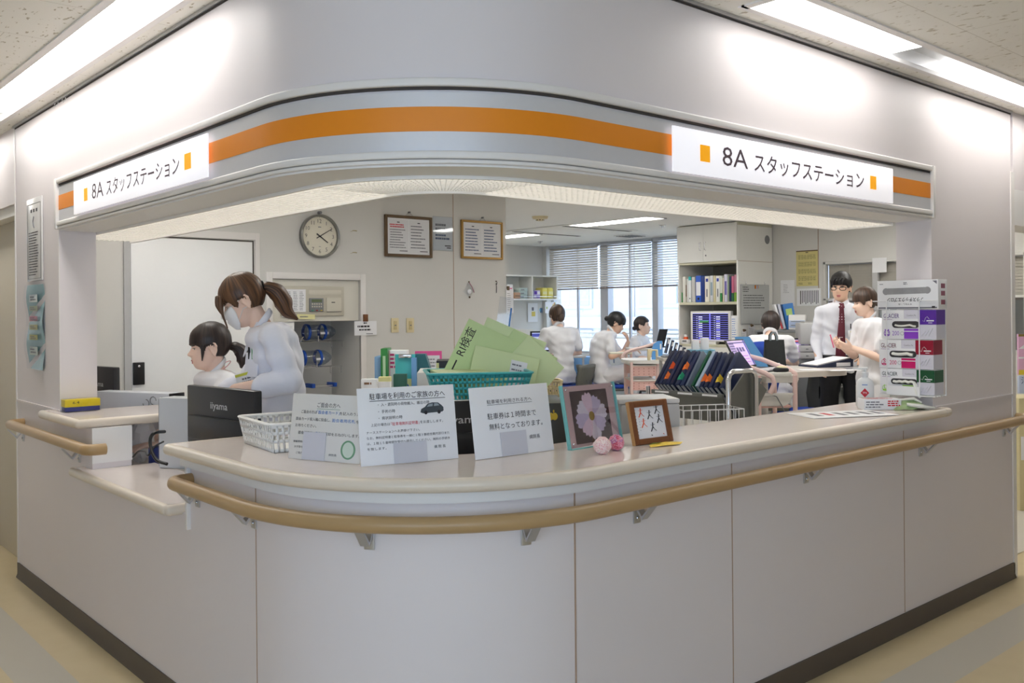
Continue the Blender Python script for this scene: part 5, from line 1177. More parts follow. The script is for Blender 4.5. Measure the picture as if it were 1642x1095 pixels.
def glove_box(z0, z1, dx, label, ink, blk, blk2, letter, glove):
    w = .255; h = z1 - z0 - .002; x0 = -w / 2 + dx
    q = thing('glove_box', label, 'box', (X1 - .012, yc, z0), -math.pi / 2, 'glove boxes in the rack')
    b = MB(); b.bb((x0, -.095, 0), (x0 + w, -.006, h), m_paper, .0015); y = -.0958
    def R(u0, u1, v0, v1, m, e=0): b.bb((x0 + u0 * w, y - e, v0 * h), (x0 + u1 * w, y, v1 * h), m)
    R(.42, .68, .70, 1, m_lav); R(.68, 1, .02, .5, m_lav); R(.68, 1, .5, .99, blk); R(.42, .68, .02, .36, blk2); R(.42, .68, .26, .285, m_paper, .0006)
    b.bb((x0 + w, -.095, .5 * h), (x0 + w + .0008, -.006, .99 * h), blk); b.bb((x0 + w, -.095, .02 * h), (x0 + w + .0008, -.006, .5 * h), m_lav)
    b.text('GLACIER', ink, x0 + .04 * w, .72 * h, .15 * h, .29 * w, y - .0003); b.bb((x0 + .04 * w, y - .0003, .66 * h), (x0 + .2 * w, y, .68 * h), mat('pale_ink', (190, 170, 196), .6))
    cx, cz, rr_ = x0 + .10 * w, .2 * h, .055 * w
    b.tube([(cx + rr_ * math.cos(t), y - .0002, cz + rr_ * math.sin(t)) for t in [2 * math.pi * k / 20 for k in range(20)]], .0009, blk2, 5, closed=True)
    b.text(letter, blk2, cx, cz - .02 * h, .16 * h, None, y - .0004, 'c'); b.bb((cx - rr_ * .9, y - .0004, cz - rr_ * .75), (cx + rr_ * .9, y, cz - rr_ * .35), blk2)
    b.text('200', blk2, x0 + .2 * w, .13 * h, .15 * h, .13 * w, y - .0003, thin=-.004); b.tube([(x0 + .385 * w + .008 * math.cos(t), y - .0002, .2 * h + .008 * math.sin(t)) for t in [2 * math.pi * k / 14 for k in range(14)]], .0006, m_greyink, 4, closed=True)
    b.text('Comfort Fit', m_greyink, x0 + .47 * w, .78 * h, .06 * h, .17 * w, y - .0003)
    b.tube([(x0 + .76 * w, y - .0003, .64 * h), (x0 + .79 * w, y - .0003, .60 * h), (x0 + .81 * w, y - .0003, .72 * h), (x0 + .84 * w, y - .0003, .77 * h), (x0 + .88 * w, y - .0003, .68 * h)], .0008, m_paper, 4)
    b.bb((x0 + .83 * w, y - .0004, .61 * h), (x0 + .96 * w, y, .65 * h), m_paper); b.bb((x0 + .86 * w, y - .0004, .55 * h), (x0 + .93 * w, y, .57 * h), m_paper)
    for t in range(3): b.tube([(x0 + (.75 + .06 * t) * w, y - .0003, .12 * h), (x0 + (.82 + .06 * t) * w, y - .0003, (.28 + .05 * t) * h)], .003, m_paper, 5, flat=.2)
    b.build('carton', q)
    b = MB(); c0, c1, zc, rz_ = x0 + .26 * w, x0 + .64 * w, .50 * h, .115 * h
    sl = [(c0 + rz_ * math.cos(t), y - .0006, zc + rz_ * math.sin(t)) for t in [math.pi / 2 + math.pi * k / 8 for k in range(9)]] + [(c1 + rz_ * math.cos(t), y - .0006, zc + rz_ * math.sin(t)) for t in [-math.pi / 2 + math.pi * k / 8 for k in range(9)]]
    b.poly(sl, m_hole); b.build('slot', q)
    b = MB(); rr2 = random.Random(len(label))
    gp = [(c0 + (c1 - c0) * k / 7, y - .0015, zc + rr2.uniform(-.3, .2) * rz_ - (.35 * rz_ if glove < 2 else 0)) for k in range(8)]
    b.tube(gp, [rz_ * (.5 if glove < 2 else .8)] * 8, m_bagw, 8, flat=.6)
    if glove == 3: b.tube([(c1, y - .003, zc), (c1 + .012, y - .010, zc - .02), (c1 + .02, y - .010, zc - .05), (c1 + .03, y - .008, zc - .07)], [.008, .012, .012, .006], m_bagw, 8, flat=.5)
    b.build('glove', q)
pu, pk, gr = mat('box_purple', (92, 46, 160), .4), mat('box_magenta', (206, 20, 104), .4), mat('box_lime', (150, 210, 40), .4)
glove_box(zr['l2'], zr['l3'], .008, 'purple glove box size M, second from the top of the rack', mat('ink_purple', (80, 40, 130), .5), pu, mat('box_violet', (138, 66, 196), .4), 'M', 1)
glove_box(zr['l1'], zr['l2'], -.006, 'crimson glove box size S, third from the top of the rack', mat('ink_wine', (110, 30, 60), .5), mat('box_crimson', (150, 16, 48), .4), pk, 'S', 2)
glove_box(zr['bot'] + .004, zr['l1'], -.002, 'green glove box size L at the bottom of the rack', mat('ink_dgreen', (40, 60, 60), .5), mat('box_green', (28, 84, 50), .4), gr, 'L', 3)
q = thing('apron_box', 'tall white box with a long slot on top of the glove rack', 'box', (X1 - .012, yc - .004, zr['l3'] + .001), -math.pi / 2)
h = zr['gown'] - zr['l3'] - .002; w = .285
b = MB(); b.bb((-w / 2, -.098, 0), (w / 2, -.006, h), m_paper, .0015); y = -.0988
U_ = T((-.03 * w, 0, 0)) @ RY(180)
b.text('プラスチックエプロン', m_ink, 0, -h * .40, h * .15, w * .60, y, 'c', M=U_, thin=.02); b.text('そでなし・白', m_ink, 0, -h * .20, h * .06, w * .22, y, 'c', M=U_, thin=.01)
b.bb((-w * .48, y, .02 * h), (w * .48, y + .0004, .07 * h), m_greyink); b.bb((w * .40, y - .0004, .03 * h), (w * .45, y, .1 * h), m_ink)
inklines(b, -w * .46, -w * .36, h * .86, h * .9, 1, m_greyink, y); inklines(b, -w * .06, w * .03, h * .84, h * .94, 2, m_greyink, y); b.poly([(w * .48, y, h * .96), (w * .41, y, h * .96), (w * .48, y, h * .84)], m_greyink)
for zz in (.15, .45, .7): b.bb((w / 2, -.07, h * zz), (w / 2 + .0006, -.03, h * (zz + .16)), mat('ink_rose', (150, 90, 110), .6))
b.build('carton', q)
b = MB(); rr_ = h * .12; cz = h * .62
sl = [(-w * .35 + rr_ * math.cos(t), y - .0003, cz + rr_ * math.sin(t)) for t in [math.pi * .35 + math.pi * 1.3 * k / 10 for k in range(11)]] + [(w * .33 + rr_ * math.cos(t), y - .0003, cz + .02 * h + rr_ * math.sin(t)) for t in [-math.pi * .65 + math.pi * 1.3 * k / 10 for k in range(11)]]
b.poly(sl, mat('slot_grey', (150, 150, 152), .5, var=.25, vscale=20)); b.build('slot', q)
# ------------------------------------------------------------------ desks and machines behind the counter
m_desk = mat('desk_grey_white', (214, 210, 204), .35, var=.02)
m_monb = mat('monitor_back', (44, 44, 46), .32, var=.03, vscale=6)
o = thing('desk', 'low grey white desk behind the right arm of the counter', 'desk', (0, 0, 0))
b = MB(); b.bb((1.02, .42, .70), (2.6, 1.02, .73), m_desk, .004); b.build('desktop', o)
for x in (1.04, 2.56): b = MB(); b.bb((x, .46, .004), (x + .03, .98, .70), m_desk); b.build('side_panel', o)
o = thing('desk', 'low grey white desk behind the left arm of the counter', 'desk', (0, 0, 0))
b = MB(); b.bb((.275, 1.42, .675), (.54, 3.3, .70), m_desk, .004); b.build('desktop', o)
for y in (1.46, 3.24): b = MB(); b.bb((.30, y, .004), (.52, y + .03, .675), m_desk); b.build('side_panel', o)
o = thing('desk', 'low desk tucked into the curve of the counter', 'desk', (0, 0, 0))
b = MB(); b.prism([(.45, 1.38), (.62, .72), (.78, .56), (.98, .46), (1.0, 1.0), (.98, 1.38)], .70, .73, m_desk); b.build('desktop', o)
for x, y in ((.56, 1.3), (.93, 1.3), (.93, .55), (.68, .74)): b = MB(); b.cyl((x, y, .004), (x, y, .70), .025, m_grey, 12); b.build('leg', o)

def monitor(label, c, rz, w, h, zb, logo, screen=None):
    """built with the screen facing +Y, its black back facing -Y"""
    o = thing('monitor', label, 'monitor', (c[0], c[1], zb), rz)
    t = .15
    b = MB(); b.bb((-w / 2, -.018, t), (w / 2, .018, t + h), m_monb, .006); b.bb((-w / 2 + .03, -.035, t + .02), (w / 2 - .03, -.017, t + h * .50), m_monb, .01)
    if logo: b.text('iiyama', mat('logo_silver', (200, 202, 206), .3, metal=.4), 0, t + h * .60, .035, .13, -.0187, 'c', thin=.01)
    b.build('housing', o)
    b = MB(); b.bb((-w / 2 + .012, .0175, t + .018), (w / 2 - .012, .019, t + h - .012), screen or mat('screen_off', (180, 190, 214), .2, emit=.5)); b.build('display', o)
    b = MB(); b.bb((-.03, -.03, .01), (.03, -.008, t + .06), m_black, .005); b.build('stand', o)
    b = MB(); b.bb((-.12, -.10, 0), (.12, .09, .012), m_black, .006); b.build('foot', o)
    return o
A, B_ = PD(306, 616, 3.85), PD(414, 627.5, 3.5)
c = (A + B_) / 2; w = (Vector((A.x - B_.x, A.y - B_.y))).length; rz = math.atan2(B_.y - A.y, B_.x - A.x)
monitor('black monitor seen from behind beside the seated dark haired nurse', c, rz, w, c.z - .7465 - .15, .7465, True)
a, b2 = PD(690, 641, 3.28), PD(790, 641, 3.36); c = (a + b2) / 2
monitor('black monitor seen from behind between the two white parking notices', (c.x, c.y), math.atan2(b2.y - a.y, b2.x - a.x), .40, c.z - .731 - .15, .731, True)
# computer towers
def tower(label, c, rz, d, m, mb, logo=None):
    o = thing('computer_tower', label, 'computer', c, rz)
    w, l, h = d
    b = MB(); b.bb((-l / 2, -w / 2, 0), (l / 2, w / 2, h), m, .004); 
    if logo == 'loop':
        for s in (-1, 1): b.tube([(l * .25 + s * .024 + .02 * math.cos(t), -w / 2 - .001, h - .046 + s * .008 + .02 * math.sin(t)) for t in [2 * math.pi * k / 16 + (0 if s > 0 else math.pi) for k in range(13)]], .0028, m_mid, 6)
        inklines(b, l * .40, l * .45, h - .036, h - .016, 2, m_mid, -w / 2 - .001, 1, wmin=.004)
    b.build('case', o)
    b = MB(); b.bb((-l / 2 - .004, -w / 2 + .004, .006), (-l / 2, w / 2 - .004, h - .006), mb)
    for k in range(5): b.bb((-l / 2 - .008, -w * .35, h * (.1 + .08 * k)), (-l / 2 - .003, w * .3, h * (.14 + .08 * k)), m_mid, .001)
    b.tube([(-l / 2 - .006, w * .30 * math.cos(t), h * .74 + w * .30 * math.sin(t)) for t in [2 * math.pi * k / 18 for k in range(18)]], .004, m_mid, 6, closed=True); b.build('rear_panel', o)
    b = MB(); b.bb((l / 2, -w / 2, 0), (l / 2 + .012, w / 2, h), m_black, .003); b.build('front_panel', o)
    return o
m_tow = mat('tower_silver', (206, 210, 216), .4, metal=.15, var=.01)
a, b2 = PD(164, 626, 4.95), PD(282, 622, 4.75); ax = b2 - a
tower('silver computer tower with a looped mark behind the yellow box', ((a.x + b2.x) / 2, (a.y + b2.y) / 2, .701), math.atan2(ax.y, ax.x), (.10, Vector((ax.x, ax.y)).length, a.z - .701), m_tow, m_mid, 'loop')
a, b2 = PD(258, 641, 4.0), PD(330, 634, 3.92); ax = b2 - a
tower('silver computer tower with rear cables beside the black monitor', ((a.x + b2.x) / 2 + .085, (a.y + b2.y) / 2 + .115, .7465), math.atan2(ax.y, ax.x), (.10, .28, a.z - .7465), m_tow, m_mid)
o = thing('cable', 'black cables looping from the rear of the silver computer tower', 'cable', PD(262, 692, 3.95))
b = MB()
Q = lambda px, py, d: PD(px, py, d) - PD(262, 692, 3.95)
b.tube(spline([Q(264, 692, 3.98), Q(248, 694, 3.9), Q(241, 704, 3.9), Q(243, 722, 3.88), Q(252, 738, 3.86), Q(268, 744, 3.84)], 5), .007, m_black, 8); b.build('power_cable', o)
b = MB(); b.tube(spline([Q(262, 708, 3.98), Q(248, 716, 3.9), Q(238, 730, 3.88), Q(232, 724, 3.95), Q(222, 724, 4.0), Q(213, 733, 4.02)], 5), .004, m_black, 8); b.build('thin_cable', o)
c = PD(252, 716, 4.36); boxthing('terminal_box', 'small dark blue box behind the cables of the silver tower', 'box', (c.x, c.y, .701), (.07, .05, c.z - .70), mat('navy_plastic', (40, 50, 110), .4), rz=math.radians(40))
o = thing('plastic_bag', 'crumpled white plastic bag under the far left counter top', 'bag', (PD(220, 700, 4.5).x + .02, PD(220, 700, 4.5).y, .705))
b = MB(); rr = random.Random(2); b.ell((0, 0, .115), (.07, .05, .11), m_white, 14, 10)
b.v = [(x + rr.uniform(-.012, .012), y + rr.uniform(-.012, .012), max(0, z + rr.uniform(-.012, .012))) for x, y, z in b.v]; b.build('bag', o, sharp=20)
# monitor at the far left edge behind the jamb
a, b2 = PD(140, 594, 5.2), PD(184, 598, 5.0); c = (a + b2) / 2
monitor('dark monitor peeping out from behind the left jamb', (c.x, c.y), math.atan2(b2.y - a.y, b2.x - a.x) + .0, .36, c.z - .701 - .12, .701, True)
# dark box with a yellow sticker, pale printer
c = PD(897, 700, 3.55); o = boxthing('computer_tower', 'dark grey computer tower with a yellow sticker between notice and flower frame', 'computer', (c.x, c.y + .06, .731), (.10, .34, PD(897, 641, 3.55).z - .731), mat('dark_tower', (74, 78, 76), .4, var=.03), rz=math.radians(-38), part='case')
b = MB(); y = -.172; z = PD(895, 664, 3.5).z - .731
for dx in (-.007, .007): b.ell((dx + .0, y, z), (.011, .0015, .014), mat('sticker_yellow', (222, 196, 70), .5), 12, 8)
b.ell((.003, y, z + .019), (.003, .0015, .006), MATS['sticker_yellow'], 8, 6); b.build('sticker', o)
c = PD(1045, 690, 3.72); o = thing('printer', 'pale grey label printer behind the brown framed writing', 'printer', (c.x, c.y + .04, .731), math.radians(-34))
h = PD(1045, 645, 3.72).z - .731; b = MB(); b.bb((-.12, -.10, 0), (.12, .12, h), m_grey, .008); b.bb((-.10, -.103, h * .4), (.10, -.099, h * .44), m_mid); b.build('case', o)
b = MB(); b.bb((-.13, -.10, h), (.12, .12, h + .02), mat('printer_lid', (206, 206, 206), .4), .006); b.build('lid', o)
# white wire basket on the desk
c = PD(1130, 676, 4.3); o = thing('wire_basket', 'white wire basket on the desk behind the brown frame', 'basket', (c.x, c.y, .732), math.radians(-30))
b = MB(); L_, W2, H2 = .145, .11, PD(1130, 655, 4.25).z - .732
for z in (.004, H2 * .5, H2): b.tube([(-L_, -W2, z), (L_, -W2, z), (L_, W2, z), (-L_, W2, z)], .0028, m_wire, 6, closed=True)
for k in range(8):
    x = -L_ + 2 * L_ * k / 7; b.tube([(x, -W2, H2), (x, -W2, .004), (x, W2, .004), (x, W2, H2)], .0022, m_wire, 6)
for k in range(5):
    y = -W2 + 2 * W2 * k / 4; b.tube([(-L_, y, H2), (-L_, y, .004), (L_, y, .004), (L_, y, H2)], .0022, m_wire, 6)
b.build('wire_frame', o)
# teal basket of green envelopes on a riser
zr_ = 1.055
c = PD(765, 640, 3.72); rz = math.radians(-33)
o = thing('desk_riser', 'grey shelf riser carrying the teal basket behind the notices', 'shelf', (c.x, c.y, .732), rz)
b = MB(); b.bb((-.24, -.15, zr_ - .732 - .02), (.24, .16, zr_ - .732), m_grey, .003); b.build('shelf', o)
for s in (-.225, .225): b = MB(); b.bb((s - .01, -.14, 0), (s + .01, .15, zr_ - .752), m_grey); b.build('side_panel', o)
m_tealb = mat('teal_plastic', (72, 186, 186), .35, var=.03)
tb = basket('basket', 'teal perforated plastic basket full of pale green envelopes', 'basket', (c.x, c.y, zr_ + .001), rz, .33, .24, .405, .30, .13, m_tealb, 22, 14, ((0, .06), (.16, .24), (.34, .42), (.52, .60), (.70, .78), (.86, 1)), .009)
m_env = mat('pale_green_paper', (206, 228, 166), .6, var=.02); m_env2 = mat('pale_green_paper_light', (216, 232, 178), .6, var=.02)
def envelope(label, base, tilt, lean, w, h, m, deco=None, yaw=0):
    q = thing('envelope', label, 'envelope', (c.x, c.y, zr_ + .008), rz, 'green envelopes in the teal basket')
    M = T(base) @ RZ(yaw) @ RX(lean) @ RY(tilt)
    b = MB(); b.bb((-w / 2, -.003, 0), (w / 2, .003, h), m, .001, M)
    if deco: deco(b, w, h, M)
    b.build('envelope', q)
def ri(b, w, h, M):
    b.text('RI検査', m_ink, 0, 0, .042, .125, 0, 'c', M=M @ T((-w / 2 + .050, -.0036, h * .70)) @ RY(-90)); b.bb((-w / 2 + .026, -.0036, h * .24), (-w / 2 + .032, -.003, h * .42), m_ink, 0, M)
envelope('green envelope with large black lettering leaning at the left of the teal basket', (-.055, .045, .012), 27, -12, .235, .31, m_env, ri)
envelope('broad green envelope at the front of the teal basket with a white address slip', (.085, -.01, .012), 14, -20, .27, .20, m_env2, lambda b, w, h, M: (b.bb((w * .08, -.0042, h * .05), (w * .33, -.003, h * .86), m_paper, 0, M), inklines(b, w * .1, w * .3, h * .5, h * .82, 3, m_greyink, -.0045, 1, M=M, wmin=.005, lh=.3)))
envelope('green envelope leaning far right behind the others in the teal basket', (.10, .06, .012), 36, -10, .22, .27, m_env, None)
envelope('green envelope fanned out at the far right of the teal basket', (.125, .035, .02), 44, -14, .20, .25, m_env2, None)
envelope('tall green envelope standing at the back of the teal basket', (.06, .085, .012), 24, -6, .27, .30, m_env2, lambda b, w, h, M: inklines(b, w * .2, w * .42, h * .52, h * .56, 1, m_greyink, -.0035, 1, M=M, wmin=.004))
q = thing('envelope', 'flat green envelopes lying level with the rim of the teal basket', 'envelope', (c.x, c.y, zr_ + .118), rz, 'green envelopes in the teal basket'); b = MB(); b.bb((-.175, -.125, 0), (.03, .11, .018), m_env2, .002, RZ(4)); b.build('envelope', q)
# clear folder with a blue strip hanging behind
p = PD(800, 505, 3.9); o = thing('clear_folder', 'clear plastic folder with a blue spine standing behind the green envelopes', 'folder', (c.x + .16, c.y + .09, zr_ + .01), rz)
h = PD(800, 478, 3.85).z - zr_; b = MB(); b.bb((-.03, -.002, 0), (.03, .002, h), m_film, 0, RX(-4) @ RY(9)); b.build('sleeve', o)
b = MB(); b.bb((.028, -.003, h * .3), (.034, .003, h * .9), mat('spine_blue', (70, 130, 200), .4), 0, RX(-4) @ RY(8)); b.build('spine', o)
# side counter along the clock wall with file stands
CZ = PD(650, 640, 5.6).z
o = thing('side_counter', 'grey white side counter under the switches along the back wall', 'counter', (3.0, YB - .26, 0))
b = MB(); b.bb((-.42, -.24, CZ - .03), (.74, .22, CZ), m_desk, .004); b.build('top', o); b = MB(); b.bb((-.40, -.2, .004), (.72, .2, CZ - .03), m_cab); b.build('body', o)
def small_table(label, c, d, h, rz, top=None):
    o = thing('table', label, 'table', (c[0], c[1], 0), rz); tm = top or m_desk
    b = MB(); b.bb((-d[0] / 2, -d[1] / 2, h - .025), (d[0] / 2, d[1] / 2, h), tm, .004); b.build('tabletop', o)
    for sx in (-1, 1):
        for sy in (-1, 1): b = MB(); b.cyl((sx * (d[0] / 2 - .03), sy * (d[1] / 2 - .03), .004), (sx * (d[0] / 2 - .03), sy * (d[1] / 2 - .03), h - .025), .014, m_grey, 10); b.build('leg', o)
    return o
def upright(name, label, cat, px0, px1, ptop, pbot, d, m, thick=.03, deco=None, yaw=-41.2, base=None, group=None):
    a, e = PD(px0, pbot, d), PD(px1, pbot, d); w = (e - a).length; z0 = CZ + .001 if base is None else base
    h = PD(px0, ptop, d).z - z0; cc = (a + e) / 2
    o = thing(name, label, cat, (cc.x, cc.y, z0), math.radians(yaw), group)
    b = MB(); b.bb((-w / 2, 0, 0), (w / 2, thick, h), m, .002)
    if deco: deco(b, w, h)
    b.build('body', o); return o
upright('file_box', 'light blue file box at the left end of the side counter', 'file', 601, 611, 572, 640, 5.75, mat('file_lightblue', (130, 168, 206), .5), .2)
upright('book', 'green spined book standing left of the papers on the side counter', 'book', 611, 622, 559, 640, 5.72, mat('book_green', (52, 130, 62), .4), .18, lambda b, w, h: (b.bb((-w * .2, -.001, h * .3), (w * .2, 0, h * .85), mat('spine_text', (190, 220, 180), .5))))
upright('file_box', 'white stand of papers with pink tabs behind the teal clipboard', 'file', 622, 653, 562, 640, 5.78, m_paper, .12, lambda b, w, h: (inklines(b, -w * .4, w * .0, h * .6, h * .95, 4, mat('pink_ink'), -.001, 1, wmin=.01), b.bb((-w * .5, -.001, 0), (-w * .36, 0, h), mat('pale_pink', (226, 180, 190), .5))))
o = upright('clipboard', 'teal clipboard with a chrome clip standing on the side counter', 'clipboard', 634, 667, 568, 640, 5.6, m_tealb, .006, lambda b, w, h: (b.bb((-w * .35, -.002, h * .12), (w * .3, 0, h * .45), mat('lemon_card', (220, 224, 160), .5)), b.tube([(w * .15 * math.cos(t), -.004, h * .25 + w * .2 * math.sin(t)) for t in [math.pi * k / 10 for k in range(11)]], .004, mat('blue_ring', (40, 90, 170), .5), 6)))
w = .12; b = MB(); b.bb((-.04, -.012, -.012), (.04, .008, .012), m_chrome, .004); b.build('clip', o, loc=(0, -.002, PD(650, 571, 5.6).z - CZ))
upright('file_box', 'blue slanted file box beside the teal clipboard', 'file', 660, 668, 574, 640, 5.55, mat('file_blue', (110, 160, 210), .5), .2)
o = thing('file_box', 'dark teal slanted magazine file right of the clipboard', 'file', (PD(678, 640, 5.6).x, PD(678, 640, 5.6).y, CZ + .001), math.radians(-41.2))
h = PD(678, 568, 5.6).z - CZ; w = .088; b = MB(); m_dt = mat('file_darkteal', (40, 100, 108), .45, var=.02)
b.prism([(-w / 2, 0), (w / 2 + .02, 0), (w / 2 + .02, h * .45), (w * .18, h), (-w / 2, h)], 0, .1, m_dt, RX(90) @ T((0, 0, -.1))); b.build('body', o)
upright('notice_board', 'pink rimmed board with a white sheet behind the dark teal file', 'board', 666, 709, 563, 640, 5.85, mat('pink_rim', (206, 78, 140), .4), .012, lambda b, w, h: (b.bb((-w * .4, -.002, h * .05), (w * .42, 0, h * .90), m_paper), inklines(b, -w * .1, w * .35, h * .55, h * .85, 4, m_greyink, -.003, 1, wmin=.008, lh=.3)))
upright('card_holder', 'dark green card holder in front of the teal clipboard', 'holder', 631, 652, 600, 645, 5.35, mat('holder_green', (44, 92, 78), .45), .05)
upright('memo_block', 'white memo block with a pencilled note at the left of the side counter', 'paper', 579, 605, 608, 650, 5.3, m_paper, .06, lambda b, w, h: inklines(b, -w * .3, w * .3, h * .75, h * .9, 1, mat('brown_ink', (150, 110, 80), .6, var=0), -.001, 1, wmin=.01))
upright('cup', 'white printed tub with yellow note pads beside the memo block', 'container', 606, 626, 612, 650, 5.2, m_white, .07, lambda b, w, h: (b.bb((-w * .5, -.002, h * .45), (w * .5, 0, h * .75), mat('tub_red', (170, 60, 80), .5)), b.bb((-w * .45, .005, h), (w * .5, .065, h + .025), mat('note_yellow', (230, 226, 160), .6)), b.bb((-w * .3, -.002, h * .15), (w * .3, 0, h * .3), m_blueink)))
o = thing('tray', 'beige open wire tray on the side counter by the teal basket', 'tray', (PD(660, 645, 5.0).x, PD(660, 645, 5.0).y, CZ - .03), math.radians(-41.2))
b = MB(); b.bb((-.11, -.08, .03), (.11, .1, .085), m_beige, .004); b.bb((-.03, -.081, .055), (.03, -.079, .075), m_ink); b.bb((-.1, -.07, .0855), (.1, .09, .088), m_paper); b.build('body', o)
small_table('narrow table below the beige tray and memo block', (PD(615, 645, 5.22).x + .02, PD(615, 645, 5.22).y - .02), (.8, .30), CZ - .002, math.radians(-41.2))
# dark binder behind the teal basket
c2 = PD(736, 583, 4.6); boxthing('binder', 'black binder edge lying behind the left rim of the teal basket', 'binder', (c2.x, c2.y, c2.z - .03), (.22, .2, .05), m_black, rz=math.radians(-38), bands=((-.5, -.44, .2, .8, mat('lemon_card')),))
boxthing('cabinet', 'plain white cabinet hidden behind the teal basket', 'cabinet', (c2.x, c2.y, .004), (.4, .36, c2.z - .035), m_cab, rz=math.radians(-38))
# small basket with medicines
c3 = PD(868, 632, 4.9); cz = c3.z - .01
small_table('low white table under the cream medicine basket', (c3.x, c3.y), (.34, .3), cz - .002, math.radians(-36))
basket('basket', 'cream perforated basket of medicine packs right of the teal basket', 'basket', (c3.x, c3.y, cz), math.radians(-36), .19, .14, .21, .16, .085, m_cream, 12, 8, ((0, .2), (.45, .6), (.85, 1)), .005)
for k, (dx, dy, hh, cc, lab) in enumerate(((-.05, .0, .16, (236, 232, 226), 'white and red medicine pack in the cream basket'), (.02, .02, .14, (230, 214, 120), 'yellow and white medicine pack in the cream basket'))):
    boxthing('medicine_pack', lab, 'box', (c3.x + dx, c3.y + dy, cz + .005), (.06, .04, hh), mat('pack_%d' % k, cc, .4), rz=math.radians(-30 + 20 * k), bands=((-.5, .5, .6, .8, m_red if k == 0 else m_paper),))
# notice slip hung beside the pink trolley (at its left)
# ------------------------------------------------------------------ long standing table and its things
TZ = .93
pl_, pr_, pb = PZ(1200, 600, TZ), PZ(1384, 592, TZ), PZ(1372, 583, TZ)
m_ttop = mat('table_top_greige', (206, 198, 190), .3, var=.02)
o = thing('table', 'long round ended standing table in front of the man with the tie', 'table', (0, 0, 0))
fr = (pr_ - pl_); fr.z = 0; ax = fr.normalized(); nb = Vector((-ax.y, ax.x, 0)); 
if nb.dot(FWD) < 0: nb = -nb
q0 = pl_ - ax * .05; dp = .78
poly = [(q0.x, q0.y)]
e0 = pr_ - ax * .25
poly.append((e0.x, e0.y))
for k in range(1, 12):
    t = -math.pi / 2 + math.pi * k / 12; cc = e0 + nb * (dp / 2)
    p = cc + ax * (.25 * math.cos(t)) + nb * (dp / 2 * math.sin(t)); poly.append((p.x, p.y))
p = e0 + nb * dp; poly.append((p.x, p.y)); p = q0 + nb * dp; poly.append((p.x, p.y))
b = MB(); b.prism(poly, TZ - .045, TZ, m_ttop); b.build('tabletop', o)
for s, t in ((.3, .12), (.3, dp - .12)): p = q0 + ax * s + nb * t; b = MB(); b.cyl((p.x, p.y, .004), (p.x, p.y, TZ - .045), .03, m_grey, 14); b.build('leg', o)
p = e0 + nb * (dp * .5) - ax * .45; b = MB(); b.cyl((p.x, p.y, .004), (p.x, p.y, TZ - .045), .035, m_grey, 14); b.build('leg', o)
def table_pt(px, py): return PZ(px, py, TZ)
# open navy binder with white pages
c = table_pt(1338, 589); o = thing('binder', 'navy ring binder with white pages lying open on the round ended table', 'binder', (c.x, c.y, TZ + .001), math.radians(-24))
m_navy = mat('navy_cover', (34, 44, 70), .4, var=.05)
b = MB(); b.prism([(-.17, 0), (.19, 0), (.19, .075), (-.17, .012)], 0, .27, m_navy, RX(90) @ T((0, 0, -.27))); b.build('cover', o)
b = MB(); M = T((.01, .0, .047)) @ RY(-9.9); b.bb((-.17, .02, -.002), (.165, .25, .006), m_paper, 0, M); b.build('pages', o)
b = MB(); b.bb((.02, -.002, .006), (.16, 0, .038), m_paper, .001); b.build('spine_label', o)
for px, py, w, lab in ((1300, 593, .2, 'white sheet on the left part of the round ended table'), (1352, 594, .26, 'white sheets near the rounded end of the table')):
    c = table_pt(px, py); o = thing('paper_sheet', lab, 'paper', (c.x, c.y, TZ + .0012), math.radians(-34)); b = MB(); b.bb((-w / 2, -.07, 0), (w / 2, .07, .002), m_paper); b.build('sheet', o)
# black tote bag
c = table_pt(1256, 589); o = thing('tote_bag', 'black tote bag standing on the round ended table', 'bag', (c.x + .02, c.y + .1, TZ + .001), math.radians(-38))
m_tote = mat('black_cloth', (34, 38, 40), .8, var=.1, bump=.3, bscale=90)
s_ = PD(1256, 588, 7.5); w = (PD(1275, 588, 7.5) - PD(1237, 588, 7.5)).length; h = PD(1256, 548, 7.5).z - TZ
b = MB(); rows = []
for i in range(9):
    t = i / 8; hw_ = w / 2 * (1.0 - .10 * t); dd = .055 * (1 - .75 * t)
    rows.append([(hw_ * (1 if abs(math.cos(a)) > .05 else 0) * math.copysign(abs(math.cos(a)) ** .25, math.cos(a)), dd * math.copysign(abs(math.sin(a)) ** .6, math.sin(a)) if abs(math.sin(a)) > 1e-6 else 0, h * t) for a in [2 * math.pi * k / 32 for k in range(32)]])
b.grid(rows, m_tote, closed_u=True); b.poly(rows[0][::-1], m_tote); b.poly(rows[-1], m_tote); b.bb((w * .0, -.062, h * .10), (w * .14, -.056, h * .15), m_paper); b.build('body', o)
for y in (-.014, .014): b = MB(); b.tube([(-w * .20, y, h * .97), (-w * .19, y, h * 1.16), (-w * .09, y, h * 1.27), (w * .02, y, h * 1.26), (w * .10, y, h * 1.12), (w * .11, y, h * .97)], .010, m_tote if y > 0 else mat('strap_grey', (120, 130, 136), .5), 6, flat=.5); b.build('handle', o)
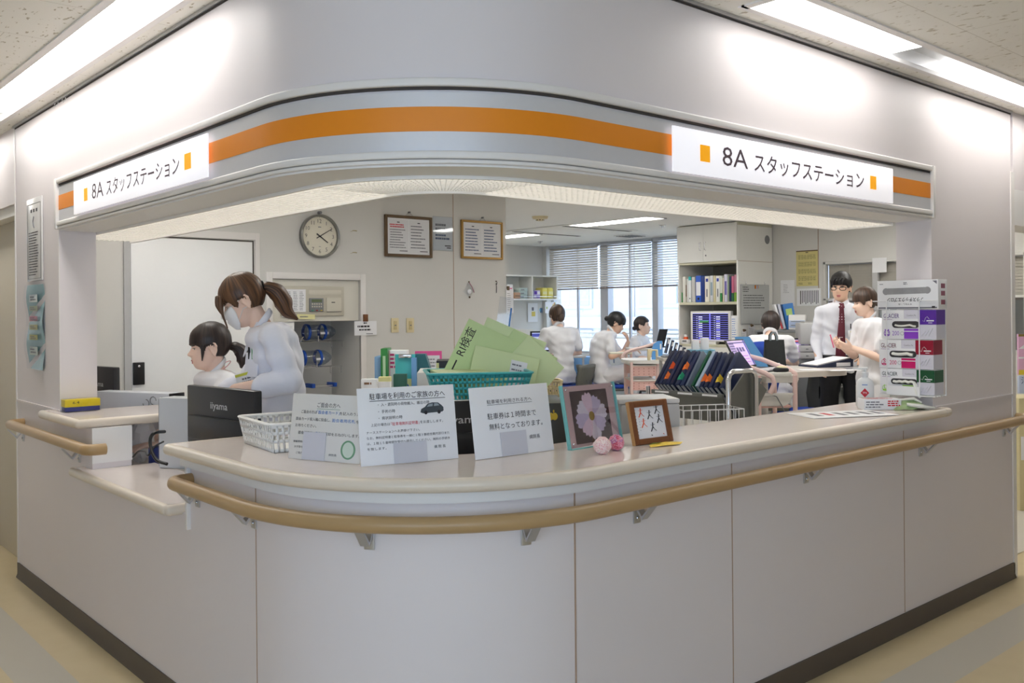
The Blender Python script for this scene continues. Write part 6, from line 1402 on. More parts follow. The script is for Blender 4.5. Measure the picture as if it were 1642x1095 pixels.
# ------------------------------------------------------------------ laptop trolley
m_pinkp = mat('pink_tube', (232, 202, 196), .35, var=.02); m_trayw = mat('tray_white', (226, 224, 218), .35, var=.01); m_pinkt = mat('pink_tray', (222, 178, 170), .4, var=.02)
KD = 6.75; c = PD(1208, 596, KD); KZ = c.z
LD = Vector((.20, .98, 0)).normalized()
o = thing('trolley', 'pink framed trolley with a white top carrying the open laptop', 'trolley', (c.x, c.y, 0), math.radians(-41.2 + 0))
s = KD / FPX
u = lambda px: (px - 1208) * s
zz = lambda py, d=KD: PD(1208, py, d).z
b = MB(); b.bb((u(1176), -.12, KZ - .03), (u(1262), .42, KZ), m_trayw, .006); b.bb((u(1222), -.10, zz(607) - .025), (u(1273), .42, zz(601)), m_trayw, .006); b.build('top', o)
b = MB(); b.bb((u(1212), -.1, zz(652)), (u(1262), .40, zz(648)), m_pinkt, .004); b.prism([(u(1210), zz(650)), (u(1248), zz(651)), (u(1258), zz(645)), (u(1265), zz(632)), (u(1265), zz(629)), (u(1210), zz(629))], -.02, .0, m_trayw, T((0, -.1, 0)) @ RX(90)); b.bb((u(1209), -.125, zz(632)), (u(1264), -.118, zz(628)), m_trayw, .002); b.build('tray', o)
for px, y in ((1209, -.13), (1268, -.10), (1209, .40), (1268, .42)): b = MB(); b.cyl((u(px), y, .07), (u(px), y, KZ - .02), .017, m_pinkp, 12); b.build('post', o); b = MB(); b.lathe([(0, -.012), (.03, -.012), (.035, -.006), (.035, .006), (.03, .012), (0, .012)], m_black, 16, T((u(px), y, .036)) @ RX(90)); b.build('caster', o)
b = MB(); b.tube([(u(1178), -.16, zz(583)), (u(1196), -.17, zz(588)), (u(1216), -.19, zz(596)), (u(1226), -.2, zz(602)), (u(1229), -.2, zz(612)), (u(1226), -.2, zz(620)), (u(1222), -.2, zz(627))], .018, m_pinkp, 12); b.build('handle', o)
b = MB(); b.tube([(u(1210), .35, zz(584)), (u(1212), .35, zz(577)), (u(1220), .35, zz(574.5)), (u(1240), .3, zz(580)), (u(1262), .2, zz(590)), (u(1276), .15, zz(595)), (u(1284), .13, zz(602)), (u(1285), .12, zz(610)), (u(1280), .12, zz(622))], .018, m_pinkp, 12); b.build('handle', o)
b = MB(); b.tube([(u(1222), -.11, zz(628)), (u(1238), -.11, zz(634)), (u(1246), -.11, zz(648)), (u(1254), -.1, zz(664))], .004, m_mid, 6); b.build('cable', o)
# laptop
A, B_, Cc = PD(1146, 545, 7.0), PD(1190, 543.5, 6.75), PD(1205, 583, 6.62)
o = thing('laptop', 'open black laptop showing a lilac patient page on the pink trolley', 'laptop', (PD(1199, 590, 6.95).x, PD(1199, 590, 6.95).y, KZ + .001), math.radians(12))
m_lap = mat('laptop_black', (30, 30, 34), .35); m_ui = mat('ui_lilac', (206, 186, 226), .3, var=.02, emit=.55); m_uib = mat('ui_blue', (74, 82, 170), .3, var=0, emit=.45); m_uid = mat('ui_dark', (96, 84, 140), .3, var=0, emit=.3)
lw = .34
b = MB(); M = T((0, -.12, 0)); b.bb((-.17, -.11, 0), (.17, .12, .018), mat('laptop_deck', (200, 198, 202), .4), .004, M); b.bb((-.172, -.112, 0), (.172, .122, .009), m_lap, .003, M); b.bb((-.14, -.0, .0182), (.14, .09, .0195), m_lap, 0, M); b.build('base', o)
M2 = M @ T((0, .12, .015)) @ RX(-16)
M2 = T((0, .0, .018)) @ RX(-28)
b = MB(); b.bb((-.17, -.006, 0), (.17, .006, .235), m_lap, .004, M2); b.build('lid', o)
b = MB()
b.bb((-.155, -.0075, .015), (.155, -.0062, .222), m_ui, 0, M2)
for k in range(4):
    for r_ in range(5): b.bb((-.15 + .022 * k, -.008, .11 + .02 * r_), (-.133 + .022 * k, -.0074, .125 + .02 * r_), m_uid, 0, M2)
b.bb((.125, -.008, .015), (.15, -.0074, .222), m_uib, 0, M2); b.bb((-.155, -.008, .2), (.155, -.0074, .21), m_uid, 0, M2)
for k in range(3): b.bb((-.05 + .05 * k, -.0082, .13), (-.015 + .05 * k, -.0075, .165), m_uid, 0, M2); b.bb((-.04, -.0082, .04 + .025 * k), (.10, -.0075, .046 + .025 * k), mat('ui_magenta', (190, 130, 200), .3, var=0, emit=.4), 0, M2)
b.build('display', o)
o = thing('folder', 'light blue folder leaning behind the open laptop', 'folder', (PD(1213, 580, 7.2).x, PD(1213, 580, 7.2).y + .06, KZ + .002), math.radians(-50))
b = MB(); hf = PD(1200, 541, 7.1).z - KZ; b.prism([(-.11, 0), (.14, 0), (.10, hf * .35), (.0, hf), (-.11, hf)], 0, .012, mat('folder_blue', (98, 160, 216), .4, var=.02), RX(82)); b.build('cover', o)
o = thing('computer_mouse', 'cream topped mouse on the right end of the trolley top', 'mouse', PD(1252, 590, 6.7) * 1.0, math.radians(-41)); o.location.z = KZ + .002
b = MB(); b.ell((0, 0, .012), (.06, .035, .026), m_lap, 16, 10); b.v = [(x, y, max(z, 0)) for x, y, z in b.v]; b.build('base', o)
b = MB(); b.ell((0.005, 0, .024), (.045, .027, .02), m_cream, 16, 10); b.build('shell', o)
# ------------------------------------------------------------------ chart trolley with leaning charts
P0 = PD(1157, 632, 6.0); ex = P0.x; PF = PX(1046, 622, ex)
L_ = PF.y - P0.y; RZ0 = P0.z
m_steel = mat('steel_dark', (110, 112, 110), .4, metal=.5, var=.05)
o = thing('chart_trolley', 'steel chart trolley with a v shaped trough and chrome hoop', 'trolley', (ex, P0.y, 0))
b = MB(); dv = .22; wv = .23                      # trough: front wall slopes down and away, back wall comes up
th = .006
def slabp(p0, p1): b.add([(p0[0], 0, p0[1]), (p1[0], 0, p1[1]), (p1[0], L_, p1[1]), (p0[0], L_, p0[1]), (p0[0] + th, 0, p0[1]), (p1[0] + th, 0, p1[1]), (p1[0] + th, L_, p1[1]), (p0[0] + th, L_, p0[1])], [(3, 2, 1, 0), (4, 5, 6, 7), (0, 1, 5, 4), (2, 3, 7, 6), (1, 2, 6, 5), (3, 0, 4, 7)], m_steel)
slabp((0, RZ0 - .02), (.20, RZ0 - .21)); slabp((.20, RZ0 - .21), (.46, RZ0 + .08)); b.build('trough', o)
b = MB(); b.bb((-.012, -.01, RZ0 - .028), (.016, L_, RZ0), m_steel, .003); b.build('front_rail', o)
for t in (.06, .40, .75): b = MB(); b.bb((-.014, L_ * (1 - t) - .12, RZ0 - .018), (-.012, L_ * (1 - t) - .0, RZ0 - .006), m_paper); b.build('rail_label', o)
b = MB(); e = -.03; b.add([(x, y, z) for y in (e, e + .012) for x, z in ((.03, RZ0 - .03), (.24, RZ0 + .15), (.47, RZ0 + .0), (.24, RZ0 - .24))], [(0, 1, 2, 3), (7, 6, 5, 4), (0, 4, 5, 1), (1, 5, 6, 2), (2, 6, 7, 3), (3, 7, 4, 0)], m_steel); b.build('end_plate', o)
b = MB(); zt = PD(1180, 596, 6.0).z; b.tube([(-.01, -.06, .12), (-.01, -.06, zt - .05), (.005, -.06, zt - .015), (.04, -.06, zt), (.24, -.06, zt), (.28, -.06, zt - .015), (.295, -.06, zt - .05), (.295, -.06, .12)], .017, m_chrome, 12); b.build('hoop', o)
b = MB(); b.tube([(-.01, L_ + .03, .12), (-.01, L_ + .03, RZ0 + .02)], .015, m_chrome, 10); b.build('post', o); b = MB(); b.tube([(.40, L_ + .03, .12), (.40, L_ + .03, RZ0 + .02)], .015, m_chrome, 10); b.build('post', o)
b = MB(); b.bb((-.01, -.06, .12), (.42, L_ + .03, .14), m_steel, .004); b.build('lower_shelf', o)
for x, y in ((0, -.05), (.40, -.05), (0, L_ + .02), (.40, L_ + .02)): b = MB(); b.lathe([(0, -.013), (.05, -.013), (.058, -.006), (.058, .006), (.05, .013), (0, .013)], m_black, 18, T((x, y, .06)) @ RY(90)); b.build('caster', o)
m_nv = mat('chart_navy', (30, 40, 72), .4, var=.08); m_nv2 = mat('chart_navy_dark', (24, 32, 58), .4, var=.08)
CH = [(0.02, m_nv, None, .036), (.095, m_nv2, 'y', .03), (.16, m_nv, None, .03), (.225, m_nv2, 'o', .03), (.29, m_nv, 'o', .03), (.375, mat('chart_clear', (150, 166, 186), .3), None, .025), (.44, mat('chart_green', (20, 76, 52), .4), None, .02), (.50, mat('chart_slate', (96, 108, 124), .4), None, .02), (.57, m_nv, None, .035), (.65, m_nv, 'go', .035), (.735, m_nv2, None, .03), (.79, m_nv, None, .03), (.845, m_nv2, 'or', .03), (.90, m_nv, None, .03), (.955, m_nv2, None, .03)]
ords = ['first', 'second', 'third', 'fourth', 'fifth', 'sixth', 'seventh', 'eighth', 'ninth', 'tenth', 'eleventh', 'twelfth', 'thirteenth', 'fourteenth', 'fifteenth']
extra = {1: 'with a yellow tab', 3: 'with an orange tab', 4: 'with an orange tab', 9: 'with green and orange tabs', 12: 'with a red tab'}
for i, (t, m, tabs, thk) in enumerate(CH):
    colr = {'chart_clear': 'clear', 'chart_green': 'green', 'chart_slate': 'grey'}.get(m.name, 'navy')
    q = thing('patient_chart', '%s patient chart, %s from the chrome hoop of its trolley %s' % (colr, ords[i], extra.get(i, '')), 'binder', (ex + .215, P0.y + L_ * t, RZ0 - .135), 0, 'charts in the trolley')
    q['label'] = q['label'].strip()
    tl_ = 47 + rnd.uniform(-2, 2)
    M = RX(8 + rnd.uniform(-3, 2)) @ RY(-tl_)      # corner down in the trough: long edge up and to the left
    lw_, lh_ = .26, .345
    M = RX(rnd.uniform(-14, -8)) @ RY(47)
    b = MB(); b.bb((-.235, -thk / 2, 0), (0, -thk / 2 + .003, .335), m, .001, M); b.bb((-.235, thk / 2 - .003, 0), (0, thk / 2, .335), m, .001, M); b.bb((-.238, -thk / 2, 0), (-.234, thk / 2, .335), m, .001, M); b.build('cover', q)
    b = MB(); b.bb((-.228, -thk / 2 + .0035, .004), (-.004, thk / 2 - .0035, .328), m_paper, 0, M); b.build('pages', q)
    if tabs:
        for n_, tcol in enumerate(tabs):
            cc = {'y': (222, 190, 60), 'o': (232, 120, 50), 'g': (40, 150, 110), 'r': (226, 90, 40)}[tcol]
            b = MB(); y0 = -thk / 2 - .002; z0 = .05 + .10 * n_
            b.bb((-.262, y0, z0), (-.215, y0 + .0012, z0 + .05), mat('tab_' + tcol, cc, .5), 0, M); b.bb((-.2395, y0, z0), (-.2382, -y0, z0 + .05), mat('tab_' + tcol, cc, .5), 0, M); b.build('index_tab', q)
# cards and blue stand beyond the trolley
c = PD(1103, 572, 7.6)
small_table('small white table beyond the chart trolley under the blue tray', (c.x, c.y), (.46, .34), PD(1105, 572, 7.6).z - .002, math.radians(-41))
dz = PD(1105, 572, 7.6).z
basket('tray', 'pale blue open tray of paper slips beyond the chart trolley', 'tray', (PD(1124, 570, 7.55).x, PD(1124, 570, 7.55).y, dz), math.radians(-41), .17, .12, .20, .15, .06, mat('tray_blue', (150, 206, 230), .35), 10, 6, ((0, .4), (.6, 1)), .005)
for k, dx in enumerate((-.045, .03)):
    boxthing('slip_stack', ('left', 'right')[k] + ' white stack of slips standing in the pale blue tray', 'paper', (PD(1124, 570, 7.55).x + dx * .75, PD(1124, 570, 7.55).y - dx * .66, dz + .006), (.06, .05, .13 + .02 * k), m_paper, rz=math.radians(-41 + 6 * k), bev=.004)
o = thing('card_rack', 'row of navy folders with white tabs behind the chart trolley', 'file', (PD(1085, 566, 7.55).x, PD(1085, 566, 7.55).y, dz), math.radians(-41))
b = MB(); b.bb((-.12, -.05, 0), (.12, .07, .012), m_mid, .002); b.build('base', o)
for k in range(6): b = MB(); b.bb((-.10 + .035 * k, -.045, .01), (-.092 + .035 * k, .06, .14 - .012 * k), m_nv, .001, RY(14)); b.bb((-.106 + .035 * k, -.047, .09 - .012 * k), (-.09 + .035 * k, -.0445, .125 - .012 * k), m_paper, 0, RY(14)); b.build('folder', o)
# ------------------------------------------------------------------ nurse trolley with white top further back
VD = 9.3; c = PD(1030, 577, VD); VZ = c.z; s = VD / FPX; u = lambda px: (px - 1030) * s; zz = lambda py: PD(1030, py, VD).z
o = thing('trolley', 'pink framed nurse trolley with a rounded white top and perforated pink trays', 'trolley', (c.x, c.y, 0), math.radians(-41.2))
b = MB(); P_ = []
for k in range(24): t = 2 * math.pi * k / 24; P_.append((u(1042) + .26 * math.copysign(abs(math.cos(t)) ** .6, math.cos(t)), .18 + .28 * math.copysign(abs(math.sin(t)) ** .6, math.sin(t))))
b.prism(P_, VZ - .035, VZ, m_trayw); b.build('top', o)
m_perf = mat('pink_perforated', (232, 190, 182), .45, var=.02)
for zc, h in ((VZ - .16, .10), (zz(625), .09)):
    b = MB(); b.bb((u(1012), -.06, zc), (u(1050), -.05, zc + h), m_perf, .003); b.bb((u(1010), -.07, zc + h), (u(1052), .42, zc + h + .012), m_trayw, .003); b.bb((u(1012), .40, zc), (u(1050), .41, zc + h), m_perf)
    for i in range(5):
        for j in range(3): x, z = u(1015 + 8 * i), zc + h * (.2 + .28 * j); b.bb((x - .005, -.0615, z - .005), (x + .005, -.060, z + .005), mat('perf_hole', (196, 140, 134), .6))
    b.build('tray', o)
for px, y in ((1011, -.07), (1053, -.06), (1011, .42), (1053, .42)): b = MB(); b.cyl((u(px), y, .07), (u(px), y, VZ - .02), .016, m_pinkp, 12); b.build('post', o); b = MB(); b.lathe([(0, -.012), (.03, -.012), (.035, -.006), (.035, .006), (.03, .012), (0, .012)], m_black, 16, T((u(px), y, .036)) @ RX(90)); b.build('caster', o)
b = MB(); b.bb((u(1036), -.1, VZ), (u(1041), -.07, VZ + .11), m_cream, .006); b.tube([(u(1039), -.08, VZ + .02 + .0), (u(1043), -.08, VZ + .10), (u(1051), -.08, VZ + .10), (u(1052), -.08, VZ + .0)], .014, m_cream, 8); b.build('tape_stand', o)
# writing trolley (pink) by the far nurses
VD2 = 10.6; c = PD(1020, 566, VD2); s2 = VD2 / FPX; u2 = lambda px: (px - 1020) * s2; z2 = lambda py: PD(1020, py, VD2).z
o = thing('trolley', 'pink railed writing trolley with a cream leaf between the two far nurses', 'trolley', (c.x, c.y, 0), math.radians(-41.2))
b = MB(); b.bb((u2(1010), -.05, z2(562)), (u2(1052), .4, z2(558.5)), m_trayw, .004); b.build('top', o)
b = MB(); b.bb((u2(977), -.10, z2(567)), (u2(1012), .12, z2(564.5)), mat('cream_board', (220, 216, 196), .45), .004); b.build('leaf', o)
b = MB(); b.tube([(u2(999), -.12, z2(578)), (u2(996), -.12, z2(570)), (u2(1000), -.12, z2(565)), (u2(1008), -.12, z2(561)), (u2(1030), -.1, z2(556)), (u2(1047), -.1, z2(551)), (u2(1060), -.1, z2(549))], .018, m_pinkp, 10); b.build('handle', o)
for px, y in ((1011, -.06), (1052, -.04), (1011, .38), (1052, .38)): b = MB(); b.cyl((u2(px), y, .07), (u2(px), y, z2(560)), .015, m_pinkp, 10); b.build('post', o); b = MB(); b.lathe([(0, -.012), (.03, -.012), (.035, -.006), (.035, .006), (.03, .012), (0, .012)], m_black, 14, T((u2(px), y, .036)) @ RX(90)); b.build('caster', o)
b = MB(); b.bb((u2(1012), -.05, z2(640)), (u2(1051), .38, z2(636)), m_pinkt, .004); b.build('lower_tray', o)
o = thing('tablet', 'dark tablet lying on the pink writing trolley', 'tablet', (c.x, c.y, z2(558.5) + .002), math.radians(-41.2)); b = MB(); b.bb((u2(1028), .02, 0), (u2(1046), .26, .012), m_black, .003); b.build('case', o)
o = thing('laptop', 'upright dark laptop on the far window side of the pink writing trolley', 'laptop', (c.x, c.y, z2(558.5) + .002), math.radians(-41.2)); b = MB(); b.prism([(u2(1057), 0), (u2(1071), 0), (u2(1078), .21), (u2(1064), .21)], 0, .02, m_lap, RX(90) @ T((0, 0, -.3))); b.bb((u2(1040), .1, 0), (u2(1072), .34, .014), m_lap, .003); b.build('lid', o)
o = thing('folder', 'rounded blue folder standing left of the navy charts', 'folder', (PD(1052, 570, 9.35).x, PD(1052, 570, 9.35).y, VZ + .002), math.radians(-41.2))
b = MB(); hf = PD(1052, 547, 9.35).z - VZ; b.prism([(-.045, 0), (.06, 0), (.06, hf), (.02, hf), (-.025, hf * .85), (-.045, hf * .55)], 0, .03, mat('folder_skyblue', (96, 158, 222), .4), RX(90)); b.bb((.035, -.032, hf * .55), (.05, -.030, hf * .85), m_paper); b.build('cover', o)
# ------------------------------------------------------------------ back desk with printer, shelf and monitor
BD = 9.4; c = PD(1280, 590, BD); BZ_ = PD(1280, 586, BD).z
o = thing('desk', 'dark back desk with a raised grey shelf under the whiteboard sheets', 'desk', (c.x, c.y, 0), -math.pi / 2)
b = MB(); b.bb((-.78, -.2, BZ_ - .03), (.05, .55, BZ_), m_mid, .004); b.build('desktop', o)
zsf = PD(1265, 529, 9.8).z
b = MB(); b.bb((-.62, .15, zsf - .025), (.05, .54, zsf), m_mid, .004); b.build('shelf', o)
for x in (-.60, .03): b = MB(); b.bb((x - .012, .16, BZ_), (x + .012, .53, zsf - .025), m_mid); b.build('shelf_side', o)
for x in (-.76, .03): b = MB(); b.bb((x - .012, -.18, .004), (x + .012, .53, BZ_ - .03), m_mid); b.build('side_panel', o)
def on_shelf(px, py, z=None, d=9.8): p = PD(px, py, d); return Vector((p.x, p.y, zsf if z is None else z))
p = on_shelf(1279, 528); o = thing('label_printer', 'white label printer on the raised grey shelf', 'printer', (p.x, p.y, zsf + .001), math.radians(-62))
b = MB(); b.bb((-.085, -.1, 0), (.085, .12, .16), m_white, .012); b.build('case', o); b = MB(); b.bb((-.08, -.104, .025), (.08, -.099, .10), mat('pale_blue_panel', (176, 192, 222), .4), .002); b.bb((-.06, -.106, .085), (.075, -.1, .093), m_mid); b.bb((-.06, -.106, .045), (.075, -.1, .053), m_mid); b.build('front_panel', o)
for px0, px1, yt, cc, lab, tiltd in ((1247, 1250, 492, (236, 236, 236), 'white binder with a red spine leaning left on the grey shelf', -16), (1251, 1255, 490, (200, 206, 220), 'pale file leaning between white binder and blue binder', -14), (1256, 1272, 487, (56, 120, 190), 'blue binder leaning on the grey shelf', -9)):
    p = on_shelf((px0 + px1) / 2 + 6, 528); hh = .27
    q = thing('binder', lab, 'binder', (p.x, p.y, zsf + .012), math.radians(-50)); ww = max(.02, (px1 - px0) * 9.8 / FPX)
    b = MB(); b.bb((-ww / 2, 0, 0), (ww / 2, .2, hh), mat('lean_%d' % px0, cc, .4), .003, RY(tiltd)); 
    if px0 == 1256: b.bb((-ww * .3, -.001, hh * .55), (ww * .3, 0, hh * .8), mat('lime_text', (170, 200, 120), .5), 0, RY(tiltd))
    if px0 == 1247: b.bb((-ww * .4, -.001, .0), (ww * .4, 0, hh * .35), m_red, 0, RY(tiltd))
    b.build('cover', q)
# monitor with lilac page
p = PD(1275, 586, 9.2); a_ = PD(1254, 541, 9.2); e_ = PD(1297, 541, 9.2); w = (e_ - a_).length; h = a_.z - BZ_ - .01
o = thing('monitor', 'monitor showing a lilac page behind the black tote bag', 'monitor', (p.x, p.y, BZ_ + .001), math.radians(-48))
b = MB(); b.bb((-w / 2 - .02, 0, .06), (w / 2 + .02, .03, h), m_black, .004); b.build('housing', o)
b = MB(); b.bb((-w / 2, -.0015, .075), (w / 2, 0, h - .015), m_ui); b.bb((w * .22, -.0025, .075), (w * .34, -.0015, h - .015), m_uib); b.bb((-w * .5, -.0025, h - .05), (w * .5, -.0015, h - .03), m_uib)
for k in range(4): b.bb((-w * .15, -.003, .11 + .045 * k), (w * .15, -.0015, .125 + .045 * k), mat('ui_red', (220, 110, 110), .3, var=0, emit=.4) if k == 3 else mat('ui_pale', (236, 230, 244), .3, var=0, emit=.6))
b.build('display', o); b = MB(); b.bb((-.1, -.06, 0), (.1, .06, .012), m_black, .003); b.bb((-.02, .01, .01), (.02, .03, .08), m_black); b.build('stand', o)
# laser printer on its table
LDp = 9.0; p = PD(1316, 577, LDp); zt = PD(1312, 516, LDp).z; zb = PD(1312, 575, LDp).z
o = thing('laser_printer', 'large pale grey laser printer with two paper drawers beside the man', 'printer', (p.x, p.y, zb), math.radians(-52))
w, h = .30, zt - zb
b = MB(); b.bb((-w / 2 - .04, 0, h * .38), (w / 2, .42, h * .97), m_grey, .012); b.bb((-w / 2, .02, h * .94), (w / 2 - .03, .36, h), mat('printer_dark_top', (170, 170, 168), .4), .008); b.bb((w * .28, -.002, h * .82), (w * .5, .01, h * .86), m_mid); b.build('case', o)
for z0, z1 in ((.0, .17), (.185, .355)): d = MB(); d.bb((-w / 2 - .04, -.006, h * z0), (w / 2, .41, h * z1), m_grey, .006); d = d.build('drawer', o); q = MB(); q.bb((-w * .46, -.010, h * (z0 + .06)), (-w * .38, -.005, h * (z0 + .09)), m_mid); q.build('handle', d)
boxthing('printer_stand', 'dark steel stand under the laser printer', 'table', (p.x + .14, p.y + .14, .004), (.36, .36, zb - .006), m_mid, rz=math.radians(-52))
# computer place of the far nurse at the left, pink stand beside it
c = PD(884, 575, 11.8); z0 = PD(884, 570, 11.8).z
small_table('white desk of the far nurse who sits with her back to us', (c.x, c.y + .1), (.9, .6), z0 - .002, math.radians(-30))
o = thing('monitor', 'lit monitor in front of the far nurse who sits with her back to us', 'monitor', (c.x, c.y + .1, z0), math.radians(-30)); zt = PD(884, 531, 11.8).z - z0
b = MB(); b.bb((-.2, 0, .05), (.24, .03, zt), m_black, .004); b.build('housing', o); b = MB(); b.bb((-.18, -.002, .07), (.22, 0, zt - .02), mat('ui_skyblue', (190, 200, 240), .3, emit=.6)); b.bb((-.18, -.003, zt - .07), (.22, -.002, zt - .03), m_uib); b.build('display', o); b = MB(); b.bb((-.09, -.05, 0), (.09, .06, .01), m_black); b.bb((-.02, .005, .01), (.02, .02, .06), m_black); b.build('stand', o)
p = PD(869, 600, 10.3); o = thing('trolley', 'pink framed trolley at the right of the green envelopes', 'trolley', (p.x, p.y, 0), math.radians(-41.2)); s3 = 10.3 / FPX; z3 = lambda py: PD(869, py, 10.3).z; u3 = lambda px: (px - 869) * s3
b = MB(); b.tube([(u3(866), 0, z3(569)), (u3(869), 0, z3(565)), (u3(873), .02, z3(570)), (u3(873.5), .02, .004)], .022, m_pinkp, 10); b.build('post', o)
b = MB(); b.tube([(u3(886), .1, z3(568)), (u3(886), .1, .004)], .018, m_pinkp, 10); b.build('post', o)
b = MB(); b.bb((u3(868), 0, z3(572)), (u3(888), .4, z3(569)), mat('brown_board', (120, 100, 84), .5), .003); b.bb((u3(868), 0, z3(591)), (u3(888), .4, z3(588)), m_mid, .003); b.build('shelf', o)
b = MB(); b.bb((u3(876), .05, z3(588)), (u3(884), .06, z3(574)), m_paper); b.bb((u3(879), .045, z3(586)), (u3(880), .049, z3(575)), m_blueink); b.build('paper_pocket', o)
# small blue and white box on the floor near the man, blue cabinet pieces by the windows
for px, py, w, h, cc, lab in ((935, 575, .20, .28, (120, 170, 220), 'blue cabinet below the far window between the two far nurses'),):
    p = PD(px, 600, 12.4); boxthing('cabinet', lab, 'cabinet', (p.x, p.y, .004), (.45, .3, PD(px, 572, 12.4).z), mat('cab_blue', cc, .4), rz=math.radians(-41), bands=((-.45, .45, .55, .75, mat('cab_blue_d', (90, 140, 196), .4)),))
p = PD(952, 632, 12.0); boxthing('carton', 'brown carton under the chair of the writing nurse', 'box', (p.x, p.y, .004), (.5, .3, .3), mat('tan_card', (196, 160, 108), .6, var=.05), rz=math.radians(-41))
# things glimpsed through the right hand doorway
p = PD(1638, 560, 6.4)
o = thing('notice_stand', 'pink and violet notice stand glimpsed through the right hand doorway', 'sign', (p.x + .1, p.y, 0), math.radians(-41.2)); s4 = 6.4 / FPX; z4 = lambda py: PD(1638, py, 6.4).z
b = MB(); b.bb((-.06, 0, z4(602)), (.16, .02, z4(536)), mat('notice_pink', (224, 176, 206), .5), .002); b.poly([(-.06, -.001, z4(560)), (0.02, -.001, z4(546)), (.10, -.001, z4(560))], m_paper); b.bb((-.06, -.0015, z4(576)), (.16, -.001, z4(573)), m_paper); b.bb((-.06, -.0015, z4(540)), (.16, -.001, z4(536)), mat('olive_rim', (140, 120, 50), .5)); b.bb((-.06, -.0018, z4(602)), (.16, -.001, z4(594)), mat('band_yellow', (226, 200, 60), .5)); b.build('poster', o)
b = MB(); b.bb((-.06, -.004, z4(632)), (.16, .02, z4(604)), mat('plate_blue', (196, 206, 226), .5), .002); b.text('消', mat('navy_ink', (30, 40, 110), .5, var=0), -.045, z4(617), .05, None, -.0045); b.build('plate', o)
b = MB(); b.bb((-.06, 0, 0.004), (.2, .3, z4(640)), mat('cream_cart', (212, 200, 156), .5), .004); b.build('cabinet', o)
b = MB(); b.bb((-.05, -.006, z4(740)), (.1, -.002, z4(702)), m_paper, 0, T((0, 0, 0))); b.build('hanging_sheet', o)
# ------------------------------------------------------------------ people
m_skin = mat('skin', (242, 208, 188), .5, var=.03, vscale=14); m_skin2 = mat('skin_tan', (234, 194, 168), .5, var=.03, vscale=14)
m_lip = mat('lips', (204, 128, 122), .45, var=.03); m_eyew = mat('eye_white', (232, 228, 224), .25, var=0); m_iris = mat('iris_dark', (30, 22, 20), .15, var=0)
m_coat = mat('white_coat_cloth', (232, 234, 244), .75, var=.015, vscale=20, bump=.12, bscale=26); m_tunic = mat('white_tunic_cloth', (236, 236, 240), .75, var=.015, vscale=20, bump=.12, bscale=26)
m_shirt = mat('white_shirt_cloth', (230, 232, 240), .7, var=.015, vscale=20, bump=.14, bscale=24); m_trous = mat('black_trousers', (26, 26, 30), .75, var=.1, vscale=30)
m_hbrown = hair_mat('hair_brown', (52, 34, 24), (122, 84, 54)); m_hdark = hair_mat('hair_dark', (26, 20, 20), (62, 46, 40)); m_hblack = hair_mat('hair_black', (16, 14, 15), (38, 34, 34)); m_hmid = hair_mat('hair_chestnut', (46, 34, 28), (92, 68, 52))
m_shoe = mat('white_shoe', (228, 228, 228), .5, var=.02); m_shoeb = mat('black_shoe', (24, 24, 24), .35, var=.05)

def _ell(D, c, r):
    """distance from the origin to the surface of an ellipsoid along unit directions D"""
    c = np.array(c); r = np.array(r); a = ((D / r) ** 2).sum(-1); b = (D * c / r ** 2).sum(-1); k = ((c / r) ** 2).sum() - 1
    return (b + np.sqrt(np.maximum(b * b - a * k, 0))) / a
def head_r(D, male=False):
    x, y, z = D[..., 0], D[..., 1], D[..., 2]
    az = np.degrees(np.arctan2(x, y)); el = np.degrees(np.arcsin(np.clip(z, -1, 1)))
    e1 = _ell(D, (0, -.012, .030), (.073, .093, .086)); e2 = _ell(D, (0, .022, -.040), (.057 if not male else .060, .066, .074 if not male else .078))
    r = np.log(np.exp(e1 * 90) + np.exp(e2 * 90)) / 90
    g = lambda a0, e0, wa, we: np.exp(-((az - a0) / wa) ** 2 - ((el - e0) / we) ** 2)
    r = r + .019 * g(0, -15, 8.5, 6.5) + .009 * g(0, -6, 6, 9) + .006 * (g(8, -17, 5, 4) + g(-8, -17, 5, 4))      # nose
    r = r - .007 * (g(19, 1, 10, 6) + g(-19, 1, 10, 6)) + .003 * (g(18, 12, 14, 5) + g(-18, 12, 14, 5))             # sockets, brow
    r = r + .005 * g(0, -33, 15, 3.2) + .0055 * g(0, -38.5, 13, 3.2) - .004 * g(0, -35.8, 16, 1.6) - .003 * g(0, -26, 7, 3)  # lips
    r = r + .007 * g(0, -53, 22, 9) + .004 * (g(34, -14, 14, 12) + g(-34, -14, 14, 12))                              # chin, cheeks
    return r
def dirs(az, el):
    az, el = np.radians(az), np.radians(el)
    return np.stack([np.sin(az) * np.cos(el), np.cos(az) * np.cos(el), np.sin(el)], -1)
def head_grid(mb, m, M, male=False, nu=64, nv=44, extra=None):
    A = np.linspace(-180, 180, nu, endpoint=False); E = np.linspace(-89, 89, nv)
    aa, ee = np.meshgrid(A, E); D = dirs(aa, ee); r = head_r(D, male)
    if extra is not None: r = r + extra(aa, ee)
    P = D * r[..., None]
    rows = [[M @ Vector(p) for p in row] for row in P]
    mb.grid([r_[::-1] for r_ in rows], m, closed_u=True); mb.poly(rows[0], m); mb.poly(rows[-1][::-1], m)
def patch(mb, m, M, a0, e0, hw, hh, off_, male=False, nu=9, nv=5, shape='lens', slant=0.):
    P = []
    for v in np.linspace(-1, 1, nv):
        row = []
        for u in np.linspace(-1, 1, nu):
            k = math.sqrt(max(0, 1 - u * u)) if shape == 'lens' else (1 - .55 * abs(u) ** 2)
            D = dirs(np.array(a0 + u * hw), np.array(e0 + v * hh * k + slant * u)); row.append(M @ Vector(D * (head_r(D, male) + off_)))
        P.append(row)
    mb.grid([q[::-1] for q in P], m)
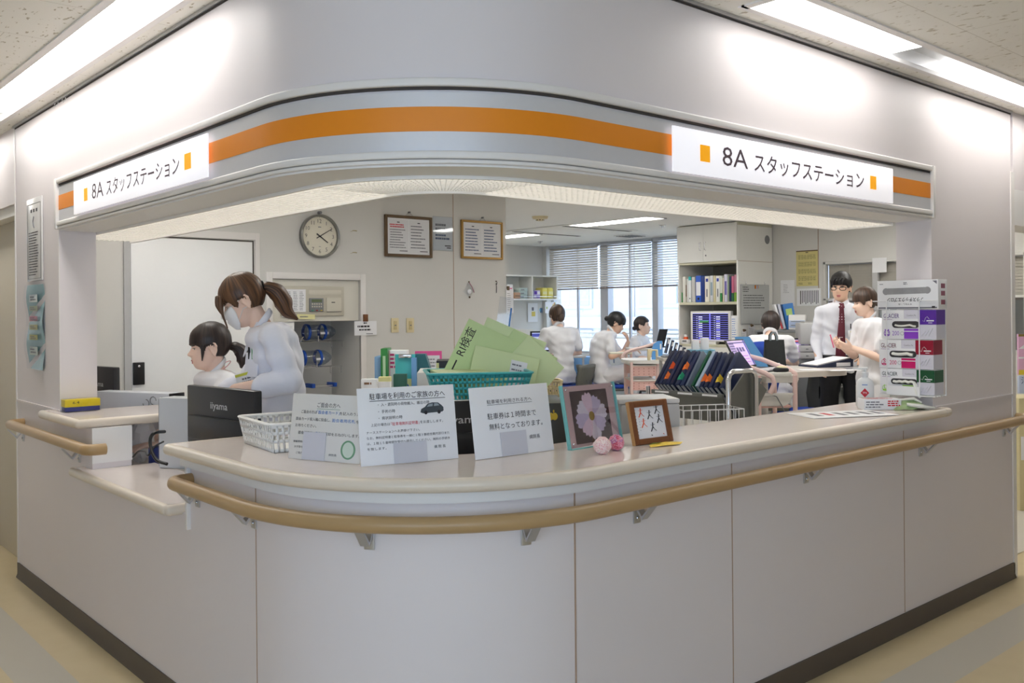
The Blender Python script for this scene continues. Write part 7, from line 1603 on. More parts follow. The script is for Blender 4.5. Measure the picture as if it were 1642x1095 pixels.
def sm(x, a, b): t = np.clip((x - a) / (b - a), 0, 1); return t * t * (3 - 2 * t)

def capsule(mb, a, b, ra, rb, m, n=14, k=4):
    a, b = Vector(a), Vector(b); d = (b - a); L = d.length
    if L < 1e-6: return mb.ell(a, (ra, ra, ra), m, n, 8)
    d /= L; pts = []; rs = []
    for i in range(k + 1): t = math.pi / 2 * (1 - i / k); pts.append(a - d * ra * math.sin(t)); rs.append(max(ra * math.cos(t), 1e-4))
    for i in range(k + 1): t = math.pi / 2 * i / k; pts.append(b + d * rb * math.sin(t)); rs.append(max(rb * math.cos(t), 1e-4))
    mb.tube(pts, rs, m, n)
def loft(mb, rings, m, n=28):
    """rings of (centre, right vector, forward vector); superelliptic cross-sections"""
    rows = []
    for c, rx, ry in rings:
        c, rx, ry = Vector(c), Vector(rx), Vector(ry); row = []
        for j in range(n):
            t = 2 * math.pi * j / n; cx_, sy_ = math.cos(t), math.sin(t)
            row.append(c + rx * math.copysign(abs(cx_) ** .85, cx_) + ry * math.copysign(abs(sy_) ** .85, sy_))
        rows.append(row)
    mb.grid(rows, m, closed_u=True); mb.poly(rows[0][::-1], m); mb.poly(rows[-1], m)
def fuse(name, mb, voxel, m, parent, smooth=4, fac=.5, wrinkle=0., seed=0):
    """weld overlapping volumes into one continuous skin"""
    me = bpy.data.meshes.new('tmp'); me.from_pydata(mb.v, [], mb.f); me.update()
    o = bpy.data.objects.new('tmp', me); COL.objects.link(o)
    r = o.modifiers.new('r', 'REMESH'); r.mode = 'VOXEL'; r.voxel_size = voxel; r.use_smooth_shade = True
    if smooth: s = o.modifiers.new('s', 'SMOOTH'); s.factor = fac; s.iterations = smooth
    dg = bpy.context.evaluated_depsgraph_get(); dg.update()
    ev = bpy.data.meshes.new_from_object(o.evaluated_get(dg)); bpy.data.objects.remove(o); bpy.data.meshes.remove(me)
    if wrinkle:
        n = len(ev.vertices); co = np.empty(n * 3); no = np.empty(n * 3); ev.vertices.foreach_get('co', co); ev.vertices.foreach_get('normal', no)
        co = co.reshape(-1, 3); no = no.reshape(-1, 3); rs = np.random.RandomState(seed); w = np.zeros(n)
        for k in range(7):
            f = rs.normal(size=3) * np.array([18, 18, 30]); w += np.sin(co @ f + rs.uniform(0, 6.28) + 1.6 * np.sin(co @ (rs.normal(size=3) * 11)))
        co = co + no * (w * wrinkle / 3)[:, None]; ev.vertices.foreach_set('co', co.reshape(-1)); ev.update()
    ev.name = name; ev.materials.clear(); ev.materials.append(m)
    for p in ev.polygons: p.use_smooth = True
    o = bpy.data.objects.new(name, ev); COL.objects.link(o); o.parent = parent
    return o
def hand(mb, w, d, pn, curl, side, s, m):
    """palm, four unequal bent fingers and a thumb; d along the hand, pn out of the palm, side towards the thumb"""
    w, d, pn = Vector(w), Vector(d).normalized(), Vector(pn); pn = (pn - d * pn.dot(d)).normalized(); sd = d.cross(pn) * side
    X = Matrix(((sd.x, pn.x, d.x, 0), (sd.y, pn.y, d.y, 0), (sd.z, pn.z, d.z, 0), (0, 0, 0, 1)))
    mb.ell((0, 0, 0), (.039 * s, .015 * s, .052 * s), m, 14, 10, T(w + d * .048 * s) @ X)
    for k, (ofs, ln) in enumerate(((.028, .070), (.010, .079), (-.009, .073), (-.027, .056))):
        p = w + d * (.085 - .004 * abs(k - 1)) * s + sd * ofs * s; a = math.radians(curl * .5 + 4 * k); r = .0092 * s
        for q, f in enumerate((.46, .30, .24)):
            dv = d * math.cos(a) + pn * math.sin(a); e = p + dv * ln * f * s; capsule(mb, p, e, r, r * .9, m, 8, 2); p = e; r *= .9; a += math.radians(curl)
    p = w + d * .028 * s + sd * .030 * s; dv = (d * .72 + sd * .62 + pn * .28).normalized(); r = .0105 * s
    for f in (.036, .028): e = p + dv * f * s; capsule(mb, p, e, r, r * .88, m, 8, 2); p = e; r *= .88; dv = (dv + d * .35 + pn * math.radians(curl) * .3).normalized()

def person(label, loc, a, P, s=1.0, male=False, skin=None, hair=None, hairf=None, top=None, sleeve='short', bottom=None, vox=.006, shoe=None, skirt=None, seed=1, coat=0.):
    """P: joint positions in metres, figure facing +Y, its right hand at +X"""
    skin = skin or m_skin; root = thing('person', label, 'person', loc, face_angle(a))
    V = lambda k: Vector(P[k]) * s
    hip, chest, neck, head = V('hip'), V('chest'), V('neck'), V('head')
    yaw, pitch, roll = P.get('look', (0, 0, 0))
    HM = T(head) @ RZ(-yaw) @ RX(-pitch) @ RY(roll) @ Matrix.Scale(s * P.get('hs', 1.0), 4)
    sw = .17
    up = (neck - hip).normalized(); twist = P.get('twist', 0)
    rt = Vector((1, 0, 0)) ; fw = up.cross(rt) * -1; fw = Vector((0, 1, 0)) - up * up.y; fw.normalize(); rt = fw.cross(up).normalized()
    def torso(mb, m, g, low=0., neckg=0.):
        k = 1.0
        R_ = [(-.10 - low, .150, .105), (-.02, .160, .112), (.08, .140 if male else .130, .100), (.18, .140 if male else .122, .096), (.30, .158 * k, .108), (.40, .165 * k, .108), (.455, .150 * k, .090), (.49, .09, .066)]
        L_ = (neck - hip).length; mid = chest
        rings = []
        for h, rx, ry in R_:
            t = h / .49
            c = hip * (1 - t) + neck * t if t < 0 else hip * (1 - t) ** 2 + (mid * 2 - (hip + neck) * .5) * (2 * t * (1 - t)) + neck * t * t
            if low and h < 0: c = hip - Vector((0, 0, -h * s))
            rings.append((c, rt * (rx + g) * s, fw * (ry + g) * s))
        loft(mb, rings, m)
    arms = {}
    for sd, sx in (('R', 1), ('L', -1)): arms[sd] = (V('sh' + sd), V('el' + sd), V('wr' + sd))
    # the body: one continuous skin
    b = MB(); torso(b, skin, -.012)
    capsule(b, neck - up * .05 * s, HM @ Vector((0, -.022, -.055)), (.056 if male else .049) * s, (.054 if male else .046) * s, skin)
    head_grid(b, skin, HM, male)
    for sx in (-1, 1):
        E_ = HM @ T((sx * .077, -.016, -.006)) @ RZ(sx * 22) @ RX(-8); b.ell((-sx * .004, 0, 0), (.007, .017, .028), skin, 14, 10, E_)
        b.tube([E_ @ Vector((sx * .004, .018 * math.cos(t) * (1.0 if math.sin(t) > 0 else .75), .033 * math.sin(t))) for t in [math.radians(-80 + 250 * k / 12) for k in range(13)]], .0052 * s, skin, 8); b.ell((sx * .002, .003, -.027), (.006, .009, .011), skin, 10, 8, E_)
    for sd, sx in (('R', 1), ('L', -1)):
        S_, E_, W_ = arms[sd]
        q = 1.12 if male else 1.0
        capsule(b, S_, E_, .043 * s * q, .037 * s * q, skin); capsule(b, E_, W_, .037 * s * q, .025 * s * q, skin)
        hd, pn, curl = P.get('hand' + sd, ((W_ - E_), (0, 0, -1), 22)); hand(b, W_, hd, pn, curl, P.get('thumb' + sd, sx), s * q, skin)
        H_, K_, A_ = V('hi' + sd), V('kn' + sd), V('an' + sd)
        capsule(b, H_, K_, .075 * s, .052 * s, skin); capsule(b, K_, A_, .050 * s, .034 * s, skin); capsule(b, A_, A_ + V('foot' + sd).normalized() * .12 * s - Vector((0, 0, .045 * s)), .034 * s, .026 * s, skin)
    body = fuse('body', b, vox, skin, root, 2, .4)
    # face
    for sx in (-1, 1):
        e = MB(); patch(e, m_eyew, HM, sx * 19, 1.2, 8.2, 3.4 if not male else 2.8, .0016, male, 11, 5)
        patch(e, m_iris, HM, sx * 19 + P.get('gaze', 0), 1.0, 3.3, 3.3 if not male else 2.7, .0022, male, 9, 7)
        patch(e, m_iris, HM, sx * 19, 3.6, 9.0, .9, .0026, male, 11, 3, 'band', 0); e.build('eye', root)
        e = MB(); patch(e, hair, HM, sx * 19, 11 if not male else 9.5, 10.5, 1.3 if not male else 1.9, .0022, male, 11, 3, 'band', sx * 1.0); e.build('eyebrow', root)
    e = MB(); patch(e, m_lip, HM, 0, -33.2, 12.5, 2.4, .0008, male, 11, 5); patch(e, m_lip, HM, 0, -38.2, 11, 2.6, .0008, male, 11, 5); patch(e, mat('lip_line', (130, 70, 66), .6, var=0), HM, 0, -35.8, 12, .5, .0014, male, 11, 3); e.build('mouth', root)
    # hair cap
    h = MB(); head_grid(h, hair, HM, male, 96, 60, hairf); hp = h.build('hair', root, sharp=0)
    set_strand(hp, [(u / 96, v / 60, 0) for v in range(60) for u in range(96)])
    # clothes
    q = MB(); torso(q, top, .012, low=coat); 
    for sd, sx in (('R', 1), ('L', -1)):
        S_, E_, W_ = arms[sd]; g = .95 if male else 1.0
        capsule(q, neck - up * .035 * s + rt * sx * .05 * s, S_, .048 * s * g, .060 * s * g, top)
        if sleeve == 'short': e = S_ + (E_ - S_) * .72; capsule(q, S_, e, .060 * s * g, .062 * s * g, top, k=2)
        else:
            f = .97 if sleeve == 'long' else .52
            capsule(q, S_, E_, .061 * s * g, .056 * s * g, top); e = E_ + (W_ - E_) * f; capsule(q, E_, e, .055 * s * g, (.040 if sleeve == 'long' else .054) * s * g, top, k=2)
    tp = fuse('top', q, vox * 1.5, top, root, 5, .5, .008 * s, seed)
    q = MB()
    for sd, sx in (('R', 1), ('L', -1)):
        H_, K_, A_ = V('hi' + sd), V('kn' + sd), V('an' + sd); capsule(q, H_, K_, .098 * s, .074 * s, bottom); capsule(q, K_, A_ + (K_ - A_) * .06, .072 * s, .060 * s, bottom)
    c = hip + Vector((0, 0, 0)); q.ell(c, (.155 * s, .115 * s, .13 * s), bottom, 20, 12)
    fuse('trousers', q, vox * 1.7, bottom, root, 4, .5, .004 * s, seed + 3)
    for sd in 'RL':
        A_ = V('an' + sd); f = V('foot' + sd).normalized(); f.z = 0; f.normalize(); sdv = Vector((f.y, -f.x, 0)); z = A_.z - .07 * s
        X = Matrix(((sdv.x, f.x, 0, A_.x), (sdv.y, f.y, 0, A_.y), (0, 0, 1, z), (0, 0, 0, 1)))
        k = MB(); k.ell((0, .05 * s, .035 * s), (.045 * s, .13 * s, .05 * s), shoe or m_shoe, 18, 12); k.v = [(x, y, max(z_, .002)) for x, y, z_ in k.v]
        k.v = [tuple(X @ Vector(v)) for v in k.v]; k.build('shoe', root)
    # collar
    q = MB(); pts = []
    for k in range(17):
        t = math.radians(-70 + 320 * k / 16) - math.pi / 2 + math.radians(0)
        t = math.radians(110 + 320 * k / 16)
        pts.append(neck + rt * (.060 * s * math.cos(t)) + fw * (.056 * s * math.sin(t)) + up * ((.010 - .028 * math.sin(t)) * s))
    up2 = (up * .55 + (head - neck).normalized() * .45).normalized(); fw2 = (fw - up2 * fw.dot(up2)).normalized()
    nc = neck + (head - neck).normalized() * .022 * s
    pts = [nc + rt * (.058 * s * math.sin(t)) + fw2 * (.055 * s * math.cos(t) + .003) + up2 * ((-.006 - .034 * math.cos(t)) * s) for t in [math.radians(18 + 324 * k / 18) for k in range(19)]]
    q.tube(pts, [.010 * s] + [.017 * s] * 17 + [.010 * s], top, 8, flat=.45); q.build('collar', root)
    return root, HM, dict(hip=hip, chest=chest, neck=neck, up=up, rt=rt, fw=fw, arms=arms, s=s, hair=hair)

def hair_fn(fringe=13., side=-6., nape=-38., th=.016, wig=1.5, crown=.006, part=0., short=False, seed=0):
    def f(az, el):
        a = np.abs(az); w = wig * (np.sin(az * .9 + seed) + .6 * np.sin(az * 2.3 + 2 * seed))
        line = fringe + (side - fringe) * sm(a, 40, 62) ; line = np.where(a < 62, line, side + (8 - side) * sm(a, 66, 76)); line = np.where(a > 76, 8 + (nape - 8) * sm(a, 96, 114), line)
        k = sm(el - line - w, -2.5, 2.5)
        strands = .0012 * np.sin(az * 1.7 + 3 * np.sin(el * .06)) + .0008 * np.sin(az * 4.1 + el * .2)
        t = th + crown * sm(el, 10, 60) + strands
        return -.010 + k * (t + .010)
    return f
def ponytail(root, name, hair, pts, rad, n=18, ridges=7):
    b = MB(); b.tube(pts, rad, hair, n, flat=.85)
    k = len(pts)
    b.v = [tuple(Vector(pts[i // n]) + (Vector(v) - Vector(pts[i // n])) * (1 + .09 * math.sin(ridges * 2 * math.pi * (i % n) / n + i // n * .5))) for i, v in enumerate(b.v)]
    o = b.build(name, root, sharp=0); set_strand(o, [(abs((i % n) / n - .5), .05 + .5 * (i // n) / k, .3) for i in range(len(b.v))]); return o
def lerp_list(v, n): return [float(x) for x in np.interp(np.linspace(0, len(v) - 1, n), range(len(v)), v)]

# ---- office chair for the seated staff
m_chair = mat('chair_shell', (104, 106, 100), .5, var=.04); m_seat = mat('chair_seat_blue', (36, 74, 176), .75, var=.06, vscale=60, bump=.1)
def office_chair(label, loc, a, zs_, back=.36, shell=None, bw=.22):
    o = thing('office_chair', label, 'chair', (loc[0], loc[1], 0), face_angle(a)); sh = shell or m_chair
    b = MB(); b.bb((-.21, -.20, zs_ - .05), (.21, .21, zs_), m_seat, .03, seg=3); b.build('seat', o)
    b = MB(); b.bb((-.225, -.215, zs_ - .075), (.225, .215, zs_ - .045), m_chair, .014); b.build('seat_shell', o)
    b = MB(); rows = []
    for i in range(8):
        t = i / 7; w = bw * (.55 + .45 * sm(np.array(t), 0, .5)); z = zs_ - .05 + t * (back + .05); y = -.20 - .10 * t ** 1.5 - .03 * math.sin(t * 3.1)
        rows.append([(w * x, y + .05 * (1 - x * x) * -1 + .05, z - (.02 * x * x if i == 7 else 0)) for x in np.linspace(-1, 1, 9)])
    b.grid(rows, sh); q = b.build('backrest', o); md = q.modifiers.new('t', 'SOLIDIFY'); md.thickness = .03; md.offset = 0
    s_ = MB()
    for k in range(5): x = -.06 + .03 * k; s_.bb((x - .004, -.262, zs_ + .06), (x + .004, -.222, zs_ + .20), m_black)
    s_.build('slot', o)
    b = MB(); b.cyl((0, 0, .10), (0, 0, zs_ - .07), .028, m_mid, 14); b.build('column', o)
    for k in range(5):
        t = 2 * math.pi * k / 5 + .3; b = MB(); b.tube([(0, 0, .10), (.23 * math.cos(t), .23 * math.sin(t), .065)], [.028, .018], m_mid, 8); b.build('leg', o)
        b = MB(); b.lathe([(0, -.012), (.022, -.012), (.026, 0), (.022, .012), (0, .012)], m_black, 14, T((.23 * math.cos(t), .23 * math.sin(t), .028)) @ RX(90)); b.build('caster', o)
    return o

def ground(px, py, d): p = PD(px, py, d); return Vector((p.x, p.y, 0))
STAND = dict(hiR=(.085, 0, .80), hiL=(-.085, 0, .80), knR=(.095, .03, .44), knL=(-.095, .02, .44), anR=(.10, 0, .085), anL=(-.10, -.03, .085), footR=(.15, 1, 0), footL=(-.15, 1, 0))
def SIT(zs_, kx=.11, ky=.42, zk=None, **k):
    zk = zk or zs_ + .05
    d = dict(hiR=(.09, .04, zs_ + .09), hiL=(-.09, .04, zs_ + .09), knR=(kx, ky, zk), knL=(-kx, ky, zk), anR=(kx, ky + .02, .085), anL=(-kx, ky + .02, .085), footR=(.1, 1, 0), footL=(-.1, 1, 0)); d.update(k); return d

# 1 standing nurse in a white coat, looking down
P = dict(STAND); P.update(hip=(0, 0, .88), chest=(0, .0, 1.17), neck=(0, .055, 1.375), head=(0, .155, 1.482), look=(0, 24, 0),
    shR=(.165, .04, 1.325), elR=(.22, .12, 1.10), wrR=(.16, .30, 1.03), shL=(-.165, .03, 1.325), elL=(-.225, -.045, 1.13), wrL=(-.20, .19, 1.095), handR=((0, 1, -.25), (0, -.2, -1), 20), handL=((.15, 1, -.25), (.1, -.2, -1), 20))
r1, HM, g = person('nurse standing in a white coat and face mask with a long brown ponytail', ground(447, 690, 4.3), 196, P, 1.0, hair=m_hbrown, hairf=hair_fn(15, -12, -36, .012, 1.6, .006), top=m_coat, sleeve='half', bottom=mat('pale_trousers', (214, 214, 224), .7), vox=.0052, seed=2, coat=.22)
S_ = lambda x, y, z: HM @ Vector((x, y, z))
p0 = S_(0, -.098, .022)
pt = spline([p0 + Vector(v) for v in ((0, 0, 0), (0, -.03, .004), (0, -.07, -.018), (-.004, -.10, -.065), (-.006, -.12, -.11), (-.01, -.165, -.145))], 5)
ponytail(r1, 'ponytail', m_hbrown, pt, lerp_list([.020, .034, .046, .048, .034, .006], len(pt)))
b = MB(); b.tube([S_(.024 * math.cos(t), -.106 - .006 * math.sin(t), .022 + .026 * math.sin(t)) for t in [2 * math.pi * k / 14 for k in range(14)]], .009, m_black, 8, closed=True); b.build('hair_tie', r1)
for sx in (-1, 1):
    lk = spline([S_(sx * .030, .080, .058), S_(sx * .042, .098, .022), S_(sx * .046, .106, -.02), S_(sx * .040, .112, -.085)], 5); ponytail(r1, 'hair_lock', m_hbrown, lk, lerp_list([.018, .013, .006, .0015], len(lk)), 10, 3)

lk = spline([S_(-.01, .085, .062), S_(-.018, .104, .025), S_(-.03, .110, -.01)], 6); ponytail(r1, 'hair_lock', m_hbrown, lk, lerp_list([.022, .018, .004], len(lk)), 12, 4)
m_mask = mat('mask_cloth', (242, 242, 244), .8, var=.01, bump=.1, bscale=60)
b = MB(); rows = []
for v in np.linspace(-62, -7, 12):
    row = []
    for u in np.linspace(-1, 1, 17):
        w_ = 50 - 10 * abs((v + 32) / 28) ** 2; D_ = dirs(np.array(u * w_), np.array(v + 9 * u * u)); k = (1 - u * u); row.append(HM @ Vector(D_ * (head_r(D_) + .004 + .009 * k * math.cos(math.radians((v + 33) * 2)))))
    rows.append(row)
b.grid([q[::-1] for q in rows], m_mask); q = b.build('face_mask', r1); md = q.modifiers.new('t', 'SOLIDIFY'); md.thickness = .0015
for sx in (-1, 1):
    b = MB(); A_ = [HM @ Vector(dirs(np.array(sx * 44.), np.array(e)) * (head_r(dirs(np.array(sx * 44.), np.array(e))) + .005)) for e in (-2., -45.)]
    b.tube([A_[0], S_(sx * .076, .012, .014), S_(sx * .081, -.022, .018)], .0014, m_white, 6); b.tube([A_[1], S_(sx * .074, .012, -.03), S_(sx * .080, -.018, -.03)], .0014, m_white, 6); b.build('ear_loop', r1)
# pocket, pens and name card on the coat
b = MB(); pc = Vector((-.094, .118, 1.20))
b.bb((-.045, -.004, -.06), (.045, .004, .05), m_coat, .003, T(pc) @ RZ(38) @ RX(6)); b.build('pocket', r1)
for dx, cc in ((-.02, (220, 60, 80)), (-.005, (60, 150, 80)), (.02, (24, 24, 28))): b = MB(); b.cyl((dx, -.001, .02), (dx, -.001, .075), .005, mat('pen_%d' % cc[0], cc, .4), 8, M=T(pc) @ RZ(38)); b.build('pen', r1)
b = MB(); M = T(Vector((-.066, .146, 1.135))) @ RZ(58) @ RY(14) @ RX(-6); b.bb((-.045, .004, -.035), (.045, .007, .03), m_paper, .002, M); b.bb((-.045, .0072, .012), (.045, .0078, .024), mat('tag_lime', (206, 210, 80), .5), 0, M); inklines(b, -.03, .03, -.025, .005, 2, m_greyink, .0075, 1, M=M, wmin=.006); b.build('name_card', r1)
for sd in (-1, 1): b = MB(); b.add([(sd * .012, .0, .0), (sd * .062, -.028, .02), (sd * .07, -.014, -.06), (sd * .01, .022, -.15)], [(0, 1, 2, 3), (3, 2, 1, 0)], m_coat, T((0, .118, 1.372)) @ RX(6)); q = b.build('lapel', r1); md = q.modifiers.new('t', 'SOLIDIFY'); md.thickness = .006

# 2 seated nurse with dark hair
P = SIT(.49, ky=.33); P.update(hip=(0, 0, .60), chest=(0, -.01, .93), neck=(0, .03, 1.135), head=(0, .065, 1.255), look=(8, 4, 0), gaze=-1,
    shR=(.158, .01, 1.085), elR=(.20, .12, .86), wrR=(.13, .33, .80), shL=(-.158, .01, 1.085), elL=(-.20, .12, .86), wrL=(-.13, .33, .80), handR=((0, 1, 0), (0, 0, -1), 18), handL=((0, 1, 0), (0, 0, -1), 18))
L2 = ground(357, 690, 4.75)
r2, HM, g = person('nurse seated beside the standing one, dark ponytail, looking to the left', L2, 212, P, 1.0, hair=m_hdark, hairf=hair_fn(13, -10, -36, .011, 1.8, .006, seed=1), top=m_tunic, sleeve='short', bottom=m_tunic, vox=.0052, seed=5)
pt = spline([S_(0, -.095, -.005), S_(-.004, -.128, -.008), S_(-.008, -.155, -.035), S_(-.012, -.160, -.085), S_(-.012, -.150, -.12)], 5)
ponytail(r2, 'ponytail', m_hdark, pt, lerp_list([.016, .032, .040, .036, .008], len(pt)))
for sx in (-1, 1): lk = spline([S_(sx * .066, .036, .02), S_(sx * .072, .040, -.02), S_(sx * .064, .044, -.06)], 5); ponytail(r2, 'hair_lock', m_hdark, lk, lerp_list([.012, .010, .003], len(lk)), 8, 3)
m_pipe = mat('pink_piping', (226, 170, 176), .6)
b = MB(); b.tube([g['neck'] + g['rt'] * (.074 * math.sin(t)) + g['fw'] * (.074 * math.cos(t)) + g['up'] * (.0 - .045 * math.cos(t)) for t in [math.radians(20 + 320 * k / 18) for k in range(19)]], .0022, m_pipe, 6); b.build('collar_piping', r2)
office_chair('office chair under the seated dark haired nurse', L2, 212, .50)

# 3 far nurse seen from behind
P = SIT(.53); P.update(hip=(0, 0, .62), chest=(0, -.02, .92), neck=(0, .04, 1.145), head=(0, .10, 1.265), look=(0, 12, 0), shR=(.175, .02, 1.085), elR=(.25, .05, .86), wrR=(.16, .28, .82), shL=(-.175, .02, 1.085), elL=(-.24, .08, .87), wrL=(-.20, .30, .88))
L3 = ground(900, 600, 11.2)
r3, HM, g = person('far nurse sitting with her back to us at a monitor', L3, 112, P, 1.08, hair=m_hmid, hairf=hair_fn(14, -4, -44, .016, 1, .006), top=m_tunic, sleeve='short', bottom=m_tunic, vox=.009, seed=8)
b = MB(); b.ell((0, -.095, -.03), (.045, .035, .05), m_hmid, 16, 10, HM); set_strand(b.build('hair_bun', r3), [(v[2] * 6, v[0] * 4, 0) for v in b.v])
office_chair('grey shelled office chair under the far nurse seen from behind', ground(912, 600, 11.1), 150, .545, .26)

# 4 far nurse writing with her hand at her mouth
P = SIT(.53); P.update(hip=(0, 0, .62), chest=(0, -.03, .92), neck=(0, .09, 1.115), head=(0, .165, 1.205), look=(10, 26, 0), shR=(.16, .06, 1.055), elR=(.22, .06, .84), wrR=(.10, .29, .90), shL=(-.15, .08, 1.05), elL=(-.19, .27, .82), wrL=(-.06, .315, .99), handL=((.3, -.2, 1), (0, -1, -.1), 42), handR=((-.1, 1, .05), (0, 0, -1), 30),
    knR=(.05, .43, .70), anR=(-.02, .62, .36), footR=(-.1, 1, -.5), knL=(-.09, .42, .58), anL=(-.06, .30, .085))
L4 = ground(966, 600, 11.2)
r4, HM, g = person('far nurse writing with one hand held to her mouth, dark hair in a bun', L4, 6, P, 1.06, hair=m_hblack, hairf=hair_fn(14, -4, -40, .016, 1.2, .006), top=m_tunic, sleeve='short', bottom=m_tunic, skin=m_skin2, vox=.009, seed=9)
b = MB(); b.ell((0, -.118, .005), (.03, .032, .03), m_hblack, 14, 10, HM); set_strand(b.build('hair_bun', r4), [(v[2] * 6, v[0] * 4, 0) for v in b.v])
b = MB(); b.bb((-.04, .135, .80), (.03, .145, 1.0), mat('slate_cloth', (104, 120, 140), .7), .004, RZ(-8)); b.build('apron_flap', r4)
office_chair('grey shelled office chair under the far nurse who is writing', ground(966, 600, 11.25), 10, .545, .24)

# 5 far nurse facing right by the window
P = SIT(.5); P.update(hip=(0, 0, .60), chest=(0, -.01, .90), neck=(0, .02, 1.115), head=(0, .05, 1.235), look=(-6, -4, 0), shR=(.155, .01, 1.06), elR=(.2, .1, .84), wrR=(.12, .3, .80), shL=(-.155, .01, 1.06), elL=(-.2, .1, .84), wrL=(-.12, .3, .80))
L5 = ground(1025, 600, 11.75)
r5, HM, g = person('far nurse sitting by the window gazing right, dark hair tied back', L5, 332, P, 1.0, hair=m_hdark, hairf=hair_fn(30, 0, -40, .010, .6, .004), top=m_tunic, sleeve='short', bottom=m_tunic, vox=.009, seed=11)
b = MB(); b.ell((0, -.105, -.02), (.028, .03, .03), m_hdark, 14, 10, HM); set_strand(b.build('hair_bun', r5), [(v[2] * 6, v[0] * 4, 0) for v in b.v])
office_chair('office chair under the far nurse by the window', L5, 332, .5, .2)

# 6 person bent over at the back desk
P = SIT(.58); P.update(hip=(0, 0, .67), chest=(0, -.02, .97), neck=(0, .07, 1.185), head=(0, .135, 1.275), look=(-14, 26, 0), shR=(.165, .05, 1.13), elR=(.22, .16, .92), wrR=(.12, .36, .92), shL=(-.165, .05, 1.13), elL=(-.22, .16, .92), wrL=(-.12, .36, .92))
L6 = ground(1234, 600, 8.75)
r6, HM, g = person('staff member with short dark hair bent over the back desk, seen from behind', L6, 68, P, 1.0, hair=m_hdark, hairf=hair_fn(12, -10, -46, .018, 1, .006), top=m_tunic, sleeve='short', bottom=m_tunic, vox=.008, seed=13)
office_chair('tall blue backed chair of the staff member bent over the back desk', ground(1226, 600, 8.65), 72, .58, .56, m_seat, .14)
# dark chair under the table
office_chair('dark chair pushed below the round ended table', ground(1288, 640, 8.6), 200, .50, .36, mat('chair_black', (44, 46, 44), .6))

office_chair('blue seated office chair behind the legs of the man', ground(1364, 640, 9.1), 250, .46, .2)
# 7 man with glasses and a dotted tie
P = dict(hiR=(.09, 0, .88), hiL=(-.09, 0, .88), knR=(.11, .03, .48), knL=(-.11, .03, .48), anR=(.12, 0, .09), anL=(-.13, -.02, .09), footR=(.25, 1, 0), footL=(-.25, 1, 0),
    hip=(0, 0, .96), chest=(0, -.01, 1.26), neck=(0, .02, 1.475), head=(0, .055, 1.622), look=(16, 5, -2), hs=1.08, gaze=1, shR=(.165, .01, 1.405), elR=(.215, -.03, 1.14), wrR=(.20, .12, .955), shL=(-.165, .01, 1.405), elL=(-.23, -.02, 1.15), wrL=(-.20, .14, 1.0), handR=((-.05, .45, -.9), (-1, 0, 0), 26), handL=((.3, .8, -.2), (0, 0, -1), 20))
L7 = ground(1349, 600, 8.45)
r7, HM, g = person('man with black rimmed glasses, white shirt and a dark red dotted tie', L7, 254, P, 1.0, True, hair=m_hblack, hairf=hair_fn(17, 2, -30, .014, 3.0, .008, seed=2), skin=m_skin2, top=m_shirt, sleeve='long', bottom=m_trous, vox=.006, shoe=m_shoeb, seed=15)
S_ = lambda x, y, z: HM @ Vector((x, y, z))
for k, (x0, x1, z1) in enumerate(((-.05, -.035, .035), (-.025, -.01, .030), (.0, .015, .034), (.025, .04, .03), (.045, .055, .036))):
    lk = spline([S_(x0, .070, .085), S_(x1, .092, .062), S_(x1 + .004, .096, z1)], 5); ponytail(r7, 'hair_lock', m_hblack, lk, lerp_list([.018, .015, .004], len(lk)), 9, 3)
for sx in (-1, 1):
    c_ = dirs(np.array(sx * 19.), np.array(.5)); 
    b = MB(); b.tube([HM @ (Vector(dirs(np.array(sx * 20 + 12.5 * math.copysign(abs(math.cos(t)) ** .6, math.cos(t))), np.array(-.5 + 7.0 * math.copysign(abs(math.sin(t)) ** .6, math.sin(t))))) * .112) for t in [2 * math.pi * k / 24 for k in range(24)]], .0032, m_black, 6, closed=True); b.build('glasses_rim', r7)
    b = MB(); b.tube([HM @ (Vector(dirs(np.array(sx * 32.), np.array(3.))) * .112), S_(sx * .078, .02, .008), S_(sx * .079, -.02, .006)], .002, m_black, 6); b.build('glasses_temple', r7)
b = MB(); b.tube([HM @ (Vector(dirs(np.array(u), np.array(1.))) * .114) for u in (-8., 0., 8.)], .002, m_black, 6); b.build('glasses_bridge', r7)
m_tie = mat('tie_wine', (92, 26, 44), .6, var=0); N_ = m_tie.node_tree.nodes; L_ = m_tie.node_tree.links
tc = N_.new('ShaderNodeTexCoord'); vo = N_.new('ShaderNodeTexVoronoi'); vo.inputs['Scale'].default_value = 42; vo.inputs['Randomness'].default_value = 0; rp = N_.new('ShaderNodeValToRGB'); rp.color_ramp.interpolation = 'CONSTANT'; rp.color_ramp.elements[0].color = lin((214, 190, 200)); rp.color_ramp.elements[1].position = .2; rp.color_ramp.elements[1].color = lin((92, 26, 44))
L_.new(tc.outputs['Object'], vo.inputs['Vector']); L_.new(vo.outputs['Distance'], rp.inputs[0]); L_.new(rp.outputs[0], N_['Principled BSDF'].inputs['Base Color'])
b = MB(); rows = [[(x * w_ + dx_, y_, z_) for x in (-1, 0, 1)] for z_, y_, w_, dx_ in ((1.475, .098, .020, 0), (1.44, .116, .026, 0), (1.43, .118, .018, 0), (1.35, .132, .024, 0), (1.22, .142, .032, .006), (1.08, .142, .040, .012), (1.0, .140, .044, .014), (.965, .138, .0, .014))]
b.grid(rows[::-1], m_tie); q = b.build('tie', r7); md = q.modifiers.new('t', 'SOLIDIFY'); md.thickness = .012
b = MB(); b.bb((-.012 + .006, .154, 1.17), (.03, .160, 1.176), m_chrome); b.build('tie_clip', r7)
b = MB(); b.tube([(.165 * math.cos(t), .125 * math.sin(t), .995) for t in [2 * math.pi * k / 30 for k in range(30)]], .018, m_black, 8, closed=True, flat=1.0); b.build('belt', r7)
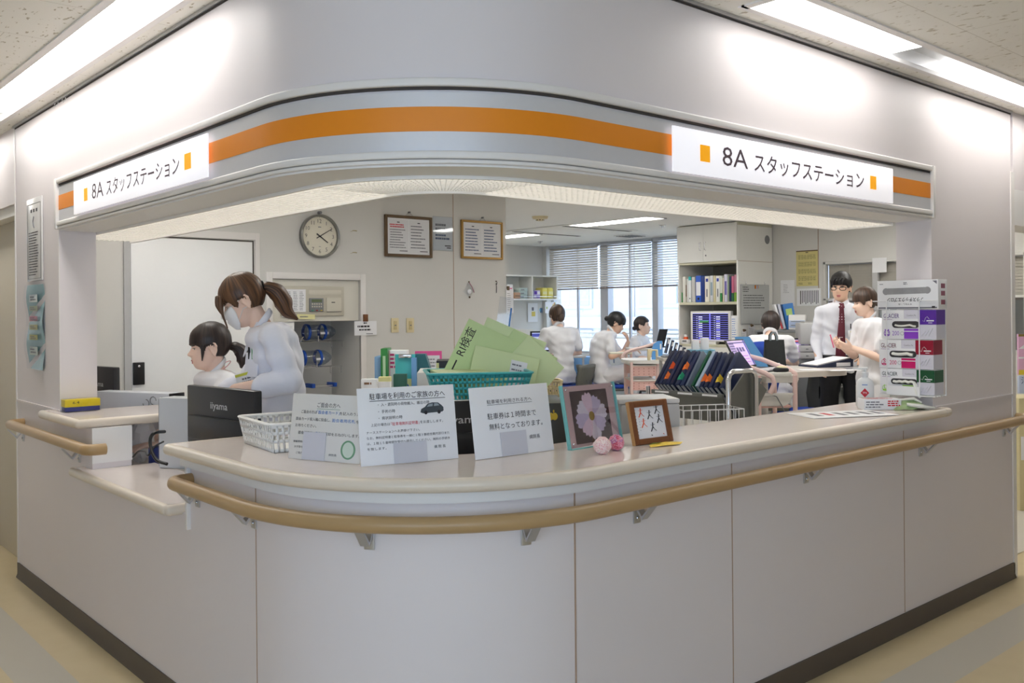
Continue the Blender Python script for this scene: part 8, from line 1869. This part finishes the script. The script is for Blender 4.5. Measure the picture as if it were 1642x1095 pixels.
b = MB(); M = T((-.095, .128, 1.205)) @ RZ(10) @ RX(4); b.bb((-.045, .006, -.03), (.045, .009, .03), m_paper, .002, M); b.bb((-.035, .0092, .012), (.03, .0096, .02), mat('tag_lime2', (226, 220, 190), .5), 0, M); inklines(b, -.03, .03, -.018, .004, 1, m_greyink, .0095, 1, M=M, wmin=.006); b.build('name_card', r7)
for dx in (-.095, -.075): b = MB(); b.cyl((dx, .135, 1.25), (dx, .138, 1.295), .005, m_black, 8); b.build('pen', r7)
for sd in (-1, 1): b = MB(); b.add([(0, .0, .0), (sd * .05, -.035, .03), (sd * .055, -.012, -.035), (sd * .03, .012, -.05)], [(0, 1, 2, 3), (3, 2, 1, 0)], m_shirt, T((0, .108, 1.480))); q = b.build('collar_point', r7); md = q.modifiers.new('t', 'SOLIDIFY'); md.thickness = .005

# 8 nurse talking to him, holding a phone
P = dict(STAND); P.update(hip=(0, 0, .86), chest=(0, -.01, 1.14), neck=(0, .02, 1.345), head=(0, .07, 1.478), look=(0, 8, 0), shR=(.165, .02, 1.29), elR=(.19, .08, 1.03), wrR=(.05, .24, 1.11), shL=(-.165, .0, 1.29), elL=(-.20, .01, 1.015), wrL=(-.07, .20, 1.10), handR=((-.35, .8, .25), (-.6, -.4, .4), 36), handL=((.35, .85, .25), (.5, -.2, .5), 36))
L8 = ground(1400, 600, 7.75)
r8, HM, g = person('nurse in a white short sleeved tunic facing the man, holding a pink pen', L8, 184, P, 1.0, hair=m_hmid, hairf=hair_fn(12, -14, -40, .012, 1.2, .006), top=m_tunic, sleeve='short', bottom=m_tunic, vox=.0062, seed=17)
b = MB(); b.ell((0, -.115, -.005), (.036, .038, .042), m_hmid, 16, 10, HM); set_strand(b.build('hair_bun', r8), [(v[2] * 6, v[0] * 4, 0) for v in b.v])
pc = (Vector(P['wrR']) + Vector(P['wrL'])) / 2 + Vector((0, .12, .05))
o = thing('pen', 'pink pen held in the hands of the nurse facing the man', 'pen', r8.matrix_basis @ pc, face_angle(184)); b = MB(); b.cyl((0, .0, -.05), (0, .03, .06), .006, mat('pen_pink', (232, 120, 150), .4), 8); b.build('barrel', o)
import OpenImageIO as oiio, numpy as np, sys
b=oiio.ImageBuf('/workdir/render_main.png'); a=b.get_pixels(oiio.UINT8); h,w=a.shape[:2]; k=w/1642
pts=dict(top_center=(750,60),fascia_l=(560,160),wallUR=(1300,200),wallUL=(250,180),lowC=(700,1000),lowR=(1300,900),lowL=(200,850),wallR=(1560,450),wallLpost=(70,620),rail=(700,830),top=(900,760),topR=(1300,680),clockwall=(580,480),clockw2=(700,470),door=(300,430),cabdoor=(1130,395),cabside=(1215,400),ceilin=(850,360),ceilR=(1500,60),ceilL=(60,40),floorR=(1600,1060),floorL=(20,1060),base=(1500,985),jambL=(125,500),jambR=(1465,420),stripe=(750,195),sign=(1250,220),coat=(440,600))
for n,(x,y) in pts.items():
    X,Y=int(x*k),int(y*k); print(n,a[max(0,Y-2):Y+3,max(0,X-2):X+3,:3].reshape(-1,3).mean(0).round())
